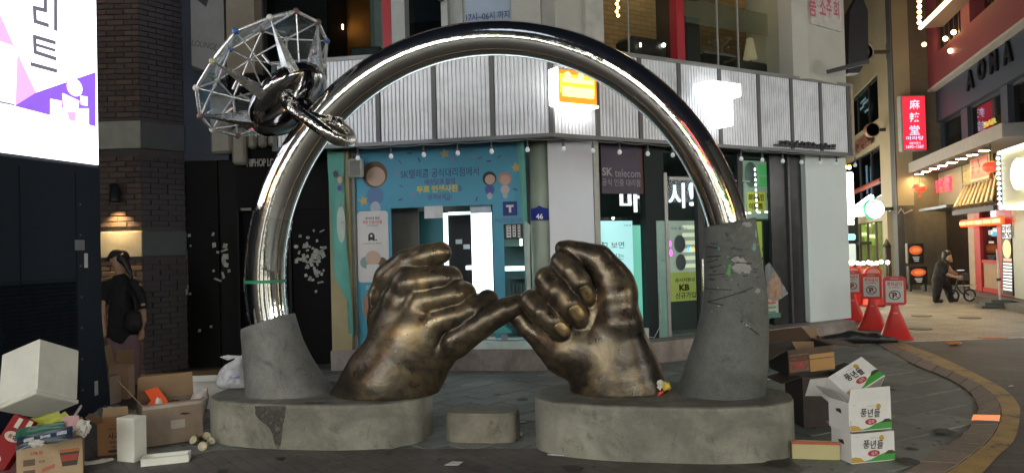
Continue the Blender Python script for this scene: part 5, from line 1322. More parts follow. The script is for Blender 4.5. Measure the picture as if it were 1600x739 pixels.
part("room_divider", MB().box(FBF.hit(1040, 50, .6).x, FBF.hit(1062, 50, .6).x, .5, .8, ZT, 6.6), M("divider_dark", (.03, .028, .025), r=.6), shop, FBF)
part("glass_film", MB().box(FBF.hit(1072, 50, .3).x, FBF.hit(1200, 50, .3).x, .30, .305, 4.75, 5.1), GLASS("film", (.75, .72, .55), .05, .12), shop, FBF)
def inB(px0, px1, z0, z1, yl, th, name, m, lb, cat, c=.03): a, b = FBF.hit(px0, 60, yl).x, FBF.hit(px1, 60, yl).x; return solo(name, MB().box(a, b, yl, yl+th, z0, z1, c), m, lb, cat, FBF)
inB(1072, 1096, ZT+.02, 4.95, .5, .4, "tall_chair", M("seat_dark", (.02, .02, .022)), "tall dark chair silhouette right of the red frame in the upper window", "chair")
inB(986, 1044, ZT+.02, ZT+.45, .45, .4, "sofa", M("sofa_black", (.015, .015, .016), r=.35), "black sofa back low in the upper window left of the red frame", "sofa", .06)
inB(1100, 1150, ZT+.32, ZT+.35, .4, .6, "side_table", M("table_pale", (.2, .2, .18)), "narrow table edge in the right upper window", "table", .005)
inB(1150, 1230, ZT+.02, ZT+.34, .5, .5, "bench_seat", M("seat_dark", (.02, .02, .022)), "long dark bench low in the right upper window", "bench")
h = FBF.hit(1172, 78, .8); lampb = thing("table_lamp", "table lamp with a cone shaped pale shade in the right upper window", "lamp", FBF)
part("lamp_shade", MB().lathe([(.12, -.18), (.05, .18)], 16, (h.x, .8, h.z)), M("shade_pale", (.45, .40, .28), r=.7, em=.1, emc=(1, .8, .5)), lampb, FBF); part("lamp_foot", MB().lathe([(.06, ZT+.35), (.02, ZT+.36), (.02, h.z-.15)], 10, (h.x, .8, 0)), DKM, lampb, FBF)
h = FBF.hit(1126, 70, .7); vase = thing("flower_vase", "vase of dried flowers on the table in the right upper window", "vase", FBF)
part("pot", MB().lathe([(.04, -.3), (.07, -.2), (.03, -.08)], 12, (h.x, .7, h.z)), M("vase_brown", (.12, .08, .05)), vase, FBF); mb = MB(); rr = random.Random(6)
for _ in range(26):
    d = Vector((rr.uniform(-1, 1), rr.uniform(-.6, .6), rr.uniform(.1, 1))).normalized()*rr.uniform(.12, .26); c_ = Vector((h.x, .7, h.z-.08)); mb.tube([c_, c_+d*.6, c_+d], .003, 4); mb.ball(c_+d, .02, 6)
part("stems", mb, M("dry_stems", (.22, .19, .14), r=.8), vase, FBF, kind="stuff")
# warm pendant lamps inside
for (px, py, lb) in ((965, 14, "upper part of the left upper window"), (965, 22, "x")):
    pass
ch = thing("chandelier", "vertical string of small warm bulbs hanging in the left upper window", "lamp", FBF)
for k in range(6):
    h = FBF.hit(963.5+(k % 2)*2.5, -6+k*6.2, 1.0); part("bulb", MB().ball((h.x, 1.0, h.z), .022, 8), EM("warm_bulb", (1, .66, .3), 14), ch, FBF)
h = FBF.hit(1029, 26, 1.2); solo("tube_lamp", MB().box(h.x-.012, h.x+.012, 1.2, 1.22, h.z-.22, h.z+.12), EM("tube_blue", (.5, .7, .85), .9), "thin bluish vertical tube lamp in the left upper window", "lamp", FBF)
h = FBF.hit(1037, 71, .42); solo("spot_lamp", MB().ball((h.x, .42, h.z), .03, 8), EM("spot_white", (1, .95, .85), 6), "bright spot just above the black sofa in the upper window", "lamp", FBF)
h = FBF.hit(1000, 71, .42); solo("candle_lamp", MB().box(h.x-.012, h.x+.012, .40, .42, h.z-.03, h.z+.03), EM("spot_dim", (.9, .85, .7), 2), "small upright light left of the bright spot in the upper window", "lamp", FBF)
for k, (px, lb) in enumerate(((1000, "warm ceiling panel lamp in the left upper room"), (1160, "warm ceiling panel lamp in the right upper room"))):
    u = FBF.hit(px, 30, 2.0).x; solo("ceiling_lamp", MB().box(u-.35, u+.35, .5, 1.1, 6.54, 6.58), EM("ceil_warm", (1, .72, .38), 9), lb, "lamp", FBF)
# small pointed awning and round blade signs at the right end
aw = solo("pointed_canopy", MB().prism([(0, 0), (.62, -.10), (.66, .02), (.25, .05)], 0, .06, 'z'), DKM, "small dark pointed canopy at the right edge of the white pillar", "canopy", FM(Matrix.Translation(FBF.M @ FBF.hit(1292, 116, -.3)) @ Matrix.Rotation(math.radians(-12), 4, 'Y')))
# back mass of the building, so that it has depth from other views
part("rear_wall", MB().box(-3.5, -.9, 3.5, 3.7, 0, ZU), UWg, shop, FA); part("rear_wall", MB().box(-1.0, ue+.05, 3.4, 3.6, 0, ZU), UWg, shop, FBF)
part("side_wall", MB().box(ue-.02, ue+.06, .85, 3.5, 0, ZU), UWg, shop, FBF)
part("flat_roof", MB().prism([(-3.6, 9.6), (.5, 9.0), (5.4, 11.9), (3.6, 15), (-3.4, 13.4)], ZU, ZU+.2), UWg, shop, WORLD)

# ================================================================ dark lounge building at the left
NB = M("navy_paint", (.020, .030, .055), r=.6, var=.15, sc=1.5)
SHUT = M("black_shutter", (.006, .0065, .007), r=.6, var=.25, sc=2, spec=.1)
lounge = thing("lounge_building", "dark building with black shutters and a brick corner pier at the left", "building", LW)
def L(x0, y0, x1, y1, yl=0., th=.05, name="panel", m=SHUT, parent=None, **k): return fb(LW, x0, y0, x1, y1, yl, th, name, m, parent=parent or lounge, **k)
xa, xb, xc, xd = [LW.hit(x, 450, 0).x for x in (285, 345, 372, 520)]
part("wall_panel", MB().box(xa-.1, xb-.02, .0, .05, 0, 8), SHUT, lounge, LW)
part("wall_panel", MB().box(xb, xc, .02, .06, 0, 8), M("black_panel2", (.010, .011, .012), r=.6, var=.2, spec=.1), lounge, LW)
zd = LW.hit(430, 328, 0).z
part("lintel", MB().box(xc, xd, .0, .05, zd, 8), SHUT, lounge, LW)
part("door_recess", MB().box(xc, xd, .16, .2, 0, zd), M("recess_black", (.004, .004, .005), r=.6, spec=.1), lounge, LW)
xm = LW.hit(385, 450, 0).x; xe_ = LW.hit(452, 450, 0).x
part("door_frame", MB().box(xc, xc+.03, -.01, .16, 0, zd).box(xe_, xe_+.04, -.01, .16, 0, zd), M("frame_black", (.008, .008, .009), r=.5, spec=.2), lounge, LW)
part("door_panel", MB().box(xe_+.04, xd, .05, .09, 0, zd), M("door_black", (.005, .005, .006), spec=.1, r=.6, var=.2), lounge, LW)
# brick pier, every brick its own
pier = thing("brick_pier", "brick corner pier with pale stone bands and a small wall lamp on it", "pier", None)
qa, qb, qc = atY(130, 300, 9.95), atY(221, 300, 9.95), atY(289, 300, 10.42)
PF = Frame(qb.x, qb.y, 0); ang2 = math.degrees(math.atan2(qc.y-qb.y, qc.x-qb.x)); PS = Frame(qb.x, qb.y, ang2); ws = math.hypot(qc.x-qb.x, qc.y-qb.y); wf = qb.x-qa.x
zb = [PF.hit(190, y, 0).z for y in (402, 362, 233, 190)]
MORT = M("dark_mortar", (.07, .06, .06), r=.9)
part("core", MB().prism([(qa.x, qa.y+.02), (qb.x-.01, qb.y+.02), (qc.x-.01, qc.y+.02), (qa.x, 10.6)], 0, 8), MORT, pier, WORLD)
BM = [M("brick_%s" % s, c, r=.75, var=.25, sc=12, bump=.4, bs=150) for s, c in (("a", (.10, .066, .055)), ("b", (.085, .06, .054)), ("c", (.12, .078, .06)), ("d", (.07, .05, .046)))]
rb = random.Random(9); bm = {}
SHBK = M('shaded_brick', (.05, .045, .055), r=.7, var=.2, sc=9)  # brick of the unlit side face, its shade put into the colour
H_, pit = .062, .074; cnt = 0; loose = MB()
z = 0.0
while z < 5.9:
    if (zb[0]-.03 < z+H_ and z < zb[1]+.01) or (zb[2]-.03 < z+H_ and z < zb[3]+.01): z += pit; continue
    row = int(z/pit)
    for fr, w in ((PF, wf), (PS, ws)):
        x = -w if fr is PF else 0.0; end = 0.0 if fr is PF else w
        if row % 2: x -= .11
        while x < end-.02:
            a, b = max(x, -w if fr is PF else 0), min(x+.225, end); x += .235
            if b-a < .04: continue
            m = BM[rb.choice((0, 0, 1, 1, 2, 3))]; d = rb.uniform(-.004, .004)
            if cnt < 298 and fr is PF and z < 3.6 and a > -.78:
                k = (round(b-a, 3), m.name)
                if k not in bm: bm[k] = MB().box(0, b-a, -.012, .03, 0, H_, .004).mesh("brick", m)
                part("brick", None, None, pier, fr.M @ Matrix.Translation((a, d, z)), mesh=bm[k]); cnt += 1
            else:
                loose.mat(m if fr is PF else SHBK); loose.T = fr.M; loose.box(a, b, -.012+d, .03, z, z+H_, .003)
    z += pit
part("brickwork", loose, None, pier, WORLD, kind="stuff")
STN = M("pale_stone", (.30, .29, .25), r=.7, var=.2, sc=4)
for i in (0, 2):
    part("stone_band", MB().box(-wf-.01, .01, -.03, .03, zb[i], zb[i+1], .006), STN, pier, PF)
    part("stone_band", MB().box(.0, ws, -.028, .03, zb[i]+.002, zb[i+1]-.002, .006), M('shaded_stone', (.075, .08, .09), r=.7, var=.2), pier, PS)  # side band darkened in colour to stand for shade
print("BRICKS", cnt)
# wall lamp: black cone shade with a lit lens below
wl = thing("wall_lamp", "small black wall lamp shining down the brick pier at the left", "lamp", PF)
h = PF.hit(179, 302, -.12)
part("shade", MB().lathe([(.075, -.11), (.07, -.09), (.05, .12), (0, .13)], 18, (h.x, -.12, h.z)).box(h.x-.03, h.x+.03, -.12, -.0, h.z-.02, h.z+.05), BLK, wl, PF)
part("lens", MB().lathe([(0, -.108), (.062, -.108)], 16, (h.x, -.12, h.z)), EM("lamp_lens", (1, .82, .5), 22), wl, PF)
sp = bpy.data.lights.new("wall_lamp_light", 'SPOT'); sp.energy = 75; sp.color = (1, .66, .28); sp.spot_size = math.radians(105); sp.spot_blend = .6; sp.shadow_soft_size = .05
spo = bpy.data.objects.new("wall_lamp_light", sp); COL.objects.link(spo); spo.matrix_basis = PF.M @ Matrix.Translation((h.x, -.13, h.z-.12)) @ Matrix.Rotation(math.radians(-8), 4, 'X')
# upper left: navy wall, white lounge sign panel
L(224, -120, 302, 172, -.02, .05, "navy_wall", NB)
part("navy_wall", MB().box(LW.hit(286, 100, 0).x, LW.hit(356, 100, 0).x, -.03, 0, zb[3]-.5, 8), NB, lounge, LW)
lsg = thing("lounge_sign", "pale slanted sign board with faint grey lettering high at the left", "sign", LW)
a = LW.hit(302, 104, -.35); b = LW.hit(354, 124, -.35)
mb = MB().prism([(a.x, a.z), (b.x, b.z), (b.x, b.z+3), (a.x, a.z+3)], -.40, -.28, 'y'); part("board", mb, M("sign_offwhite", (.20, .20, .21), r=.5, var=.1), lsg, LW)
mb = MB().prism([(a.x-.01, a.z-.04), (b.x+.02, b.z-.04), (b.x+.02, b.z), (a.x-.01, a.z)], -.41, -.27, 'y'); part("edge_trim", mb, BLK, lsg, LW)
mb = MB(); x, z = at(LW, 330, 73, -.40); mb.txt("LOUNGE PUB", x, z, .085, M("sign_grey", (.07, .07, .08), var=0, bump=0), -.405, .01, 'c', .75, rot=-.22)
x, z = at(LW, 320, 3, -.40); mb.mat(BLK).poly([(x-.1, z+.02), (x+.02, z-.08), (x+.06, z+.05)], -.404); part("lettering", mb, None, lsg, LW, kind="stuff")
# thick dull letters under the crown and small white lettering
tl = thing("thick_lettering", "row of thick dull grey block letters on the black wall under the crown", "sign", LW)
LG = M("letter_dull", (.26, .25, .21), r=.5, var=.15)
for i, (x0, x1, y0, y1) in enumerate(((328, 361, 150, 240), (362, 384, 200, 257), (386, 400, 200, 232), (402, 416, 200, 230), (418, 434, 200, 228))):
    a, b, c, d = LW.rect(x0, y0, x1, y1, -.15); part("letter", MB().box(a, b, -.17, -.02, c, d, .035), LG, tl, LW)
hs = thing("small_lettering", "small white HIPHOP lettering on the black wall left of the arch", "sign", LW)
mb = MB(); T(mb, LW, "HIPHOP LOUNGE", 386, 248, 452, 260, -.0, M("letter_white2", (.5, .5, .5), var=0, bump=0), .015, thick=.02); part("lettering", mb, None, hs, LW, kind="stuff")
# dark round blob object behind the crown
x, z = at(LW, 376, 128, -.3); solo("round_sign", MB().lathe([(.0, -.03), (.13, -.03), (.13, .03), (0, .03)], 24, (x, -.3, z), True, Matrix.Rotation(math.pi/2, 3, 'X')), BLK, "small black disc sign seen through the crown of rods", "sign", LW)
# stickers and notices
stk = thing("sticker_cluster", "scatter of torn white stickers on the black door left of the teal front", "stickers", LW)
SW = [M("sticker_%d" % i, (.30+.06*i, .30+.06*i, .28+.06*i), r=.7, var=.35, sc=30) for i in range(3)]
rs = random.Random(12)
def sticker(x, y, w, h, yl, par, m=None, rot=0., disc=False):
    p, q = at(LW, x, y, yl); mb = MB(); a, b = w*.0091/2, h*.0091/2; c, s = math.cos(rot), math.sin(rot)
    if disc: mb.disc(p, q, a, b, yl-rs.uniform(.003, .012), 12)
    else: mb.poly([(p+u*c-v*s, q+u*s+v*c) for u, v in ((-a, -b), (a, -b*rs.uniform(.7, 1)), (a*rs.uniform(.75, 1), b), (-a*rs.uniform(.7, 1), b*rs.uniform(.8, 1)))], yl-rs.uniform(.003, .012))
    part("sticker", mb, m or rs.choice(SW), par, LW)
for _ in range(52):
    x = rs.gauss(491, 11); y = rs.gauss(402, 17)
    if 458 < x < 512: sticker(x, y, rs.uniform(3, 8), rs.uniform(3, 8), .048, stk, rot=rs.uniform(-.5, .5), disc=rs.random() < .15)
for x, y, w, h in ((503, 361, 9, 2), (478, 430, 5, 5), (489, 437, 5, 4), (501, 441, 10, 3), (494, 455, 4, 4), (480, 382, 4, 8), (468, 405, 10, 5), (503, 428, 4, 5)): sticker(x, y, w, h, .048, stk, rot=rs.uniform(-.4, .4))
sk2 = thing("sticker_cluster", "white stickers in a broken square on the wide black shutter panel", "stickers", LW)
for x, y, w, h in ((333, 366, 4, 6), (335, 383, 6, 8), (352, 384, 7, 8), (341, 394, 5, 4), (351, 391, 12, 3), (352, 401, 11, 9), (350, 409, 7, 10), (354, 414, 7, 7), (349, 430, 4, 11), (358, 423, 5, 5), (341, 437, 13, 3), (334, 423, 4, 4), (312, 516, 5, 5), (330, 510, 4, 4), (297, 459, 4, 4), (296, 368, 5, 5), (282, 371, 4, 8), (298, 384, 3, 3)): sticker(x, y, w, h, -.001, sk2, rot=rs.uniform(-.4, .4))
sk3 = thing("sticker_cluster", "stickers on the narrow pale plate left of the shutter stickers", "stickers", LW)
part("metal_plate", fb(LW, 277, 390, 293, 446, -.02, .018, mbonly=True), M("plate_dull", (.14, .12, .09), r=.35, metal=.5, var=.5, sc=5), sk3, LW)
for _ in range(18): sticker(rs.uniform(274, 296), rs.uniform(444, 490), rs.uniform(2, 6), rs.uniform(3, 8), -.021, sk3, rot=rs.uniform(-.3, .3))
nt_ = thing("notice", "small white paper notice on the black door jamb left of the arch foot", "notice", LW); part("sheet", fb(LW, 364, 434, 382, 455, .14, .006, mbonly=True), M("notice_white", (.34, .34, .33), r=.7, var=.1), nt_, LW)
nt_ = thing("notice", "tiny dim white label above the black door recess", "notice", LW); part("sheet", fb(LW, 376, 325, 392, 329, -.012, .01, mbonly=True), M("notice_dim", (.25, .25, .25), r=.7), nt_, LW)

# ================================================================ LED screen and its cabinet
k0 = atY(156, 300, 7.4); KF = Frame(k0.x, k0.y, 75.4)
scr = thing("led_screen", "huge bright white LED advertising screen on top of the dark cabinet", "screen", KF)
zs = KF.hit(148, 257, 0).z; W0 = -2.6
part("housing", MB().box(W0, -.0, .02, .35, zs-.03, 4.9), M("screen_housing", (.03, .035, .045), r=.4), scr, KF)
part("lit_panel", MB().box(W0+.02, -.01, .0, .02, zs, 4.88), EM("led_white", (.96, .97, 1.0), 1.5), scr, KF)
mb = MB(); K = lambda px, py: (lambda h: (h.x, h.z))(KF.hit(px, py, 0))
def kp(pts, m, o=1): mb.mat(m); mb.poly([K(*q) for q in pts], -.002*o)
PU, PK_ = EM("led_purple", (.26, .11, .68), .6), EM("led_pink", (.80, .42, .85), .6)
kp([(149, 113), (56, 145), (22, 166), (80, 181), (149, 198)][::-1], PU, 1)
kp([(-30, -30), (0, 24), (24, 78), (56, 145), (22, 166), (-30, 150)][::-1], PK_, 2)
kp([(-40, 60), (0, 66), (18, 72), (26, 84), (23, 166), (-40, 152)][::-1], EM("led_white", (.96, .97, 1.0), 1.5), 3)
for y in (98, 130): kp([(-40, y-4), (23, y+3), (23, y+4.5), (-40, y-2.5)], EM("led_line", (.25, .2, .3), .6), 4)
kp([(-40, 150), (22, 163), (22, 166), (-40, 154)], EM("led_line", (.25, .2, .3), .6), 4)
WHL = EM("led_white", (.96, .97, 1.0), 1.5)
x, z = K(116, 137); mb.mat(WHL); mb.disc(x, z, .09, .085, -.006)
kp([(78, 155), (95, 158), (95, 186), (78, 183)][::-1], WHL, 3); kp([(97, 146), (123, 158), (121, 175), (98, 167)][::-1], WHL, 3); kp([(125, 150), (136, 152), (136, 166), (126, 164)][::-1], WHL, 3); kp([(122, 170), (138, 170), (138, 196), (120, 192)][::-1], WHL, 3); kp([(96, 168), (121, 176), (120, 192), (96, 186)][::-1], WHL, 3)
kp([(104, 174), (118, 176), (117, 190), (106, 188)][::-1], PK_, 4)
GRY = EM("led_grey", (.14, .14, .18), .5)
def stroke_k(L_, w, m):
    mb.mat(m)
    for (a, b) in zip(L_[:-1], L_[1:]):
        p, q = Vector(K(*a)), Vector(K(*b)); d = (q-p).normalized()*w*.5; n_ = Vector((-d.y, d.x)); p = p-d*.9; q = q+d*.9; mb.poly([tuple(p-n_), tuple(q-n_), tuple(q+n_), tuple(p+n_)], -.007)
stroke_k([(52, -14), (70, -12), (70, 17), (53, 13), (54, 34), (73, 40)], .040, GRY); stroke_k([(86, -20), (86, 46)], .040, GRY)
stroke_k([(84, 67), (53, 58), (54, 82), (85, 92)], .038, GRY); stroke_k([(54, 70), (84, 79)], .03, GRY); stroke_k([(49, 101), (86, 111)], .038, GRY)
kp([(72, 207), (85, 209), (83, 222), (74, 220)][::-1], EM("led_faint", (.8, .8, .83), 1.0), 2)
part("screen_picture", mb, None, scr, KF, kind="stuff")
CAB = M("cabinet_navy", (.007, .012, .022), r=.55, spec=.25, var=.2, sc=2); CABd = M("cabinet_black", (.004, .007, .012), spec=.2, r=.6, var=.2)
cabn = thing("screen_cabinet", "dark blue metal cabinet with louvres under the LED screen, flaring out at its foot", "cabinet", KF)
part("body", MB().prism([(W0, 0), (.10, 0), (.0, .95), (0, zs-.035), (W0, zs-.035)][::1], .0, .7, 'y'), CAB, cabn, KF)
zl0, zl1 = .55, 1.32
for k in range(22):
    z = zl0+k*.037; mb = MB().add([(-1.9, -.002, z), (-.32, -.002, z), (-.32, -.02, z+.012), (-1.9, -.02, z+.012), (-1.9, -.002, z+.03), (-.32, -.002, z+.03)], [(0, 1, 2, 3), (3, 2, 5, 4)])
    part("louvre", mb, CABd, cabn, KF)
part("plinth_rail", MB().box(W0, .11, -.03, .72, 0, .08), CABd, cabn, KF)
for (px, py, w, h) in ((124, 383, .055, .05),): 
    x, z = K(px, py); part("label_plate", MB().box(x-w, x+w, -.008, -.001, z-h, z+h), M("label_grey", (.16, .17, .18), r=.5), cabn, KF)
x, z = K(134, 407); part("sticker", MB().box(x-.02, x+.02, -.006, -.001, z-.07, z+.07), M("label_pale", (.5, .5, .5), var=.4, sc=40), cabn, KF)
x, z = K(150, 606); part("sticker", MB().box(x-.02, x+.02, -.006, -.001, z-.07, z+.07), M("label_pale2", (.28, .3, .3), var=.4, sc=40), cabn, KF)
for u_, z_ in ((-.9, 0), (-1.6, 0), (0, 1.38), (0, .45)): part("panel_joint", MB().box(u_-.005, u_+.005, -.004, 0, .1, zs-.1) if u_ else MB().box(-2.4, -.31, -.0045, 0, z_-.005, z_+.005), CABd, cabn, KF)
for k in range(7): part("bolt", MB().ball((-.25, 0, .3+.3*k), .012, 8), M("bolt_grey", (.1, .1, .11), metal=.6, r=.4), cabn, KF)
part("door_seam", MB().box(-.30, -.29, -.004, .0, .1, zs-.1), CABd, cabn, KF)

# ================================================================ restaurants across the side street (frame FR: u grows towards the camera)
rest = thing("restaurant_building", "dark restaurant building with a crimson upper storey at the right edge", "building", FR)
NAVW = M("navy_cladding", (.026, .038, .060), r=.55, var=.2, sc=1.2); CRIM = M("crimson_wall", (.16, .03, .04), r=.6, var=.15, sc=1)
def R(x0, y0, x1, y1, yl=0., th=.06, name="panel", m=NAVW, parent=None, **k): return fb(FR, x0, y0, x1, y1, yl, th, name, m, parent=parent or rest, **k)
def hR(px, py, yl=0.): return FR.hit(px, py, yl)
uL_ = hR(1452, 400).x; uN = 3.5
zAw = hR(1520, 238, -.8).z          # awning underside
zRed = hR(1500, 104, -.3).z         # bottom of the crimson storey
zBandB = hR(1540, 150, -.05).z
print("R z", zAw, zRed, zBandB, uL_)
part("core_wall", MB().box(uL_, uN, .35, 6, 0, 16), M("core_dark", (.05, .048, .048), r=.8), rest, FR)
# dark storey above the awning, with window openings
zw0, zw1 = zAw+.25, zBandB
part("name_band", MB().box(uL_, uN, -.10, .34, zw1, zRed), NAVW, rest, FR)
part("sill_band", MB().box(uL_, uN, -.02, .34, zAw+.05, zw0), NAVW, rest, FR)
us = [hR(x, 190).x for x in (1470, 1503, 1513, 1566, 1577, 1640)]
for a, b in ((uL_, us[0]), (us[1], us[2]), (us[3], us[4])): part("wall_pier", MB().box(a, b, -.02, .34, zw0, zw1), NAVW, rest, FR)
for i, (a, b) in enumerate(((us[0], us[1]), (us[2], us[3]), (us[4], uN))):
    w = part("window", MB().box(a, a+.06, .08, .14, zw0, zw1).box(b-.06, b, .08, .14, zw0, zw1).box(a+.06, b-.06, .08, .14, zw1-.06, zw1).box(a+.06, b-.06, .08, .14, zw0, zw0+.06), DKM, rest, FR)
    part("pane", MB().box(a+.06, b-.06, .10, .106, zw0+.06, zw1-.06), GLASS("dusk_glass", (.5, .55, .58), .2), w, FR)
    part("blind", MB().box(a+.1, b-.1, .2, .22, zw0+(zw1-zw0)*.62, zw1-.05), M("blind_grey", (.13, .14, .15), r=.8), w, FR)
bs = thing("bar_sign", "small glowing yellow BAR sign inside the middle upper window of the dark building", "sign", FR)
mb = MB(); T(mb, FR, "BAR", 1538, 187, 1558, 196, .18, EM("neon_yellow", (1, .72, .12), 1.6), .07, thick=.02); part("lettering", mb, None, bs, FR, kind="stuff")
mb = MB()
dl_ = thing("dark_lettering", "large black raised letters across the dark band under the crimson storey", "sign", FR)
for s, x, y in (("A", 1518, 125), ("O", 1536, 109), ("M", 1555, 97), ("A", 1577, 82)):
    h = hR(x, y, -.1); mb = MB(); mb.txt(s, h.x, h.z, .52, M("gloss_letter", (.008, .009, .012), r=.6, var=0, bump=0, spec=.1), -.16, .03, thick=.05); part("letter", mb, None, dl_, FR)
# crimson storey
part("crimson_wall", MB().box(uL_-.1, uN, -.30, .34, zRed, zRed+.9), CRIM, rest, FR)
part("white_trim", MB().box(uL_-.12, uN, -.33, -.1, zRed-.07, zRed-.002), M("trim_grey", (.3, .29, .27), r=.6), rest, FR)
part("white_corner", MB().box(uL_-.12, uL_+.35, -.36, -.34, zRed-.1, zRed+.12), M("trim_white", (.45, .43, .38), r=.6), rest, FR)
v = [hR(x, 60, -.3).x for x in (1464, 1502, 1516, 1561)]; zt = zRed+.9
for a, b in ((uL_-.1, v[0]), (v[1], v[2]), (v[3], uN)): part("crimson_pier", MB().box(a, b, -.30, .34, zt, zt+3.6), CRIM, rest, FR)
part("crimson_wall", MB().box(uL_-.1, uN, -.30, .34, zt+3.6, 16), CRIM, rest, FR)
for k in range(5):
    a = v[0]+(v[1]-v[0])*k/5; part("shutter_bar", MB().box(a, a+.10, -.24, -.12, zt, zt+3.6), M("bar_dark", (.03, .02, .02), r=.5), rest, FR)
part("window_back", MB().box(v[0], v[1], .25, .30, zt, zt+3.6), M("amber_back", (.22, .13, .07), r=.7), rest, FR)
part("window_back", MB().box(v[2], v[3], .05, .10, zt, zt+3.6), M("black_back", (.012, .01, .012), r=.25), rest, FR)
for (px, py) in ((1477, 61), (1490, 51), (1485, 80), (1500, 8)):
    h = hR(px, py, -.34); solo("wall_bulb", MB().ball((h.x, -.34, h.z), .07, 8), EM("wall_bulb_e", (1, .62, .26), 9), {1477: "warm bulb in the crimson window, left of the brightest one", 1490: "brightest warm bulb in the crimson storey window", 1485: "low warm glint in the crimson storey window", 1500: "warm glint at the very top of the crimson storey window"}[px], "lamp", FR)
h = hR(1444, 70, -.6); solo("wall_bulb", MB().ball((h.x, -.6, h.z), .07, 8), EM("wall_bulb_e2", (1, .45, .15), 6), "small orange lamp on the left edge of the crimson storey", "lamp", FR)
# orange neon eave with bulbs
ne = thing("neon_eave", "bright orange neon line and a column of bulbs at the top of the crimson storey", "lights", FR)
a, b = hR(1438, 44, -.9), hR(1487, -4, -.9)
mb = MB().tube([a, b], .055, 8); part("neon_line", mb, EM("neon_warm", (1, .60, .24), 5), ne, FR)
part("eave", MB().box(a.x-.05, b.x+4, -.86, -.3, a.z-.02, a.z+.12), M("eave_brown", (.12, .08, .06)), ne, FR)
for k in range(7):
    h = hR(1436.5, 36-k*8.4, -.92); part("bulb", MB().ball(h, .065, 8), EM("neon_bulb", (1, .62, .3), 6), ne, FR)
# awning slab with downlights
za = zAw; uA0 = hR(1423, 268, -.95).x; uA1 = hR(1562, 235, -.95).x
aw = thing("restaurant_awning", "long grey awning slab with a row of round downlights over the red restaurant", "awning", FR)
part("slab", MB().box(uA0, uA1+.3, -.98, -.02, za+.02, za+.30), M("awning_grey", (.16, .15, .14), r=.6, var=.12), aw, FR)
part("slab_edge", MB().box(uA0-.02, uA1+.32, -1.0, -.97, za+.01, za+.31), M("awning_edge", (.24, .22, .20), r=.6), aw, FR)
for (px, py) in ((1435.7, 270.6), (1447, 266.5), (1459.5, 262), (1472.5, 256.5), (1487, 251), (1502, 246), (1519, 239.5), (1538, 232)):
    u = hR(px, py, -.72).x; l_ = part("downlight", MB().lathe([(.13, .0), (.14, .02), (.10, .05)], 14, (u, -.72, za-.04)), M("lamp_rim", (.4, .36, .3), r=.4), aw, FR)
    part("lens", MB().lathe([(0, za-.041), (.12, za-.041)], 14, (u, -.72, 0)), EM("downlight_e", (1, .76, .42), 70), l_, FR)
# red restaurant front
zg = .14
red = thing("red_restaurant", "red framed restaurant front with a glowing orange sign over its door", "shop front", FR)
def Q(x0, x1, yl, th, name, m, z0=zg, z1=None, y=400, parent=red, **k):
    a, b = hR(x0, y, yl).x, hR(x1, y, yl).x
    return part(name, MB().box(a, b, yl, yl+th, z0, z1 if z1 is not None else za-.02), m, parent, FR, **k)
TILEG = M("grey_tilewall", (.13, .115, .09), r=.6, var=.2)
zsg = hR(1480, 322, -.1).z; Q(1447, 1503, -.12, .1, "sign_wall", TILEG, z0=zsg, y=280)
stone = brickwall("yellow_stone", (.34, .27, .13), (.24, .18, .09), (.10, .08, .05), 4.0); Q(1503, 1562, -.10, .1, "stone_wall", stone, z0=hR(1530, 290, -.1).z, y=270)
cs = thing("chinese_sign", "glowing red Chinese lettering on the grey panel under the awning", "sign", FR)
for s, px, py in (("麻", 1463.5, 291.5), ("辣", 1473, 290), ("堂", 1482.5, 287)):
    h = hR(px, py, -.14); mb = MB(); mb.txt(s, h.x, h.z, .42, EM("neon_red", (1, .04, .07), 1.4), -.19, .03, thick=.05, sx=1.15); part("letter", mb, None, cs, FR)
fs = thing("framed_sign", "red framed sign with gold calligraphy on the yellow stone wall", "sign", FR)
a, b, c_, d_ = FR.rect(1517, 243, 1548, 281, -.2)
part("frame", MB().box(a, b, -.22, -.14, c_, d_), M("frame_gold", (.42, .3, .14), r=.5), fs, FR); part("face", MB().box(a+.1, b-.1, -.235, -.221, c_+.06, d_-.06), M("face_red", (.42, .07, .05), r=.5, var=.2, sc=8), fs, FR)
mb = MB()
rr = random.Random(3)
for k in range(2):
    for j in range(5):
        x0 = a+.3+k*.45+rr.uniform(-.06, .06); z0 = c_+.15+(d_-c_-.3)*j/5; mb.mat(M("ink_black", (.03, .02, .02), var=0, bump=0)).box(x0-.13, x0+.13, -.24, -.236, z0, z0+.03) if j % 2 else mb.mat(M("ink_black", (.03, .02, .02), var=0, bump=0)).box(x0-.02, x0+.02, -.24, -.236, z0, z0+.12)
part("brushwork", mb, None, fs, FR, kind="stuff")
def lantern(px, py, yl, rx, label):
    h = hR(px, py, yl); t = thing("paper_lantern", label, "lantern", FR, "red paper lanterns")
    part("lantern_body", MB().lathe([(rx*.45*math.cos(0), -.62*rx)]+[(rx*math.cos(math.radians(a_)), .72*rx*math.sin(math.radians(a_))) for a_ in range(-55, 56, 11)]+[(rx*.45, .62*rx)], 20, (h.x, yl, h.z)), EM("lantern_red_"+label[:3], (1, .07, .03), .6), t, FR)
    part("lantern_cap", MB().lathe([(rx*.45, .60*rx), (rx*.45, .72*rx), (0, .72*rx)], 14, (h.x, yl, h.z)), M("cap_gold", (.5, .25, .06), r=.5, em=.5, emc=(1, .5, .1)), t, FR)
    part("tassel", MB().tube([(h.x, yl, h.z-.75*rx), (h.x, yl, h.z-1.5*rx)], [.03, .05], 8), M("tassel_red", (.4, .06, .02)), t, FR)
    part("cord", MB().tube([(h.x, yl, h.z+.7*rx), (h.x, yl, za+.02)], .012, 5), DKM, t, FR)
lantern(1437, 294, -.85, .19, "red paper lantern hanging from the left end of the awning")
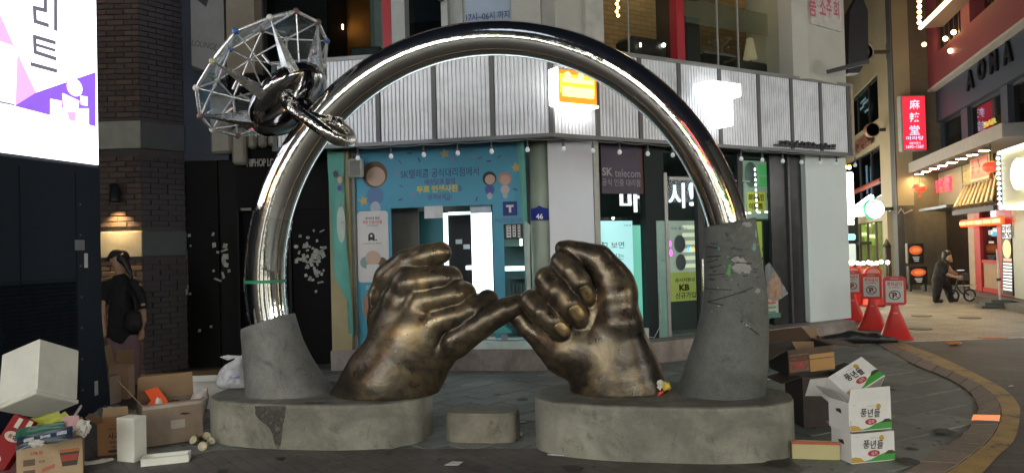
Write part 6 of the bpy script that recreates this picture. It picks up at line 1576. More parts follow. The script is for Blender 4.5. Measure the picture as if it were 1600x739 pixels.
lantern(1548, 261, -.85, .17, "second red lantern hanging before the framed red sign")
# little tiled roof over the door
rf = thing("tiled_canopy", "small canopy of brown ribbed roof tiles above the restaurant door", "canopy", FR)
a, b = hR(1509, 292, -.12), hR(1561, 283, -.12); c1, d1 = hR(1491, 333, -.75), hR(1556, 322, -.75)
TLM = M("roof_tile", (.13, .095, .055), r=.5, var=.3, sc=10)
p0, p1, p2, p3 = Vector((a.x, -.12, a.z)), Vector((b.x, -.12, a.z)), Vector((d1.x, -.75, c1.z+.08)), Vector((c1.x, -.75, c1.z+.08))
part("roof_deck", MB().add([p0, p1, p2, p3]+[q-Vector((0, 0, .05)) for q in (p0, p1, p2, p3)], [(3, 2, 1, 0), (4, 5, 6, 7), (2, 3, 7, 6), (0, 3, 7, 4), (1, 2, 6, 5)]), M("deck_dark", (.04, .03, .025)), rf, FR)
for k in range(9):
    t = (k+.5)/9; s0 = p0.lerp(p1, t); s1 = p3.lerp(p2, t); part("roof_tile", MB().tube([s0+Vector((0, 0, .03)), s1+Vector((0, -.03, .03))], .055, 8), TLM, rf, FR)
part("ridge", MB().tube([p0+Vector((-.05, 0, .06)), p1+Vector((.05, 0, .06))], .07, 8), TLM, rf, FR); part("eave_beam", MB().box(p3.x, p2.x, -.80, -.72, p3.z-.14, p3.z-.03), M("deck_dark", (.04, .03, .025)), rf, FR)
sa = solo("flat_canopy", MB().box(hR(1447, 330, -.7).x, hR(1492, 322, -.7).x, -.9, -.10, hR(1470, 327, -.7).z, hR(1470, 327, -.7).z+.07), M("canopy_dark", (.05, .045, .04), r=.5), "thin flat dark canopy left of the tiled canopy", "canopy", FR)
og = thing("glowing_sign", "long glowing orange red sign bar above the restaurant door", "sign", FR)
a, b, c_, d_ = FR.rect(1501, 341, 1567, 353, -.35)
part("tube", MB().box(a, b, -.38, -.30, c_, d_, .03), EM("bar_red", (1, .06, .01), 1.3), og, FR)
for k in range(5): part("lit_letter", MB().box(a+(b-a)*(k+.12)/5, a+(b-a)*(k+.88)/5, -.40, -.385, c_+.06, d_-.06, .01), EM("bar_yellow", (1, .5, .08), 1.8), og, FR)
Q(1452, 1472, -.06, .3, "white_pier", M("pier_cream", (.34, .32, .27), r=.6, var=.1), z1=zsg-.05)
Q(1472, 1516, .12, .1, "window_back", M("plant_dark", (.05, .03, .03), r=.6, var=.5, sc=4), z1=zsg); Q(1472, 1516, .05, .006, "pane", GLASS("rest_glass", (.7, .65, .6), .15), z1=zsg)
Q(1514, 1524, -.06, .2, "door_post", M("post_cream", (.32, .24, .17), r=.6), z1=zsg-.1)
REDP = M("red_paint", (.34, .02, .025), r=.4, var=.12)
Q(1523, 1532, -.10, .2, "red_frame", REDP, z1=zsg-.25); Q(1559, 1583, -.10, .25, "red_frame", REDP, z1=zsg+.1); Q(1532, 1559, -.04, .1, "door_panel", M("door_tan", (.26, .17, .10), r=.6), z0=zg+.12, z1=zg+.75)
zdp = zg+.75; Q(1532, 1559, -.08, .1, "door_rail", REDP, z0=zdp, z1=zdp+.08); Q(1532, 1559, -.08, .1, "door_rail", REDP, z0=zg, z1=zg+.12); Q(1532, 1559, -.03, .006, "pane", GLASS("rest_glass", (.7, .65, .6), .15), z0=zdp+.08, z1=zsg-.3)
Q(1528, 1562, .2, .05, "brick_back", brickwall("red_bricks", (.22, .08, .05), (.17, .06, .04), (.09, .05, .04), 5.0), z1=zsg-.3)
for (x0, y0, x1, y1) in ((1541, 360, 1550, 367), (1551, 356, 1559, 362), (1543, 377, 1552, 380)): R(x0, y0, x1, y1, .18, .01, "interior_light", EM("int_light", (.9, .95, .9), 1.2), parent=red)
# lit menu strips
ms = thing("menu_strip", "narrow lit menu strip with food pictures on the cream pier", "menu", FR)
a, b, c_, d_ = FR.rect(1455, 365, 1467, 430, -.10); part("board", MB().box(a, b, -.12, -.07, c_, d_), BLK, ms, FR)
for k, (y, r) in enumerate(((374, .2), (388, .10), (396, .2), (409, .08), (417, .12), (425, .10))): 
    h = hR(1461, y, -.12); part("picture", MB().disc(h.x, h.z, (b-a)*.33, r*.55, -.125), EM("food_%d" % (k % 3), ((1, .75, .5), (1, 1, .95), (1, .4, .12))[k % 3], .7), ms, FR)
ms = thing("menu_strip", "tall lit menu strip with orange food picture on the red pier", "menu", FR)
a, b, c_, d_ = FR.rect(1566, 349, 1581, 460, -.14); part("board", MB().box(a, b, -.15, -.11, c_, d_), BLK, ms, FR)
a2_, b2_, c2_, d2_ = FR.rect(1567, 351, 1580, 372, -.15); part("title", MB().box(a2_, b2_, -.160, -.151, c2_, d2_), EM("menu_white", (.9, .92, .9), .6), ms, FR)
mb = MB(); 
for i, s in enumerate(("마라", "탕면")): 
    h = hR(1573.5, 357+i*9.5, -.16); mb.txt(s, h.x, h.z, .15, PBLK, -.164, .06, sx=2.4)
part("title_print", mb, None, ms, FR, kind="stuff")
h = hR(1573.5, 389, -.15); part("picture", MB().disc(h.x, h.z, (b-a)*.42, .22, -.155), EM("food_orange", (1, .42, .18), .7), ms, FR)
R(1568, 404, 1580, 408, -.16, .01, "red_line", EM("menu_red", (1, .2, .15), 1.0), parent=ms)
for k in range(9): R(1567.5, 411+k*5, 1580.5, 413.5+k*5, -.16, .01, "menu_line", EM("menu_white", (.9, .92, .9), .6), parent=ms)
# olive shop at the right edge
ol = thing("olive_shop", "olive sign front with white LED edges at the right edge of the picture", "shop front", FR)
OLV = M("olive_board", (.24, .22, .09), r=.5, var=.12)
uo = hR(1565, 280, -1.0).x; zo0 = hR(1566, 324, -1.0).z; zo1 = hR(1562, 241, -1.0).z
part("sign_board", MB().box(uo, 4.5, -1.0, -.85, zo0, zo1), OLV, ol, FR)
part("side_board", MB().box(uo-.01, uo+.03, -1.0, .0, zo0, zo1), M("teal_side", (.03, .18, .25), r=.5), ol, FR)
LEDW2 = EM("led_strip_white", (.95, 1, 1), 5)
part("led_line", MB().box(uo, 4.5, -1.06, -1.0, zo1-.02, zo1+.04), LEDW2, ol, FR); part("led_line", MB().box(uo, 4.5, -1.06, -1.0, zo0-.04, zo0+.02), LEDW2, ol, FR)
for k in range(10):
    z = zo0+(zo1-zo0)*(k+.7)/10.6; part("led_dot", MB().ball((uo, -1.05, z), .035, 8), LEDW2, ol, FR)
h = hR(1592, 272, -1.1); part("oval_sign", MB().disc(h.x, h.z, .36, .30, -1.12, 28).prism([(h.x+.36*math.cos(t*math.pi/14), h.z+.30*math.sin(t*math.pi/14)) for t in range(28)], -1.119, -1.0, 'y'), EM("oval_white", (.92, .97, 1), 3.0), ol, FR)
Q(1583, 1660, -.12, .3, "pale_wall", M("pale_front", (.40, .43, .38), r=.6, var=.1), z1=zo0, parent=ol)
h = hR(1590, 327, -.7); part("downlight", MB().lathe([(0, 0), (.2, 0), (.2, .05)], 14, (h.x, -.7, h.z)), EM("downlight_cool", (.95, 1, .95), 8), ol, FR)
part("soffit", MB().box(uo, 4.5, -1.0, .0, zo0-.04, zo0-.01), M("soffit_grey", (.3, .3, .28)), ol, FR)
# sidewalk in front of them
mb = MB().box(uL_-.2, 6, -.62, .4, -.02, .12); solo("sidewalk", mb, M("walk_grey", (.16, .15, .13), r=.7, var=.2), None, None, FR, kind='structure')
mb = MB().box(uL_-.2, 6, -.72, -.62, -.02, .115); solo("kerb", mb, M("kerb_dark", (.10, .095, .085), r=.7, var=.2), None, None, FR, kind='structure')

# ---- grey tower wall, tan building, blade sign
gt = thing("grey_tower", "dark grey plain tower wall between the tan building and the crimson storey", "building", GY)
a, b = GY.hit(1401, 300, 0).x, GY.hit(1457, 300, 0).x
part("wall", MB().box(a, b+.6, .02, .3, 0, 20), M("tower_grey", (.060, .066, .075), r=.7, var=.2, sc=.8), gt, GY)
bsn = thing("blade_sign", "red illuminated blade sign with white Chinese characters on the grey tower", "sign", GY)
a, b, c_, d_ = GY.rect(1411, 151, 1446, 234, -.3)
part("case", MB().box(a-.06, b+.03, -.30, -.08, c_-.04, d_+.04, .02), M("case_grey", (.3, .3, .3), r=.5), bsn, GY)
part("lit_face", MB().box(a, b, -.315, -.301, c_, d_), EM("sign_crimson", (.75, .03, .06), .5), bsn, GY)
mb = MB()
WL = EM("glyph_pale", (.70, .66, .90), .7)
for s, x0, y0, x1, y1 in (("麻", 1421, 156, 1437, 171), ("辣", 1421, 176, 1437, 191), ("堂", 1421, 196, 1437, 211), ("마라탕", 1416, 213, 1443, 219), ("매운맛향기", 1421, 222, 1438, 226), ("1690~1569", 1416, 227, 1443, 232)): T(mb, GY, s, x0, y0, x1, y1, -.315, WL, .01)
part("lettering", mb, None, bsn, GY, kind="stuff")
for y in (160, 195, 228): R  # brackets
part("bracket", MB().box(b+.03, b+.6, -.2, -.16, d_-.4, d_-.36).box(b+.03, b+.6, -.2, -.16, c_+.3, c_+.34), DKM, bsn, GY)
tan = thing("tan_building", "tan building with dark slanted windows and round projecting signs up the side street", "building", FY)
TAN = M("tan_wall", (.29, .25, .16), r=.75, var=.15, sc=.8, dirt=.1)
def Yh(px, py, yl=0.): return FY.hit(px, py, yl)
u_r = Yh(1400, 300).x; u_c = Yh(1377, 300).x; u_l = Yh(1330, 300).x; u_f = u_l-9
print("Y", u_r, u_c, u_l)
zz = [Yh(1376, y).z for y in (345, 308, 224, 182, 107)]
part("wall", MB().box(u_f, u_r, .5, 5, 0, 18), M("tan_core", (.10, .085, .06), r=.8), tan, FY)
part("corner_pier", MB().box(u_c, u_r, 0, .5, 2.6, 18), TAN, tan, FY); part("corner_pier", MB().box(u_c, u_c+(u_r-u_c)*.35, 0, .5, 0, 2.6), TAN, tan, FY)
part("side_door", MB().box(u_c+(u_r-u_c)*.35, u_r, .2, .5, 0, 2.6), M("door_dull", (.07, .06, .045), r=.6), tan, FY)
part("spandrel", MB().box(u_f, u_c, .02, .5, zz[0], zz[1]), TAN, tan, FY); part("spandrel", MB().box(u_f, u_c, .02, .5, zz[2], zz[3]), TAN, tan, FY); part("spandrel", MB().box(u_f, u_c, .02, .5, zz[4], 18), TAN, tan, FY)
WG = GLASS("tan_glass", (.25, .33, .36), .25)
for (z0, z1) in ((zz[1], zz[2]), (zz[3], zz[4])):
    n = 7
    for k in range(n):
        a = u_f+(u_c-u_f)*k/n; b = u_f+(u_c-u_f)*(k+1)/n
        w = part("window", MB().box(a, a+.05, .1, .18, z0, z1).box(a+.05, b, .1, .18, z0, z0+.05).box(a+.05, b, .1, .18, z1-.05, z1), DKM, tan, FY); part("pane", MB().box(a+.05, b, .14, .146, z0+.05, z1-.05), WG, w, FY)
for (px, py, w, h_) in ((1354, 281, .10, .55), (1360.5, 285, .06, .6), (1380, 274, .05, .18)):
    h = Yh(px, py, .3); part("tube_lamp", MB().box(h.x-w, h.x+w, .3, .33, h.z-h_, h.z+h_), EM("tan_tube", (.9, .95, 1), 2.0), tan, FY)
h0, h1 = Yh(1335, 300, .12), Yh(1378, 281, .12); part("red_rail", MB().tube([h0, h1], .10, 6), M("red_rail", (.25, .05, .03), r=.5), tan, FY)
for (px, py) in ((1345, 170), (1352, 160), (1355, 172), (1348, 158)):
    h = Yh(px, py, .4); part("ceiling_light", MB().box(h.x-.5, h.x+.5, .4, .42, h.z-.04, h.z+.04), EM("ceil_line", (.9, .9, .8), 2.0), tan, FY)
part("lit_eave", MB().tube([Yh(1328, 331.5, -.05), Yh(1361, 308, -.05)], .10, 8), EM("eave_white", (.9, 1, .98), 3.0), tan, FY)
# ground floor glass front with lights
part("glass_front", MB().box(u_f, u_c, .12, .13, .1, zz[0]), GLASS("front_glass", (.8, .85, .7), .15), tan, FY)
part("inner_glow", MB().box(u_f, u_c, .42, .46, .1, zz[0]), M("inner_glow", (.30, .28, .14), r=.8, var=.6, sc=2.5, em=.25, emc=(.6, .62, .3)), tan, FY)
for k in range(10):
    a = u_f+(u_c-u_f)*k/10; part("mullion", MB().box(a, a+.10, .05, .12, .1, zz[0]), M("mullion_brown", (.09, .07, .05), r=.5), tan, FY)
for (px, py, w) in ((1343, 348, .5), (1356, 352, .35), (1366, 347, .3), (1350, 366, .6), (1362, 369, .4), (1385, 369, .06), (1366, 370, .06)):
    h = Yh(px, py, .3); part("inner_light", MB().box(h.x-w, h.x+w, .3, .33, h.z-.06, h.z+.06), EM("inner_white", (.95, 1, .75), 1.6), tan, FY)
for (px, py, w, hh) in ((1349, 361, .9, .25), (1358, 375, .9, .2)):
    h = Yh(px, py, .36); part("green_board", MB().box(h.x-w, h.x+w, .36, .38, h.z-hh, h.z+hh), EM("inner_lime", (.45, .6, .15), .6), tan, FY)
h = Yh(1342, 380, .1); part("porch_beam", MB().box(h.x-1.6, h.x+2.4, -.3, .1, h.z-.06, h.z+.06), DKM, tan, FY); h = Yh(1341, 400, .0); part("porch_post", MB().box(h.x-.1, h.x+.1, -.2, -.1, 0, Yh(1342, 380, .1).z), DKM, tan, FY)
part("notch", MB().box(Yh(1388, 140).x-.1, Yh(1388, 140).x+.12, -.01, .0, Yh(1385, 78).z-.3, Yh(1385, 78).z+.2), DKM, tan, FY); part("notch", MB().box(Yh(1391, 195).x-.1, Yh(1391, 195).x+.12, -.01, .0, Yh(1391, 203).z, Yh(1391, 184).z), DKM, tan, FY)
# round projecting signs (they face the camera)
def rsign(px, py, D, r, face, rim, label, em=None, text=None):
    p = atY(px, py, D); fr = Frame(p.x, p.y, 0); t = thing("round_sign", label, "sign", fr, at=(0, 0, p.z)); c = (0, 0, p.z); Rx = Matrix.Rotation(math.pi/2, 3, 'X')
    part("rim", MB().lathe([(r*.9, -.09), (r, -.09), (r, .09), (r*.9, .09), (r*.9, -.09)], 28, c, True, Rx), rim, t, fr)
    part("face", MB().lathe([(0, .075), (r*.9, .075)], 28, c, False, Rx), face, t, fr)
    part("arm", MB().box(r, r+.5, -.05, .05, p.z-.05, p.z+.05), DKM, t, fr)
    return t, fr, p
t, fr, p = rsign(1349.5, 82.5, 22.3, .27, M("round_grey", (.16, .16, .16), r=.5, var=.3, sc=6), M("rim_grey", (.3, .3, .3), r=.4), "round grey projecting sign high on the tan building")
mb = MB(); mb.mat(M("ring_dark", (.08, .08, .085), var=0, bump=0)); mb.disc(0, p.z, .14, .14, -.082); mb.mat(M("round_grey2", (.2, .2, .2), var=0, bump=0)); mb.disc(0, p.z, .115, .115, -.086); part("emblem", mb, None, t, fr, kind="stuff")
t, fr, p = rsign(1362, 203.5, 24, .23, M("round_brown", (.20, .10, .06), r=.5, var=.3, sc=6), M("rim_brown", (.22, .13, .08), r=.4), "round brown projecting sign on the middle of the tan building")
t, fr, p = rsign(1365, 327, 23.2, .32, EM("round_lit", (.95, 1, .97), 3.2), M("rim_green", (.03, .25, .12), r=.4, em=.3, emc=(.1, .8, .4)), "round glowing white sign with a green rim on the tan building")
mb = MB(); mb.mat(EM("lit_green", (.05, .45, .22), .8)); mb.poly([(-.24, p.z+.12), (-.1, p.z+.27), (.1, p.z+.27), (.24, p.z+.12), (.1, p.z+.20), (-.1, p.z+.20)][::-1], -.09); part("emblem", mb, None, t, fr, kind="stuff")
p = atY(1348, 330, 23.4); fr = Frame(p.x, p.y, -8); solo("strip_sign", MB().box(-.35, .35, -.05, .05, p.z-.16, p.z+.12, .03), EM("strip_lit", (.97, 1, 1), 4), "white glowing strip sign left of the green rimmed round sign", "sign", fr)
# dark wheel shaped letters near the band corner
ww = thing("bistro_lettering", "dark brown lettering slanting along the tan building below the round brown sign", "sign", FY)
for k, px in enumerate((1336, 1341, 1347, 1353)):
    h = Yh(px, 232-k*4.5, -.2); mb = MB(); mb.txt("HOFB"[k], h.x, h.z, .45, M("letters_brown", (.12, .05, .035), r=.5), -.22, .06, thick=.1, sx=2.2); part("letter", mb, None, ww, FY)
# street lights and signs further along, in the gap beside the shop
fx = thing("tall_lit_sign", "tall glowing white vertical sign in the gap beside the pale corner panel", "sign", None)
p = atY(1323, 306, 26); fr = Frame(p.x, p.y, 0); mb = MB().box(-.21, .22, -.1, .1, p.z-.85, p.z+.82, .03); part("case", mb, EM("tall_white", (.97, .98, 1), 3.2), fx, fr)
part("lower_box", MB().box(-.21, .2, -.1, .1, p.z-1.03, p.z-.88, .02), EM("tall_white", (.97, .98, 1), 3.2), fx, fr)
mb = MB(); T(mb, fr, "커피", 1317, 280, 1331, 293, -.1+.0, M("ghost", (.6, .6, .62), em=1.2, emc=(.6, .6, .65), var=0, bump=0), .02); part("lettering", mb, None, fx, fr, kind="stuff")
p = atY(1326, 370.5, 26); fr = Frame(p.x, p.y, 0); solo("blue_sign", MB().box(-.22, .22, -.1, .1, p.z-.11, p.z+.11, .05), EM("blue_lit", (.15, .65, .95), 1.6), "small glowing blue and white sign below the tall white sign", "sign", fr)
p = atY(1325, 394, 27); fr = Frame(p.x, p.y, 0); solo("grey_sign", MB().box(-.26, .26, -.1, .1, p.z-.34, p.z+.30, .03), EM("grey_lit", (.42, .46, .42), .6), "dim grey white sign box below the blue sign", "sign", fr)
p = atY(1327, 357, 28); fr = Frame(p.x, p.y, 0); solo("dark_sign", MB().box(-.3, .3, -.1, .1, p.z-1.3, p.z+.5), BLK, "dark sign frame carrying the blue and grey signs", "sign", fr)
for k, (px, py) in enumerate(((1315, 262), (1321, 262), (1327, 262))):
    p = atY(px, py, 27); solo("amber_lantern", MB().box(p.x-.05, p.x+.05, p.y-.05, p.y+.05, p.z-.06, p.z+.08, .02), EM("amber_small", (1, .62, .15), 6), ("left", "middle", "right")[k]+" one of three small amber lanterns above the tall white sign", "lamp", None, "amber lanterns above the tall sign")
p = atY(1345, 90, 33); fr = Frame(p.x, p.y, 0)
# dark tower far behind, closing the street
fb_ = thing("far_building", "dark far building closing the end of the side street", "building", None); p = atY(1330, 300, 44); fr = Frame(p.x, p.y, 0)
part("wall", MB().box(-7, 5, 0, 3, 0, 26), M("far_wall", (.06, .058, .055), r=.8, var=.3), fb_, fr)
for k in range(5):
    for j in range(4): part("window", MB().box(-3+j*1.6, -2.1+j*1.6, -.06, 0, 3+k*3.4, 4.6+k*3.4), EM("far_win_%d" % ((k*j) % 3), ((.5, .42, .25), (.12, .13, .15), (.3, .3, .28))[(k*j) % 3], .5), fb_, fr)
# dark bracketed sign box at the pillar's right
p = atY(1327, 62, 15.5); fr = Frame(p.x, p.y, 0); solo("bracket_sign", MB().prism([(-.12, -.75), (.12, -.75), (.32, -.4), (.34, .55), (.2, .95), (-.04, .55)], -.15, .1, 'y'), BLK, "dark angular bracket sign right of the white pillar", "sign", FM(fr.M @ Matrix.Translation((0, 0, p.z))))
# menu boards standing at the tower
def menuboard(px0, py0, px1, py1, D, label):
    t = thing("menu_board", label, "menu board", Frame(0, D, 0)); fr = Frame(0, D, 0); a, b, c_, d_ = fr.rect(px0, py0, px1, py1, 0)
    part("case", MB().box(a, b, 0, .14, c_, d_, .02), M("menu_black", (.02, .02, .022), r=.3), t, fr)
    h = (d_-c_); part("picture", MB().disc((a+b)/2, c_+h*.66, (b-a)*.40, h*.22, -.004), EM("dish_orange", (.75, .14, .04), .22), t, fr)
    part("picture", MB().disc((a+b)/2+.02, c_+h*.67, (b-a)*.25, h*.11, -.008), EM("dish_red", (.9, .3, .1), .25), t, fr)
    mb = MB(); mb.mat(EM("menu_dim", (.5, .5, .45), .5))
    for k in range(3): mb.box(a+(b-a)*(.3+.05*k), b-(b-a)*(.3+.02*k), -.006, -.001, c_+h*(.3-.09*k), c_+h*(.33-.09*k))
    part("print", mb, None, t, fr, kind="stuff"); return t, fr
menuboard(1418, 380, 1444, 412, 22.0, "black menu board with an orange dish picture, upper of the two by the tower")
t, fr = menuboard(1420, 416, 1450, 444, 21.8, "black menu board with an orange dish picture, lower of the two by the tower")
part("leg", fb(fr, 1422, 443, 1425, 457, .02, .1, mbonly=True, z0=0), DKM, t, fr); part("leg", fb(fr, 1445, 443, 1448, 457, .02, .1, mbonly=True, z0=0), DKM, t, fr)
a = GY.hit(1421, 390, -.5); solo("vent_grille", MB().tube([(a.x-.35, -.1, 2.45), (a.x-.1, -.1, 2.35), (a.x, -.1, 2.5), (a.x+.1, -.1, 2.35), (a.x+.35, -.1, 2.45)], .025, 6), M("gull_grey", (.3, .3, .3)), "pale bird shaped bracket above the menu boards on the tower", "bracket", GY)
p = G(1388, 455); bl_ = solo("street_bollard", MB().box(-.09, .09, -.09, .09, 0, 1.35, .02).lathe([(.13, 1.35), (.05, 1.5), (0, 1.6)], 10), M("bollard_dark", (.03, .025, .02), r=.5), "dark narrow post standing before the tan building's door", "post", Frame(p.x, p.y, 0))
# pole stand with a rubber base on the sidewalk
p = G(1563, 480); pf = Frame(p.x, p.y, -20); t = thing("pole_stand", "slim white pole in a low dark square base at the right kerb", "pole", pf)
part("base", MB().prism([(-.42, -.30), (.42, -.30), (.42, .30), (-.42, .30)], 0, .05).prism([(-.34, -.24), (.34, -.24), (.34, .24), (-.34, .24)], .05, .12).prism([(-.2, -.15), (.2, -.15), (.2, .15), (-.2, .15)], .12, .17), M("rubber_grey", (.07, .075, .07), r=.7, var=.2), t, pf)
part("pole", MB().tube([(0, 0, .17), (-.01, 0, .85)], .022, 8).tube([(-.01, 0, .85), (-.03, 0, 1.28)], .016, 8), M("pole_white", (.45, .45, .42), r=.4), t, pf); part("clamp", MB().box(-.05, .03, -.03, .03, .58, .64), DKM, t, pf)

# ================================================================ red barrier cones with no parking plates
CR = M("cone_red", (.55, .02, .015), r=.42, var=.12, sc=6, bump=.05); WPL = M("cone_plate_white", (.55, .53, .5), r=.5, var=.08)
def build_cone(label):
    I = Matrix(); t = thing("barrier_cone", label, "barrier cone", I, "red no parking barrier cones")
    mb = MB(); v = []; rows = [(.0, .215, .17), (.03, .21, .165), (.05, .19, .15), (.25, .125, .10), (.45, .062, .05), (.52, .05, .04), (.545, .05, .04)]
    for z, a, b in rows:
        for k in range(20):
            th = 2*math.pi*k/20; c, s = math.cos(th), math.sin(th); e = .45 if z < .1 else .7
            v.append((a*math.copysign(abs(c)**e, c), b*math.copysign(abs(s)**e, s), z))
    f = [(i*20+k, i*20+(k+1) % 20, (i+1)*20+(k+1) % 20, (i+1)*20+k) for i in range(len(rows)-1) for k in range(20)]+[tuple(range(120, 140))]
    part("cone_body", mb.add(v, f, True), CR, t, I); part("collar", MB().lathe([(.066, .40), (.066, .415), (.06, .42)], 16), M("collar_white", (.5, .3, .25)), t, I)
    z0, z1, w, c = .53, .985, .145, .05; q = []
    for cx, cz, a0 in ((w-c, z0+c, 270), (w-c, z1-c, 0), (-w+c, z1-c, 90), (-w+c, z0+c, 180)):
        for k in range(5): a = math.radians(a0+k*22.5); q.append((cx+c*math.cos(a), cz+c*math.sin(a)))
    part("sign_frame", MB().prism(q[::-1], -.03, .03, 'y'), CR, t, I)
    zh = .95; part("grip_hole", MB().box(-.05, .05, -.032, -.0301, zh-.012, zh+.012, .0005), M("hole_dark", (.3, .25, .2)), t, I)
    part("plate", MB().box(-.112, .112, -.036, -.0301, .575, .915, .001), WPL, t, I)
    mb = MB(); RD_ = M("cone_print_red", (.5, .05, .05), var=0, bump=0); DK_ = M("cone_print_dark", (.05, .03, .04), var=0, bump=0)
    mb.txt("주차금지", 0, .865, .07, RD_, -.038, .03, sx=.72); mb.txt("NO PARKING", 0, .81, .018, DK_, -.038, .02)
    cz = .69; ring_o = [(.075*math.cos(2*math.pi*k/28), .075*math.sin(2*math.pi*k/28)) for k in range(28)]; ring_i = [(p_[0]*.82, p_[1]*.82) for p_ in ring_o]
    mb.mat(DK_); mb.add([(x, -.039, cz+z) for x, z in ring_o]+[(x, -.039, cz+z) for x, z in ring_i], [(k, (k+1) % 28, 28+(k+1) % 28, 28+k) for k in range(28)])
    mb.txt("P", 0, cz, .09, DK_, -.0385, .05); d = .062*.7071; mb.mat(RD_); mb.poly([(-d-.005, cz+d-.005), (d-.005, cz-d-.005), (d+.005, cz-d+.005), (-d+.005, cz+d+.005)], -.040)
    part("plate_print", mb, None, t, I, kind="stuff"); return t
c1 = build_cone("red no parking cone nearest the yellow line, rightmost of the three"); kd = kids_of(c1)
spots = [((1400, 529), .99, 4, None), ((1364, 514), .99, -6, "red no parking cone between its two neighbours, second from the right"), ((1333, 502), .99, 8, "red no parking cone partly hidden by the shop's pale corner panel")]
for i, (pp, k, rz, lb) in enumerate(spots):
    g = G(*pp); Mx = Matrix.Translation(g) @ Matrix.Rotation(math.radians(-26+rz), 4, 'Z') @ Matrix.Diagonal((1.12, 1.12, k, 1))
    if i == 0: c1.matrix_basis = Mx; c1['_w'] = [x for row in Mx for x in row]
    else: c = copy_tree(c1, kd, Mx); c['label'] = lb
# far cones with round plates and warm lamps on top
def build_far(label):
    I = Matrix(); t = thing("barrier_cone", label, "barrier cone", I, "far red cones with round plates")
    part("cone_body", MB().lathe([(.2, 0), (.19, .04), (.06, .6), (.05, .66)], 14), CR, t, I); part("round_plate", MB().lathe([(0, .03), (.16, .03), (.16, -.03), (0, -.03)], 20, (0, 0, .82), False, Matrix.Rotation(math.pi/2, 3, 'X')), CR, t, I)
    part("plate", MB().disc(0, .82, .12, .12, -.033), M("cone_face", (.5, .22, .18), r=.5), t, I)
    part("lamp_body", MB().lathe([(.03, .98), (.03, 1.03)], 8), M("lamp_grey", (.3, .3, .3)), t, I); part("lamp", MB().ball((0, 0, 1.06), .045, 10), EM("cone_lamp", (1, .78, .45), 10), t, I); return t
f1 = build_far("far red cone with a round plate and lamp, rightmost of three"); kd = kids_of(f1)
for i, (px, py, D, lb) in enumerate(((1363, 413, 17.5, None), (1346, 413, 18.5, "far red cone with a round plate and lamp, middle of three"), (1331, 413, 18.0, "far red cone with a round plate and lamp, leftmost of three"))):
    p = atY(px, py, D); Mx = Matrix.Translation((p.x, p.y, p.z-1.02)) if False else Matrix.Translation((p.x, p.y, 0)) @ Matrix.Diagonal((1.3, 1.3, p.z/1.04, 1)) 
    if i == 0: f1.matrix_basis = Mx
    else: c = copy_tree(f1, kd, Mx); c['label'] = lb
# string of bare warm bulbs at about the same height
sl = thing("string_lights", "row of bare warm bulbs strung low across the side street behind the cones", "lights", None); prev = None; cm = MB()
mbb = MB().ball((0, 0, 0), .055, 8).mesh("bulb", EM("string_bulb", (1, .80, .52), 11))
for px in (1321, 1327, 1333, 1340, 1349, 1357, 1361, 1370, 1377, 1387):
    p = atY(px, 409+(px % 3), 20.5); part("bulb", None, None, sl, Matrix.Translation(p), mesh=mbb)
    if prev is not None: cm.tube([prev, (prev+p)/2-Vector((0, 0, .03)), p], .008, 4)
    prev = p
part("cord", cm, DKM, sl, WORLD, kind="stuff")
for px in (1320, 1388):
    p = atY(px, 411, 20.5); part("stake", MB().tube([(p.x, p.y, 0), (p.x, p.y, p.z)], .02, 6), DKM, sl, WORLD)

# ================================================================ opposite side of the street (behind the camera, seen in the steel)
opp_mats = [M("opp_wall_%d" % i, c, r=.8, var=.15, sc=.6) for i, c in enumerate(((.16, .15, .14), (.10, .09, .09), (.2, .17, .14)))]
def strip(t, fr, a, b, z0, z1, m, name="sign_face", y=-.25): return part(name, MB().box(a, b, y, y+.12, z0, z1), m, t, fr)
def oppo(x0, x1, Y, deg, h, k, label, signs):
    fr = Frame(x0, Y, deg); w = x1-x0; t = thing("opposite_building", label, "building", fr)
    part("wall", MB().box(0, w, .0, 5, 0, h), opp_mats[k], t, fr)
    n = int(w/2.2)
    for i in range(n):
        a = w*(i+.12)/n; b = w*(i+.88)/n
        if (i+k) % 3 != 2: part("shop_window", MB().box(a, b, -.04, .0, .35, 2.45), EM("shopwin_%d" % ((i+k) % 3), ((1, .86, .62), (.85, .95, 1), (1, .7, .5))[(i+k) % 3], (.75, .6, .4)[(i+k) % 3]), t, fr)
        part("upper_window", MB().box(a+.3, b-.3, -.04, .0, 4.6, 6.0), EM("upwin_%d" % ((i*2+k) % 3), ((.4, .34, .24), (.05, .06, .08), (.1, .1, .1))[(i*2+k) % 3], .8), t, fr)
    for (a, b, z0, z1, m) in signs: strip(t, fr, a*w, b*w, z0, z1, m)
    return t
WS = EM("opp_white", (1, .98, .95), 13.0); WC = EM("opp_cool", (.84, .93, 1), 14.0); GN = EM("opp_green", (.35, 1, .08), 7.0); OR = EM("opp_orange", (1, .45, .10), 5.0); RDm = EM("opp_red", (1, .08, .12), 4.0); PUR = EM("opp_purple", (.45, .2, 1), 4.0); YL = EM("opp_yellow", (1, .8, .3), 6.0)
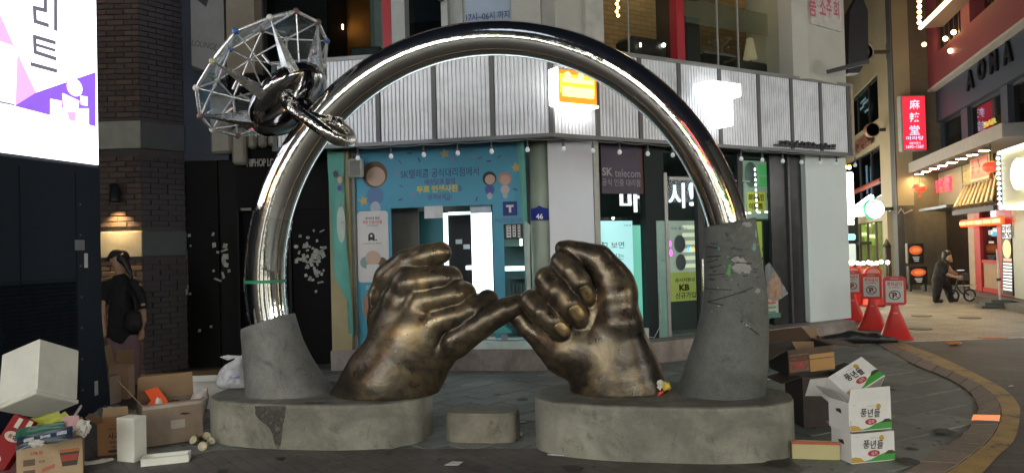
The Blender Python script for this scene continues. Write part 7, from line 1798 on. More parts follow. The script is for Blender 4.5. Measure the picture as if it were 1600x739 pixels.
# facades face the square: frames turned by 180 degrees so that local -y looks towards +Y
oppo(12.5, 21.5, -8.5, 180, 11, 0, "shop building across the street behind the viewer, right of the middle", [(.05, .45, 2.9, 3.55, WS), (.52, .95, 2.9, 3.5, WC), (.0, 1.0, 3.9, 3.96, GN), (.15, .35, 4.6, 6.3, OR)])
oppo(3.3, 12.3, -9.0, 180, 13, 1, "tall shop building across the street straight behind the viewer", [(.04, .34, 3.0, 3.6, WC), (.40, .66, 3.0, 3.5, YL), (.72, .96, 2.9, 3.7, WS), (.0, 1.0, 4.05, 4.10, GN), (.62, .8, 5.0, 6.4, WS), (.1, .2, 4.8, 7.0, RDm)])
oppo(-5.9, 3.1, -8.7, 180, 10, 2, "shop building across the street behind the viewer, left side", [(.05, .40, 2.9, 3.6, WS), (.46, .60, 3.0, 3.5, PUR), (.66, .96, 2.9, 3.6, WC), (.0, 1.0, 3.98, 4.03, GN), (.2, .45, 4.8, 6.2, WC)])
# left flank of the square, beyond the LED screen's back, and right flank across the road
fr = Frame(-9.5, -8, 80); t = thing("opposite_building", "narrow lit building on the left flank behind the viewer", "building", fr); part("wall", MB().box(0, 11, .0, 4, 0, 10), opp_mats[1], t, fr)
strip(t, fr, 2, 6, 2.9, 3.6, WC); strip(t, fr, 7, 9, 2.9, 3.5, OR)
fr = Frame(15.5, 9, -104.6); t = thing("opposite_building", "lit shop building on the right flank outside the picture", "building", fr); part("wall", MB().box(-.5, 14, .0, 4, 0, 11), opp_mats[0], t, fr)
strip(t, fr, .5, 4, 2.9, 3.6, WS); strip(t, fr, 5, 8, 2.9, 3.5, YL); strip(t, fr, 9, 12, 2.9, 3.6, WC); part("shop_window", MB().box(.5, 4, -.04, .0, .35, 2.4), EM("shopwin_0", (1, .86, .62), .75), t, fr)
# unseen neighbour along the side street; fronts and signs added to light it
fr = Frame(5.9, 15.8, 74.6); t = thing("unseen_neighbour", "unseen shop row behind the corner shop, its lit fronts added to light the side street", "building", fr)
part("wall", MB().box(0, 17, .02, 5, 0, 9), opp_mats[2], t, fr)
for i in range(5):
    a = .3+i*3.3; part("added_lit_front", MB().box(a, a+2.6, -.08, .0, .5, 2.5), EM("fill_front_%d" % (i % 3), ((1, .8, .5), (1, .88, .62), (.95, 1, .8))[i % 3], 3.0), t, fr)
    part("sign_face", MB().box(a, a+2.6, -.3, -.1, 2.8, 3.4), EM("fill_sign_%d" % (i % 3), ((1, .9, .75), (.92, .96, 1), (1, .8, .6))[i % 3], 5.5), t, fr)

# ================================================================ cardboard, foam and bags
CB = M("cardboard", (.34, .215, .115), r=.75, var=.15, sc=8, bump=.4, bs=12, dirt=.12); CBd = M("cardboard_dark", (.085, .052, .032), r=.75, var=.2, sc=8); CBi = M("cardboard_inner", (.28, .18, .10), r=.8, var=.15)
FOAM = M("white_foam", (.80, .79, .70), r=.7, var=.07, sc=4, bump=.35, bs=160, dirt=.12); KW = M("box_white", (.70, .68, .65), r=.5, var=.06, sc=5, bump=.3, bs=9, dirt=.1); KWi = M("box_kraft_inner", (.34, .30, .27), r=.75, var=.08)
KB = M("box_black", (.022, .02, .018), r=.6, var=.3, sc=8)
def obox(t, W, w, d, h, m, mi, th=.006, flaps=(), bottom=True):
    """open carton: four walls and a floor; flaps (side, angle from upright, length, part) fold at the rim"""
    mb = MB(); x, y = w/2, d/2
    for (a, b, c, e) in ((-x, x, -y, -y+th), (-x, x, y-th, y), (-x, -x+th, -y+th, y-th), (x-th, x, -y+th, y-th)): mb.mat(m).box(a, b, c, e, 0, h)
    if bottom: mb.mat(mi).box(-x+th, x-th, -y+th, y-th, 0, th)
    part("carton", mb, None, t, W)
    for (sd_, ang, ln) in flaps:
        L_ = {'f': ((-x, -y), (x, -y), (0, -1)), 'b': ((x, y), (-x, y), (0, 1)), 'l': ((-x, y), (-x, -y), (-1, 0)), 'r': ((x, -y), (x, y), (1, 0))}[sd_]
        (ax, ay), (bx, by), (nx, ny) = L_; a = math.radians(ang); o = Vector((nx*math.sin(a), ny*math.sin(a), math.cos(a)))*ln
        nn = Vector((nx*math.cos(a), ny*math.cos(a), -math.sin(a)))*th*.5
        A, B = Vector((ax, ay, h+.001)), Vector((bx, by, h+.001)); k = .03; e = (B-A).normalized()
        q = [A+e*.002, B-e*.002, B+o-e*k*.4, A+o+e*k*.4]; mb = MB()
        mb.mat(m).add([p+nn for p in q], [(0, 1, 2, 3)]); mb.mat(mi).add([p-nn for p in q], [(3, 2, 1, 0)])
        mb.mat(mi).add([p+nn for p in q]+[p-nn for p in q], [(1, 0, 4, 5), (2, 1, 5, 6), (3, 2, 6, 7), (0, 3, 7, 4)])
        part("flap", mb, None, t, W)
def rot_from_axes(ex, ey, ez, o): return Matrix(((ex.x, ey.x, ez.x, o.x), (ex.y, ey.y, ez.y, o.y), (ex.z, ey.z, ez.z, o.z), (0, 0, 0, 1)))
def WX(px, py, z, deg, rx=0., ry=0.):
    p = G(px, py, z); return TR(p.x, p.y, z, deg, rx, ry)
# --- three white printed boxes at the right
GRNP = M("ink_green", (.06, .30, .05), r=.5, var=0, bump=0); GOLD = M("ink_gold", (.50, .30, .05), r=.5, var=0, bump=0); INK = M("ink_black2", (.03, .025, .025), r=.5, var=0, bump=0); REDI = M("ink_red", (.40, .04, .05), r=.5, var=0, bump=0); GRYI = M("ink_grey", (.25, .23, .22), r=.5, var=0, bump=0); DKG_ = M("ink_darkgreen", (.05, .06, .03), r=.5, var=0, bump=0)
KW_, KD_, KH_ = .345, .215, .205
def kprint(t, W, y, w=KW_, z0=0., h=KH_):
    mb = MB(); X = lambda a: -w/2+a*w; Z = lambda b: z0+b*h
    mb.mat(GRNP).poly([(X(.30), Z(.06)), (X(.45), Z(.10)), (X(.62), Z(.22)), (X(.80), Z(.30)), (X(1), Z(.31)), (X(1), Z(.03)), (X(.30), Z(.03))][::-1], y-.0015)
    mb.mat(DKG_).poly([(X(.74), Z(.24)), (X(.84), Z(.36)), (X(.94), Z(.36)), (X(1), Z(.30)), (X(1), Z(.24))][::-1], y-.003)
    mb.mat(GOLD).poly([(X(0), Z(.03)), (X(0), Z(.20)), (X(.08), Z(.22)), (X(.2), Z(.18)), (X(.30), Z(.05)), (X(.30), Z(.03))][::-1], y-.0025)
    mb.disc(X(.70), Z(.80), .020, .020, y-.002, 18)
    for s, a, b in (("풍", .34, .62), ("년", .50, .60), ("들", .66, .58)): mb.txt(s, X(a), Z(b), .058, INK, y-.004, .02, sx=.9, shear=.12)
    mb.mat(REDI).disc(X(.51), Z(.30), .048, .022, y-.002, 18); mb.txt("김치", X(.51), Z(.30), .026, M("ink_paper", (.6, .55, .5), var=0, bump=0), y-.005, .02)
    mb.txt("자연을 담은 맛", X(.52), Z(.83), .009, GRYI, y-.003); mb.txt("풍년들", X(.13), Z(.90), .008, GRYI, y-.003)
    part("print", mb, None, t, W, kind="stuff")
def kbox(W, label, flaps):
    t = thing("printed_box", label, "box", W, "white printed boxes stacked beside the right plinth"); obox(t, W, KW_, KD_, KH_, KW, KWi, .005, flaps); kprint(t, W, -KD_/2)
    mb = MB(); x = -KW_/2-.0015
    mb.mat(INK); mb.add([(x, a, b) for a, b in ((.025, .125), (-.03, .115), (-.032, .135), (-.02, .15), (.03, .142))], [(0, 1, 2, 3, 4)])
    part("hand_hole", mb, None, t, W, kind="stuff"); return t
gp = G(1331, 725); gq = G(1402, 719); yaw = math.degrees(math.atan2(gq.y-gp.y, gq.x-gp.x))+2
def fromcorner(x, y, z, yaw, w, d, rx=0, ry=0):       # matrix so that the front left bottom corner sits at x,y,z
    R_ = Matrix.Rotation(math.radians(yaw), 4, 'Z') @ Matrix.Rotation(math.radians(rx), 4, 'X') @ Matrix.Rotation(math.radians(ry), 4, 'Y'); return Matrix.Translation((x, y, z)) @ R_ @ Matrix.Translation((w/2, d/2, 0))
W1 = fromcorner(gp.x, gp.y, .002, yaw, KW_, KD_); kbox(W1, "white printed carton at the bottom of the stack of three, right of the plinth", (('l', -8, .10), ('b', 70, .08)))
W2 = fromcorner(gp.x-.005, gp.y+.01, .218, yaw+1.5, KW_, KD_); kbox(W2, "white printed carton in the middle of the stack, front flap standing up", (('f', 6, .095), ('l', 50, .14)))
ex, ez = Vector((.87, .33, .36)).normalized(), Vector((-.5, .65, .55)); ez = (ez-ex*ez.dot(ex)).normalized(); ey = ez.cross(ex)
W3 = rot_from_axes(ex, ey, ez, atY(1338, 588, 5.27)) @ Matrix.Translation((0, KD_/2, -KH_/2))
kbox(W3, "white printed carton lying tilted on top of the stack of three", (('l', 60, .12),))
# --- black and brown cartons behind them
def plainbox(name, label, W, w, d, h, m, mi, flaps, cat="box", group=None, th=.006):
    t = thing(name, label, cat, W, group); obox(t, W, w, d, h, m, mi, th, flaps); return t
g = G(1293, 671); W = TR(g.x+.02, g.y+.25, .002, 4)
plainbox("dark_carton", "tall dark brown carton standing behind the white printed boxes", W, .40, .34, .42, M("box_darkbrown", (.045, .03, .024), r=.6, var=.3), CBd, (('l', 105, .18), ('r', 70, .15)))
W = TR(g.x-.06, g.y+.36, .44, 8, 3, -4)
t = plainbox("black_carton", "black and orange carton with splayed flaps on top of the dark brown one", W, .42, .34, .22, KB, CBd, (('l', 112, .22), ('b', 60, .16), ('r', 100, .30), ('f', 172, .10)))
part("orange_panel", MB().box(-.02, .205, -.186, -.176, .02, .165), M("panel_ochre", (.42, .23, .08), r=.6, var=.12), t, W)
part("brown_panel", MB().box(-.205, -.025, -.180, -.172, .03, .18), M("panel_brown", (.20, .10, .06), r=.6, var=.5, sc=30), t, W)
mb = MB(); mb.txt("홍삼", -.12, .125, .05, REDI, -.184, .04, sx=1.6); mb.txt("RED", -.11, .075, .03, REDI, -.184, .04, sx=1.4); part("print", mb, None, t, W, kind="stuff")
W = TR(g.x+.05, g.y+.62, .56, -5, 10, 0); plainbox("brown_sheet_box", "small brown carton just showing above the black one, by the shop step", W, .34, .2, .12, CB, CBi, (('b', 15, .06),))
# black rubbish bag lying by the cones
bag = SDF((-.75, -.38, -.05), (.75, .38, .30), .018)
bag.chain([(-.5, 0, .05), (-.1, .03, .08), (.25, 0, .06), (.55, .05, .03)], [.07, .10, .08, .04], .05, kk=.06)
rr = random.Random(8)
for _ in range(9): a = (rr.uniform(-.5, .5), rr.uniform(-.15, .15), .14); b = (a[0]+rr.uniform(-.25, .25), a[1]+rr.uniform(-.1, .1), .12); bag.groove([a, b], .02, .02)
bag.cutz(0); g2 = G(1342, 536); solo("rubbish_bag", bag.mesh("rubbish_bag", M("black_plastic", (.010, .010, .012), r=.45, var=.2, sc=20, bump=.4, bs=14)), None, "flat black rubbish bag lying between the boxes and the red cones", "bag", Frame(g2.x, g2.y, -6))
# yellow tray with red rim edge
g3 = G(1277, 716); W = TR(g3.x-.0, g3.y+.06, .003, -12, 0, 0)
t = thing("paper_tray", "pale yellow tray with an orange red rim lying beside the right plinth", "tray", W)
YT = M("tray_yellow", (.50, .44, .22), r=.6, var=.06); mb = MB()
mb.mat(YT).box(-.16, .16, -.09, -.084, 0, .105).box(-.16, .16, .084, .09, 0, .09); mb.mat(CB).box(-.154, .154, -.084, .084, 0, .005).box(.154, .16, -.084, .084, 0, .10).box(-.16, -.154, -.084, .084, 0, .10); part("tray_body", mb, None, t, W)
part("rim", MB().box(-.162, .162, -.094, -.082, .105, .125), M("rim_orange", (.45, .10, .04), r=.6), t, W)
# food wrapper on the right plinth
def crumple(name, label, pts_c, r, m, cat, W, sub=3, parent=None, seed=1, sz=.7):
    import bmesh as bmx
    b = bmx.new(); bmx.ops.create_icosphere(b, subdivisions=sub, radius=r); rq = random.Random(seed)
    ph = [(Vector((rq.uniform(-1, 1), rq.uniform(-1, 1), rq.uniform(-1, 1))).normalized(), rq.uniform(.2, .8), rq.uniform(3, 8)) for _ in range(9)]
    for v in b.verts:
        n = v.co.normalized(); k = 1
        for d, q, fq in ph: k += .09*math.sin(fq*n.dot(d)*2+q*9)
        v.co = Vector((n.x*r*k*pts_c[0], n.y*r*k*pts_c[1], n.z*r*k*sz))
    me = bpy.data.meshes.new(name); b.to_mesh(me); b.free(); me.materials.append(m)
    if parent: return part(name, None, None, parent, W, mesh=me)
    o = bpy.data.objects.new(name, me); COL.objects.link(o); o.matrix_basis = W; return tag(o, label, cat)
p = G(1030, 617, .40); W = TR(p.x, p.y+.04, .44, 10, 0, -18); t = thing("food_wrapper", "crumpled white, yellow and red food wrapper on the right plinth", "wrapper", W)
crumple("white_paper", "", (.9, .6, 1), .068, M("wrap_white", (.62, .60, .5), r=.5, var=.1), "", W @ Matrix.Translation((.0, .0, .03)), 3, t, 3, .62); crumple("yellow_part", "", (.7, .6, 1), .05, M("wrap_yellow", (.6, .45, .05), r=.4), "", W @ Matrix.Translation((.06, -.012, .0)), 2, t, 5, .75); crumple("red_part", "", (1.1, .5, 1), .05, M("wrap_red", (.55, .04, .02), r=.4), "", W @ Matrix.Translation((-.02, -.03, -.028)), 2, t, 9, .4)
# sandwich bag tied on the right foot
fp = S(1199, 445, .06); W = SF.M @ Matrix.Translation((fp.x+.06, -.02, fp.z)) @ Matrix.Rotation(math.radians(6), 4, 'Y')
t = thing("clear_packet", "clear packet with orange brown contents hanging at the right foot of the arch", "packet", W)
mb = MB(); mb.prism([(-.08, .14), (-.055, .165), (.0, .09), (.10, -.06), (.03, -.12), (-.06, -.14)][::-1], -.02, .02, 'y'); part("plastic", mb, GLASS("packet_film", (.9, .85, .8), .3, .18), t, W)
crumple("contents", "", (.6, .25, 1), .075, M("snack_brown", (.40, .17, .05), r=.5, var=.4, sc=30), "", W @ Matrix.Translation((.0, 0, -.03)), 3, t, 4, 1.3)
# white plastic bag on the left plinth
WBAG = M("thin_white_bag", (.52, .52, .55), r=.3, var=.25, sc=14, bump=.5, bs=24, trans=.15)
p = G(366, 606, .36); W = TR(p.x, p.y+.02, .36, 0); t = thing("carrier_bag", "knotted white plastic bag of rubbish beside the left foot of the arch", "bag", W)
sb = SDF((-.28, -.2, -.02), (.26, .22, .44), .008)
sb.ell((-.02, 0, .10), (.13, .11, .12), .02); sb.ell((-.07, -.02, .05), (.09, .08, .06), .03); sb.ell((.07, .0, .07), (.09, .09, .09), .03); sb.chain([(.0, 0, .16), (.05, 0, .24), (.075, 0, .275)], [.09, .045, .016], .03); sb.chain([(.075, 0, .275), (.0, -.01, .28), (-.06, 0, .275), (-.13, 0, .282)], [.014, .015, .026, .006], .008, ys=1.6); sb.chain([(.075, 0, .275), (.10, 0, .33), (.115, 0, .40)], [.014, .022, .008], .01, ys=1.6)
rr = random.Random(5)
for _ in range(46):
    a0 = rr.uniform(-2.6, 2.6)-1.57; z = rr.uniform(.02, .18); q = (.13*math.cos(a0), .12*math.sin(a0), z); r_ = (q[0]*rr.uniform(.3, .8)+.03, q[1]*rr.uniform(.6, 1), z+rr.uniform(.02, .10)); sb.groove([q, r_], .010, .008)
sb.cutz(.0); part("bag_body", sb.mesh("bag_body", WBAG), None, t, W)
part("blue_patch", MB().ball((.02, -.098, .115), .06, 12, 1, .25, .35), M("bag_blue", (.30, .32, .44), r=.35, var=.3, sc=30), t, W)
part("string", MB().tube([(-.16, -.1, -.0), (-.1, -.16, .0), (-.03, -.15, -.01), (.0, -.16, -.06), (.01, -.162, -.14)], .0015, 4), M("string_black", (.02, .02, .02)), t, W) if False else None

# --- left heap
# big foam box tilted, one corner edge towards the camera, its open side down
Wf = Matrix.Translation(atY(62, 592, 5.72)) @ Matrix.Rotation(math.radians(33), 4, 'Z') @ Matrix.Rotation(math.radians(4), 4, 'Y') @ Matrix.Rotation(math.radians(-30), 4, 'X') @ Matrix.Rotation(math.radians(40), 4, 'Z')
t = thing("foam_box", "large white lidded foam box tipped forward on top of the rubbish heap at the left", "box", Wf)
a, hh = .185, .225; mb = MB()
mb.box(-a, a, -a, a, -hh+.035, hh, .012); part("box_shell", mb, FOAM, t, Wf); part("lid", MB().box(-a-.006, a+.006, -a-.006, a+.006, -hh, -hh+.033, .008), FOAM, t, Wf)
# noodle carton full of packets
g4 = G(80, 752); W = TR(g4.x-.10, g4.y+.17, .0, 28); KC = M("carton_kraft", (.42, .30, .18), r=.7, var=.15, sc=8, bump=.5, bs=10, dirt=.15)
t = plainbox("noodle_carton", "brown carton printed with red noodle cups and packed with wrappers, lower left", W, .40, .30, .27, KC, CBi, (('b', 30, .1),))
def cup(mb, x, z, s, y, flip=False):
    mb.mat(M("cup_orange", (.45, .14, .03), var=0, bump=0)).poly([(x-s, z+.55*s), (x+s, z+.55*s), (x+.92*s, z+.85*s), (x-.92*s, z+.85*s)], y-.001); mb.mat(M("cup_dark", (.05, .04, .035), var=0, bump=0)).poly([(x-.7*s, z-s), (x+.7*s, z-s), (x+.95*s, z+.52*s), (x-.95*s, z+.52*s)], y-.001)
    mb.mat(M("cup_red", (.35, .05, .03), var=0, bump=0)).poly([(x-.75*s, z-.45*s), (x+.75*s, z-.45*s), (x+.85*s, z+.25*s), (x-.85*s, z+.25*s)], y-.002)
mb = MB(); y = -.1515; cup(mb, .12, .15, .065, y); mb.txt("U농심", -.08, .205, .028, REDI, y, .03); mb.txt("라면", -.05, .14, .02, M("ink_brown", (.14, .08, .05), var=0, bump=0), y, .03); mb.mat(M("ink_brown", (.14, .08, .05), var=0, bump=0)).box(-.16, -.09, y-.001, y, .12, .165).box(-.16, -.09, y-.001, y, .05, .09); mb.mat(M("ink_pale_red", (.45, .14, .10), var=0, bump=0)).poly([(-.05, .06), (.03, .085), (.03, .115), (-.05, .09)], y-.001)
part("print", mb, None, t, W, kind="stuff")
WL_ = W @ Matrix.Rotation(math.radians(-90), 4, 'Z'); mb = MB(); y = -.2015; cup(mb, .06, .11, .05, y); mb.txt("농심", -.06, .21, .022, M("ink_brown", (.14, .08, .05), var=0, bump=0), y, .03); mb.mat(M("ink_brown", (.14, .08, .05), var=0, bump=0)).box(-.13, -.03, y-.001, y, .15, .175).box(-.13, -.03, y-.001, y, .1, .125); mb.txt("DBC", -.08, .04, .03, M("ink_brown", (.14, .08, .05), var=0, bump=0), y, .02); part("print", mb, None, t, WL_, kind="stuff")
def packet(name, label, px, py, D, w, h, m, rz, rx, ry, cat="packet", th=.03, bulge=.6, seed=1):
    p = atY(px, py, D); W = Matrix.Translation(p) @ Matrix.Rotation(math.radians(rz), 4, 'Z') @ Matrix.Rotation(math.radians(rx), 4, 'X') @ Matrix.Rotation(math.radians(ry), 4, 'Y'); n = 10; v = []; rq = random.Random(seed)
    for s_ in (-1, 1):
        for i in range(n+1):
            for j in range(n+1):
                a, b = i/n*2-1, j/n*2-1; k = (1-abs(a)**3)*(1-abs(b)**3); wv = .004*math.sin(a*9+seed)+.004*math.sin(b*11+seed*2)
                v.append((a*w/2, s_*(.0015+th/2*k)+wv*(1-k*.3), b*h/2))
    f = []; N_ = (n+1)**2
    for i in range(n):
        for j in range(n):
            q = (i*(n+1)+j, (i+1)*(n+1)+j, (i+1)*(n+1)+j+1, i*(n+1)+j+1); f.append(q); f.append(tuple(N_+c for c in q[::-1]))
    o = solo(name, MB().add(v, f, True), m, label, cat, W); return o, W
YG = M("wrap_lime", (.42, .45, .05), r=.3, var=.3, sc=9); NVY = M("wrap_navy", (.02, .035, .06), r=.3, var=.4, sc=12); PNK = M("card_pink", (.48, .28, .28), r=.6, var=.1); DGR = M("wrap_green", (.03, .12, .07), r=.3, var=.4, sc=14)
packet("snack_packet", "yellow green snack packet sticking out under the foam box", 62, 657, 5.42, .26, .10, YG, 15, -60, -22, seed=1); packet("snack_packet", "second yellow green packet with a black stripe beside the pink card", 88, 655, 5.45, .16, .09, YG, 25, -60, -30, seed=2)
packet("snack_packet", "dark green glossy packet in the middle of the noodle carton", 62, 673, 5.22, .30, .10, DGR, 10, -50, -8, seed=3); o, Wn = packet("snack_packet", "dark blue snack packet with pale lettering on top of the noodle carton", 70, 684, 5.10, .34, .10, NVY, 12, -38, -10, seed=4, th=.04)
mb = MB().mat(M("ink_silver", (.4, .42, .45), var=.5, sc=60, bump=0))
for k in range(3): mb.box(-.12+.10*k, -.06+.10*k, -.024, -.02, -.012, .012)
part("print", mb, None, o, Wn, kind="stuff")
mb = MB().prism([(-.10, -.03), (.03, -.08), (.105, -.01), (.07, .08), (-.03, .075)][::1], -.003, .003, 'y'); p = atY(103, 666, 5.3); solo("pink_card", mb, PNK, "torn pink cardboard piece leaning out of the noodle carton", "card", Matrix.Translation(p) @ Matrix.Rotation(math.radians(-30), 4, 'X'))
crumple("paper_towel", "crumpled white tissue tucked in the right end of the noodle carton", (.9, .6, 1), .055, M("tissue", (.5, .47, .42), r=.8, var=.1), "tissue", Matrix.Translation(atY(130, 668, 5.25)), 3, None, 7, 1.0)
crumple("paper_towel", "rolled white tissue on the near rim of the noodle carton", (1.5, .5, 1), .035, M("tissue", (.5, .47, .42), r=.8, var=.1), "tissue", Matrix.Translation(atY(56, 692, 5.05)), 3, None, 8, .7)
p = atY(110, 650, 5.5); solo("card_edge", MB().prism([(-.02, -.05), (.0, -.06), (.09, .07), (.08, .085)], -.003, .003, 'y'), M("card_grey", (.25, .22, .18)), "thin grey card strip poking up behind the pink card", "card", Matrix.Translation(p))
# red box tilted at the far left
RX = M("carton_red", (.26, .012, .014), r=.6, var=.15, spec=.2); p = atY(20, 688, 5.3); W = Matrix.Translation(p) @ Matrix.Rotation(math.radians(14), 4, 'Z') @ Matrix.Rotation(math.radians(-14), 4, 'X') @ Matrix.Rotation(math.radians(28), 4, 'Y')
t = thing("red_box", "long glossy red box leaning against the noodle carton at the far left", "box", W); part("carton", MB().box(-.075, .075, -.05, .05, -.19, .17, .003), RX, t, W)
mb = MB(); mb.mat(M("oval_cream", (.55, .48, .38), var=0, bump=0)); mb.disc(0, .03, .055, .035, -.052); mb.txt("몽쉘", 0, .03, .03, M("ink_maroon", (.2, .02, .02), var=0, bump=0), -.054, .03); mb.mat(M("oval_cream", (.55, .48, .38), var=0, bump=0)); mb.box(-.03, .0, -.053, -.051, .09, .16).box(.04, .07, -.053, -.051, .07, .17); mb.disc(-.02, -.14, .04, .03, -.052); mb.txt("ghana", -.02, -.14, .018, M("ink_maroon", (.2, .02, .02), var=0, bump=0), -.054, .02) if False else None
part("print", mb, None, t, W, kind="stuff")
g5 = G(12, 748); W = TR(g5.x-.1, g5.y+.25, 0, 18); plainbox("dark_red_box", "dark red box standing low at the far left edge behind the noodle carton", W, .34, .26, .20, M("carton_maroon", (.12, .03, .035), r=.4, var=.15), CBd, ())
# brown box right of it
g6 = G(163, 713); W = TR(g6.x, g6.y+.14, .0, 20); t = plainbox("orange_brown_carton", "small orange brown carton with dark print between the noodle carton and foam block", W, .20, .20, .26, M("carton_orange", (.36, .18, .07), r=.65, var=.12), CBi, (('b', 10, .08), ('l', 60, .10)))
mb = MB(); yy = -.1015; mb.txt("★ ★ ★", .0, .205, .014, INK, yy) ; mb.txt("사과", .02, .15, .05, INK, yy, .02); mb.txt("맛있는", .02, .10, .022, INK, yy, .02); mb.txt("10kg", .02, .06, .02, INK, yy, .02); mb.mat(INK).disc(.02, .03, .05, .012, yy-.001); part("print", mb, None, t, W, kind="stuff")
# clear bag above it
W = Matrix.Translation(atY(175, 648, 6.3)); crumple("clear_bag", "crumpled clear plastic bag lying between the cabinet and the brown carton", (1.5, .6, 1), .10, GLASS("clear_bag_film", (.88, .9, .92), .35, .12), "bag", W, 3, None, 11, .7)
# foam blocks
g7 = G(199, 722); W = TR(g7.x, g7.y+.07, .0, -18); solo("foam_block", MB().box(-.085, .085, -.065, .065, 0, .335, .006), FOAM, "tall narrow white foam block standing upright in the left heap", "foam", W)
ga, gb = G(218, 728), G(283, 722); yw = math.degrees(math.atan2(gb.y-ga.y, gb.x-ga.x)); W = TR((ga.x+gb.x)/2+.01, (ga.y+gb.y)/2+.075, 0, yw+3); t = thing("foam_tray", "shallow white foam lid lying open on the ground in front of the brown box", "foam", W)
part("tray_body", MB().box(-.165, .165, -.08, .08, 0, .012).box(-.165, .165, -.085, -.067, .0, .055).box(-.16, .16, .067, .085, .0, .05).box(-.168, -.15, -.066, .066, .0, .053).box(.15, .168, -.066, .066, .0, .053), FOAM, t, W)
# big open brown carton with red and black contents
g8 = G(243, 702); W = Matrix.Translation((g8.x-.02, g8.y+.30, .004)) @ Matrix.Rotation(math.radians(33), 4, 'Z') @ Matrix.Rotation(math.radians(-3), 4, 'X')
t = plainbox("open_carton", "large open brown carton with an orange red sheet inside, left of the plinth", W, .46, .40, .34, M("carton_greybrown", (.21, .15, .105), r=.6, var=.2, bump=.55, bs=9, dirt=.2), CBi, (('l', 38, .26), ('b', -8, .20), ('r', 70, .02)))
part("packing_tape", MB().box(-.229, .229, -.2045, -.2005, .30, .325), M("clear_tape", (.36, .31, .26), r=.2), t, W); part("paper_label", MB().box(-.02, .09, -.2055, -.2015, .12, .19), M("label_beige", (.34, .30, .25)), t, W)
p = W @ Vector((-.08, .02, .33)); solo("orange_sheet", MB().prism([(-.13, -.13), (.0, -.16), (.10, -.05), (.06, .04), (-.02, .16), (-.12, .10), (-.06, .0)], -.003, .003, 'z'), M("sheet_orange", (.75, .10, .03), r=.45, var=.08, em=.06, emc=(1, .12, .03)), "bright orange red sheet lying in the open brown carton", "sheet", Matrix.Translation(p) @ Matrix.Rotation(math.radians(20), 4, 'Z') @ Matrix.Rotation(math.radians(38), 4, 'X') @ Matrix.Rotation(math.radians(20), 4, 'Y'))
p = W @ Vector((.06, -.02, .24)); crumple("dark_fill", "dark crumpled packing stuffed inside the open brown carton", (1.5, 1.2, 1), .12, M("fill_dark", (.03, .022, .02), r=.6), "packing", Matrix.Translation(p), 3, None, 13, .6); p = W @ Vector((-.10, -.14, .34)); crumple("paper_towel", "small white tissue on the near rim of the open brown carton", (.7, .5, 1), .035, M("tissue2", (.55, .53, .48)), "tissue", Matrix.Translation(p), 2, None, 14, 1.2)
# white foam frame behind, leaning; and bubble wrap
pL, pR = G(262, 652), G(330, 650); p = Vector(((pL.x+pR.x)/2, (pL.y+pR.y)/2+.35, .0)); W = Matrix.Translation(p) @ Matrix.Rotation(math.radians(4), 4, 'Z') @ Matrix.Rotation(math.radians(-12), 4, 'X')
t = thing("foam_sheet", "large white foam sheet leaning behind the bubble wrap at the left plinth's end", "foam", W); za_ = .34
part("panel", MB().box(-.30, .25, .0, .03, .0, za_, .006), FOAM, t, W); part("rim", MB().box(-.30, .25, -.035, -.001, za_-.07, za_, .006), FOAM, t, W); part("rim", MB().box(.20, .25, -.035, -.001, .0, za_-.071, .006), FOAM, t, W)
p = G(296, 688); W = Matrix.Translation((p.x+.0, p.y+.1, .20)) @ Matrix.Rotation(math.radians(8), 4, 'Z') @ Matrix.Rotation(math.radians(14), 4, 'Y'); rb2 = SDF((-.13, -.14, -.26), (.15, .14, .27), .009)
rb2.chain([(-.01, 0, -.17), (.0, 0, 0), (.02, 0, .15), (.05, 0, .235)], [.075, .085, .07, .015], .03)
rr = random.Random(5)
for _ in range(30): z = rr.uniform(-.2, .2); rb2.groove([(-.1, -.07, z), (0, -.09, z+rr.uniform(-.06, .06)), (.1, -.06, z+rr.uniform(-.05, .05))], .008, .007)
solo("bubble_wrap", rb2.mesh("bubble_wrap", M("bubble_wrap_m", (.40, .36, .34), r=.2, var=.25, sc=25, bump=.7, bs=70, spec=.8)), None, "shiny roll of bubble wrap leaning at the left end of the left plinth", "bubble wrap", W)
# egg trays / paper cups
CUP = M("cup_cream", (.58, .52, .38), r=.6, var=.12)
for k, (px, py, a, b, lb) in enumerate(((312, 683, 20, 30, "cream paper cup lid at the top of the little pile by the plinth"), (304, 688, -20, 60, "cream paper cup at the left of the little pile by the plinth"), (322, 682, 40, 55, "cream paper cup in the middle of the little pile by the plinth"), (328, 690, 70, 50, "cream paper cup at the right of the little pile by the plinth"), (317, 697, 10, 75, "cream paper cup nearest the viewer in the little pile"))):
    p = G(px, py, .03); W = TR(p.x, p.y, .032+.02*(k == 0), a, b); solo("paper_cup", MB().lathe([(0, -.022), (.022, -.022), (.034, .016), (.036, .018), (.032, .016), (.020, -.018), (0, -.018)], 16), CUP if k else M("cup_tan", (.45, .30, .12)), lb, "cup", W, "small paper cups by the left plinth")
for k, (px, py, s, lb) in enumerate(((141, 723, 1.0, "crumpled white tissue on the ground, left one of a pair"), (159, 720, 1.1, "crumpled white tissue on the ground, right one of a pair"))):
    p = G(px, py, .01); crumple("paper_towel", lb, (1.6*s, .8, 1), .045, M("tissue3", (.58, .56, .5), r=.85, var=.06), "tissue", TR(p.x, p.y, .012, 10+20*k), 3, None, 20+k, .3)
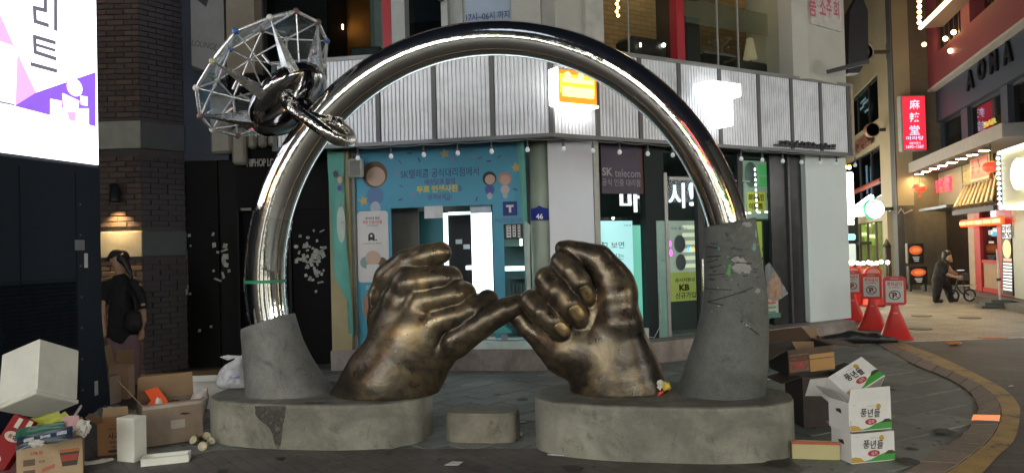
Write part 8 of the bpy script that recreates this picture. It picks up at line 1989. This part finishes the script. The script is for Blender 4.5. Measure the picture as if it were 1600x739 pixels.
# cardboard pieces behind the cabinet
g9 = G(172, 628); W = TR(g9.x, g9.y+.25, 0, 12); t = plainbox("tall_carton", "tall pale brown carton standing behind the cabinet by the woman", W, .2, .24, .36, M("carton_pale", (.42, .28, .20), r=.7, var=.12), CBi, (('l', 12, .24), ('b', 5, .16)))
W = TR(g9.x-.02, g9.y-.05, .0, -8); plainbox("crushed_carton", "crushed pale carton low between the cabinet and the open brown box", W, .24, .18, .30, M("carton_pale2", (.36, .27, .21), r=.7, var=.2), CBi, (('f', 40, .08),))

# ================================================================ people (each body one continuous surface)
SKIN = M("skin", (.42, .25, .17), r=.5, var=.06, bump=.03); HAIR = M("black_hair", (.010, .009, .009), r=.45, var=.3, sc=40); TEE = M("black_tee", (.006, .006, .008), r=.85, var=.25, bump=1., bs=9)
MAUVE = M("mauve_trousers", (.17, .10, .12), r=.8, var=.2, sc=6, bump=1., bs=9); SHOE = M("dark_shoe", (.02, .02, .02), r=.5); BAGM = M("black_bag", (.008, .008, .010), r=.6, bump=.5, bs=20, spec=.3)
def person(label, D, head, hr_, joints, skin, shirt, legs, hairs, extra=None, trouser=MAUVE, shirtm=TEE, hh=.011):
    """all coordinates are (px, py, depth offset towards the camera) mapped to the plane at distance D"""
    fr = Frame(0, D, 0); P_ = lambda q: (lambda h: (h.x, -q[2], h.z))(fr.hit(q[0], q[1], -q[2]))
    foot = P_(legs[0][-1][:3]); t = thing("person", label, "person", fr, at=(foot[0], 0, 0))
    allp = [P_(q[:3]) for ch in skin+shirt+legs for q in ch]+[P_(head)]
    lo = [min(p[i] for p in allp)-.22 for i in range(3)]; hi = [max(p[i] for p in allp)+.22 for i in range(3)]
    def build(chains, name, m, k=.03, extra_=None, grow=0., cut=None):
        sd = SDF(lo, hi, hh)
        for ch in chains: sd.chain([P_(q[:3]) for q in ch], [q[3]+grow for q in ch], k, kk=.02)
        if extra_: extra_(sd, P_)
        return part(name, sd.mesh(name, m), None, t, fr)
    def face(sd, P_):
        c = P_(head); f = Vector(joints['face']).normalized(); s = Vector((-f.y, f.x, 0)).normalized()
        sd.ell(c, (hr_*.86, hr_*.92, hr_*1.12), .01)
        n = Vector(c)+f*hr_*.95; sd.ell(tuple(n+Vector((0, 0, -.015))), (.016, .016, .022), .01)
        sd.ell(tuple(Vector(c)+f*hr_*.72+Vector((0, 0, -hr_*.75))), (.035, .035, .03), .02)
        for q in (-1, 1):
            e = Vector(c)+f*hr_*.80+s*(q*.034)+Vector((0, 0, .008)); sd.groove([tuple(e), tuple(e+s*(q*.01))], .008, .010)
            ear = Vector(c)+s*(q*hr_*.86); sd.ell(tuple(ear), (.014, .022, .03), .006)
        m_ = Vector(c)+f*hr_*.90+Vector((0, 0, -.055)); sd.groove([tuple(m_-s*.022), tuple(m_+s*.022)], .006, .006)
        for w, d in joints.get('hands', []):
            w, d = Vector(P_(w)), Vector(d).normalized(); sdv = Vector((-d.z, 0, d.x)).normalized() if abs(d.y) < .9 else Vector((1, 0, 0)); nn = d.cross(sdv)
            pal = w+d*.05; sd.chain([tuple(w), tuple(pal), tuple(w+d*.085)], [.024, .034, .030], .015)
            for k in range(4):
                b = w+d*.085+sdv*(-.028+.019*k); L_ = (.055, .068, .063, .05)[k]; sd.chain([tuple(b), tuple(b+d*L_*.5+nn*.006), tuple(b+d*L_*.8+nn*.03), tuple(b+d*L_*.7+nn*.05)], [.0105, .0098, .009, .008], .006, kk=.004)
            b = w+d*.03-sdv*.03; sd.chain([tuple(b), tuple(b-sdv*.02+d*.03), tuple(b-sdv*.012+d*.06+nn*.02)], [.014, .012, .010], .01, kk=.006)
    build(skin+[[q for q in ch] for ch in joints.get('under', [])], "body", SKIN, .03, face)
    build(shirt, "shirt", shirtm, .04); build(legs, "trousers", trouser, .03)
    for nm, ch, m, k in hairs: build(ch, nm, m, k)
    return t, fr, P_
# woman seen from behind, walking away to the left
D = 9.25
skinw = [[(186, 405, 0, .085), (188, 428, 0, .05), (190, 442, 0, .06)], [(166, 446, .03, .06), (161, 470, .05, .047), (161, 493, .08, .038), (163, 510, .12, .028)], [(214, 447, .02, .06), (222, 476, .04, .047), (224, 500, .02, .036), (221, 513, 0, .028)], [(190, 442, 0, .09), (190, 480, 0, .10), (190, 515, 0, .12)], [(182, 515, 0, .085), (184, 560, .02, .06), (184, 594, 0, .04)], [(200, 515, 0, .085), (205, 560, -.02, .06), (207, 592, -.03, .04)]]
shw = [[(190, 436, 0, .08), (190, 452, 0, .13), (190, 485, 0, .145), (191, 518, 0, .165)], [(176, 442, .0, .085), (190, 440, 0, .08), (206, 443, 0, .085)], [(168, 444, .02, .075), (163, 462, .03, .072), (160, 474, .04, .062)], [(210, 445, .02, .078), (218, 462, .03, .072), (222, 478, .03, .062)], [(176, 515, 0, .10), (206, 516, 0, .10)]]
lgw = [[(181, 512, 0, .115), (183, 545, .02, .10), (183, 575, .02, .088), (184, 601, 0, .075)], [(202, 512, 0, .115), (206, 545, -.02, .10), (208, 575, -.02, .088), (209, 598, -.04, .075)], [(182, 510, 0, .11), (202, 511, 0, .11)]]
capw = [[(183, 400, -.01, .092), (190, 402, -.02, .092)], [(176, 402, 0, .05), (164, 407, .0, .012)]]
ponyw = [[(191, 404, .03, .07), (198, 413, .04, .040), (202, 423, .06, .030), (205, 434, .07, .022), (205, 441, .07, .010)]]
tw, frw, Pw = person("woman seen from behind in black cap, black T-shirt and mauve trousers", D, (184, 407, 0), .092, {'face': (-.75, .62, -.05), 'hands': [((163, 510, .12), (.1, -.2, -1)), ((221, 513, 0), (-.05, .1, -1))]}, skinw, shw, lgw, [("cap", capw, M("cap_black", (.012, .012, .014), r=.7), .03), ("ponytail", ponyw, HAIR, .02)])
for px, dx in ((184, 0), (209, -.04)):
    h = Pw((px, 601, dx)); part("shoe", MB().box(h[0]-.05, h[0]+.05, h[1]-.14, h[1]+.13, 0, .075, .03), SHOE, tw, frw)
sdb = SDF((-.2, -.15, -.25), (.2, .15, .45), .012); sdb.chain([(0, 0, 0), (0, 0, -.08)], [.11, .12], .02, ys=1.8); h = Pw((207, 497, .16)); bt = thing("shoulder_bag", "black shoulder bag hanging at the woman's right hip", "bag", frw, at=h)
W = frw.M @ Matrix.Translation(h); part("pouch", sdb.mesh("pouch", BAGM), None, bt, W); part("strap", MB().tube([(.06, 0, .08), (.02, -.0, .25), (-.06, .03, .42), (-.14, .14, .47)], .014, 8), BAGM, bt, W)
# man in black leaning over his bicycle
D = 17.9; k_ = .0155
skm = [[(1480, 402, 0, .085), (1476, 407, 0, .05), (1472, 411, 0, .06)], [(1474, 414, .10, .06), (1478, 428, .12, .045), (1487, 431, .14, .036), (1494, 433, .14, .027)], [(1478, 412, -.1, .055), (1486, 424, -.1, .045), (1494, 428, -.1, .034), (1500, 430, -.1, .026)], [(1473, 412, 0, .10), (1469, 425, 0, .11), (1467, 438, 0, .12)], [(1466, 438, .05, .09), (1466, 454, .08, .065), (1463, 468, .08, .04)], [(1470, 438, -.05, .09), (1481, 452, -.06, .065), (1486, 468, -.04, .04)]]
shm = [[(1475, 409, 0, .08), (1472, 416, 0, .145), (1470, 427, 0, .155), (1467, 439, 0, .16)], [(1470, 412, .09, .09), (1477, 411, -.09, .09)], [(1474, 414, .13, .078), (1477, 423, .15, .068)], [(1478, 412, -.14, .075), (1484, 420, -.14, .062)]]
lgm = [[(1466, 436, .05, .125), (1464, 452, .08, .105), (1463, 462, .09, .085), (1462, 468.5, .09, .07)], [(1470, 437, -.05, .12), (1480, 448, -.06, .10), (1483, 458, -.05, .085), (1486, 468.5, -.04, .068)], [(1465, 437, .04, .12), (1471, 438, -.04, .12)]]
hrm = [[(1478, 397, 0, .088), (1480, 396, 0, .085)], [(1476, 402, .0, .065), (1475, 406, 0, .045)]]
tm, frm, Pm = person("man in black T-shirt and trousers leaning forward over a small bicycle at the kerb", D, (1481, 402, 0), .098, {'face': (.85, -.35, -.35), 'hands': [((1494, 433, .14), (.9, -.1, .1)), ((1500, 430, -.1), (.9, -.1, .1))]}, skm, shm, lgm, [("hair", hrm, HAIR, .02)], trouser=M("black_trousers", (.005, .005, .006), r=.85, bump=1., bs=8), hh=.013)
for px, dz in ((1464, .09), (1488, -.04)):
    h = Pm((px, 471, dz)); part("shoe", MB().box(h[0]-.09, h[0]+.15, h[1]-.05, h[1]+.05, 0, .085, .035), SHOE, tm, frm)
# small wheeled bicycle
bk = thing("small_bicycle", "small dark folding bicycle with tiny wheels and a flat white rack at the kerb", "bicycle", frm, at=Pm((1500, 470, 0)))
RUB = M("tyre_rubber", (.015, .015, .015), r=.7); FRM = M("bike_black", (.02, .02, .022), r=.35); ALM = M("bike_alloy", (.45, .45, .45), r=.3, metal=.8)
x0 = Pm((1489, 462, 0))[0]; x1 = Pm((1515, 462, 0))[0]; R_ = .155; Ry = Matrix.Rotation(math.pi/2, 3, 'X')
for x in (x0, x1):
    w = part("wheel", MB().tube([(x+(R_-.03)*math.cos(2*math.pi*k/24), 0, R_+(R_-.03)*math.sin(2*math.pi*k/24)) for k in range(24)], .008, 6, closed=True).tube([(x, -.03, R_), (x, .03, R_)], .02, 8), ALM, bk, frm)
    part("tyre", MB().tube([(x+(R_-.018)*math.cos(2*math.pi*k/24), 0, R_+(R_-.018)*math.sin(2*math.pi*k/24)) for k in range(24)], .022, 8, closed=True), RUB, w, frm)
    for k in range(8): a = math.pi*k/4; part("spoke", MB().tube([(x, 0, R_), (x+.12*math.cos(a), 0, R_+.12*math.sin(a))], .003, 4), ALM, w, frm)
zh = Pm((1498, 424, 0))[2]
part("frame", MB().tube([(x0, 0, R_), (x0+.13, 0, zh-.22), (x0+.16, 0, zh)], .016, 8).tube([(x0+.10, 0, .36), (x0+.22, 0, .20), (x1-.10, 0, .22), (x1, 0, R_)], .02, 8).tube([(x1-.12, 0, .22), (x1-.14, 0, .48)], .016, 8), FRM, bk, frm)
part("handlebar", MB().tube([(x0+.12, -.2, zh+.02), (x0+.15, 0, zh), (x0+.12, .2, zh+.02)], .012, 8), FRM, bk, frm)
part("basket", MB().box(x0+.20, x0+.36, -.12, .12, zh-.22, zh-.05, .01), M("basket_dark", (.03, .03, .03), r=.6), bk, frm)
part("phone_mount", MB().box(x0+.14, x0+.28, -.04, .04, zh+.02, zh+.035, .004), M("phone_glow", (.3, .32, .33), r=.3, em=.5, emc=(.8, .85, .9)), bk, frm)
part("rack", MB().box(x1-.22, x1+.16, -.09, .09, .38, .40, .004), M("rack_white", (.5, .48, .4), r=.5), bk, frm); part("rack_stay", MB().tube([(x1, .03, R_), (x1-.05, .03, .38)], .008, 6), ALM, bk, frm)
part("pedal", MB().tube([(x0+.30, -.09, .14), (x0+.30, .09, .2)], .012, 6), ALM, bk, frm)
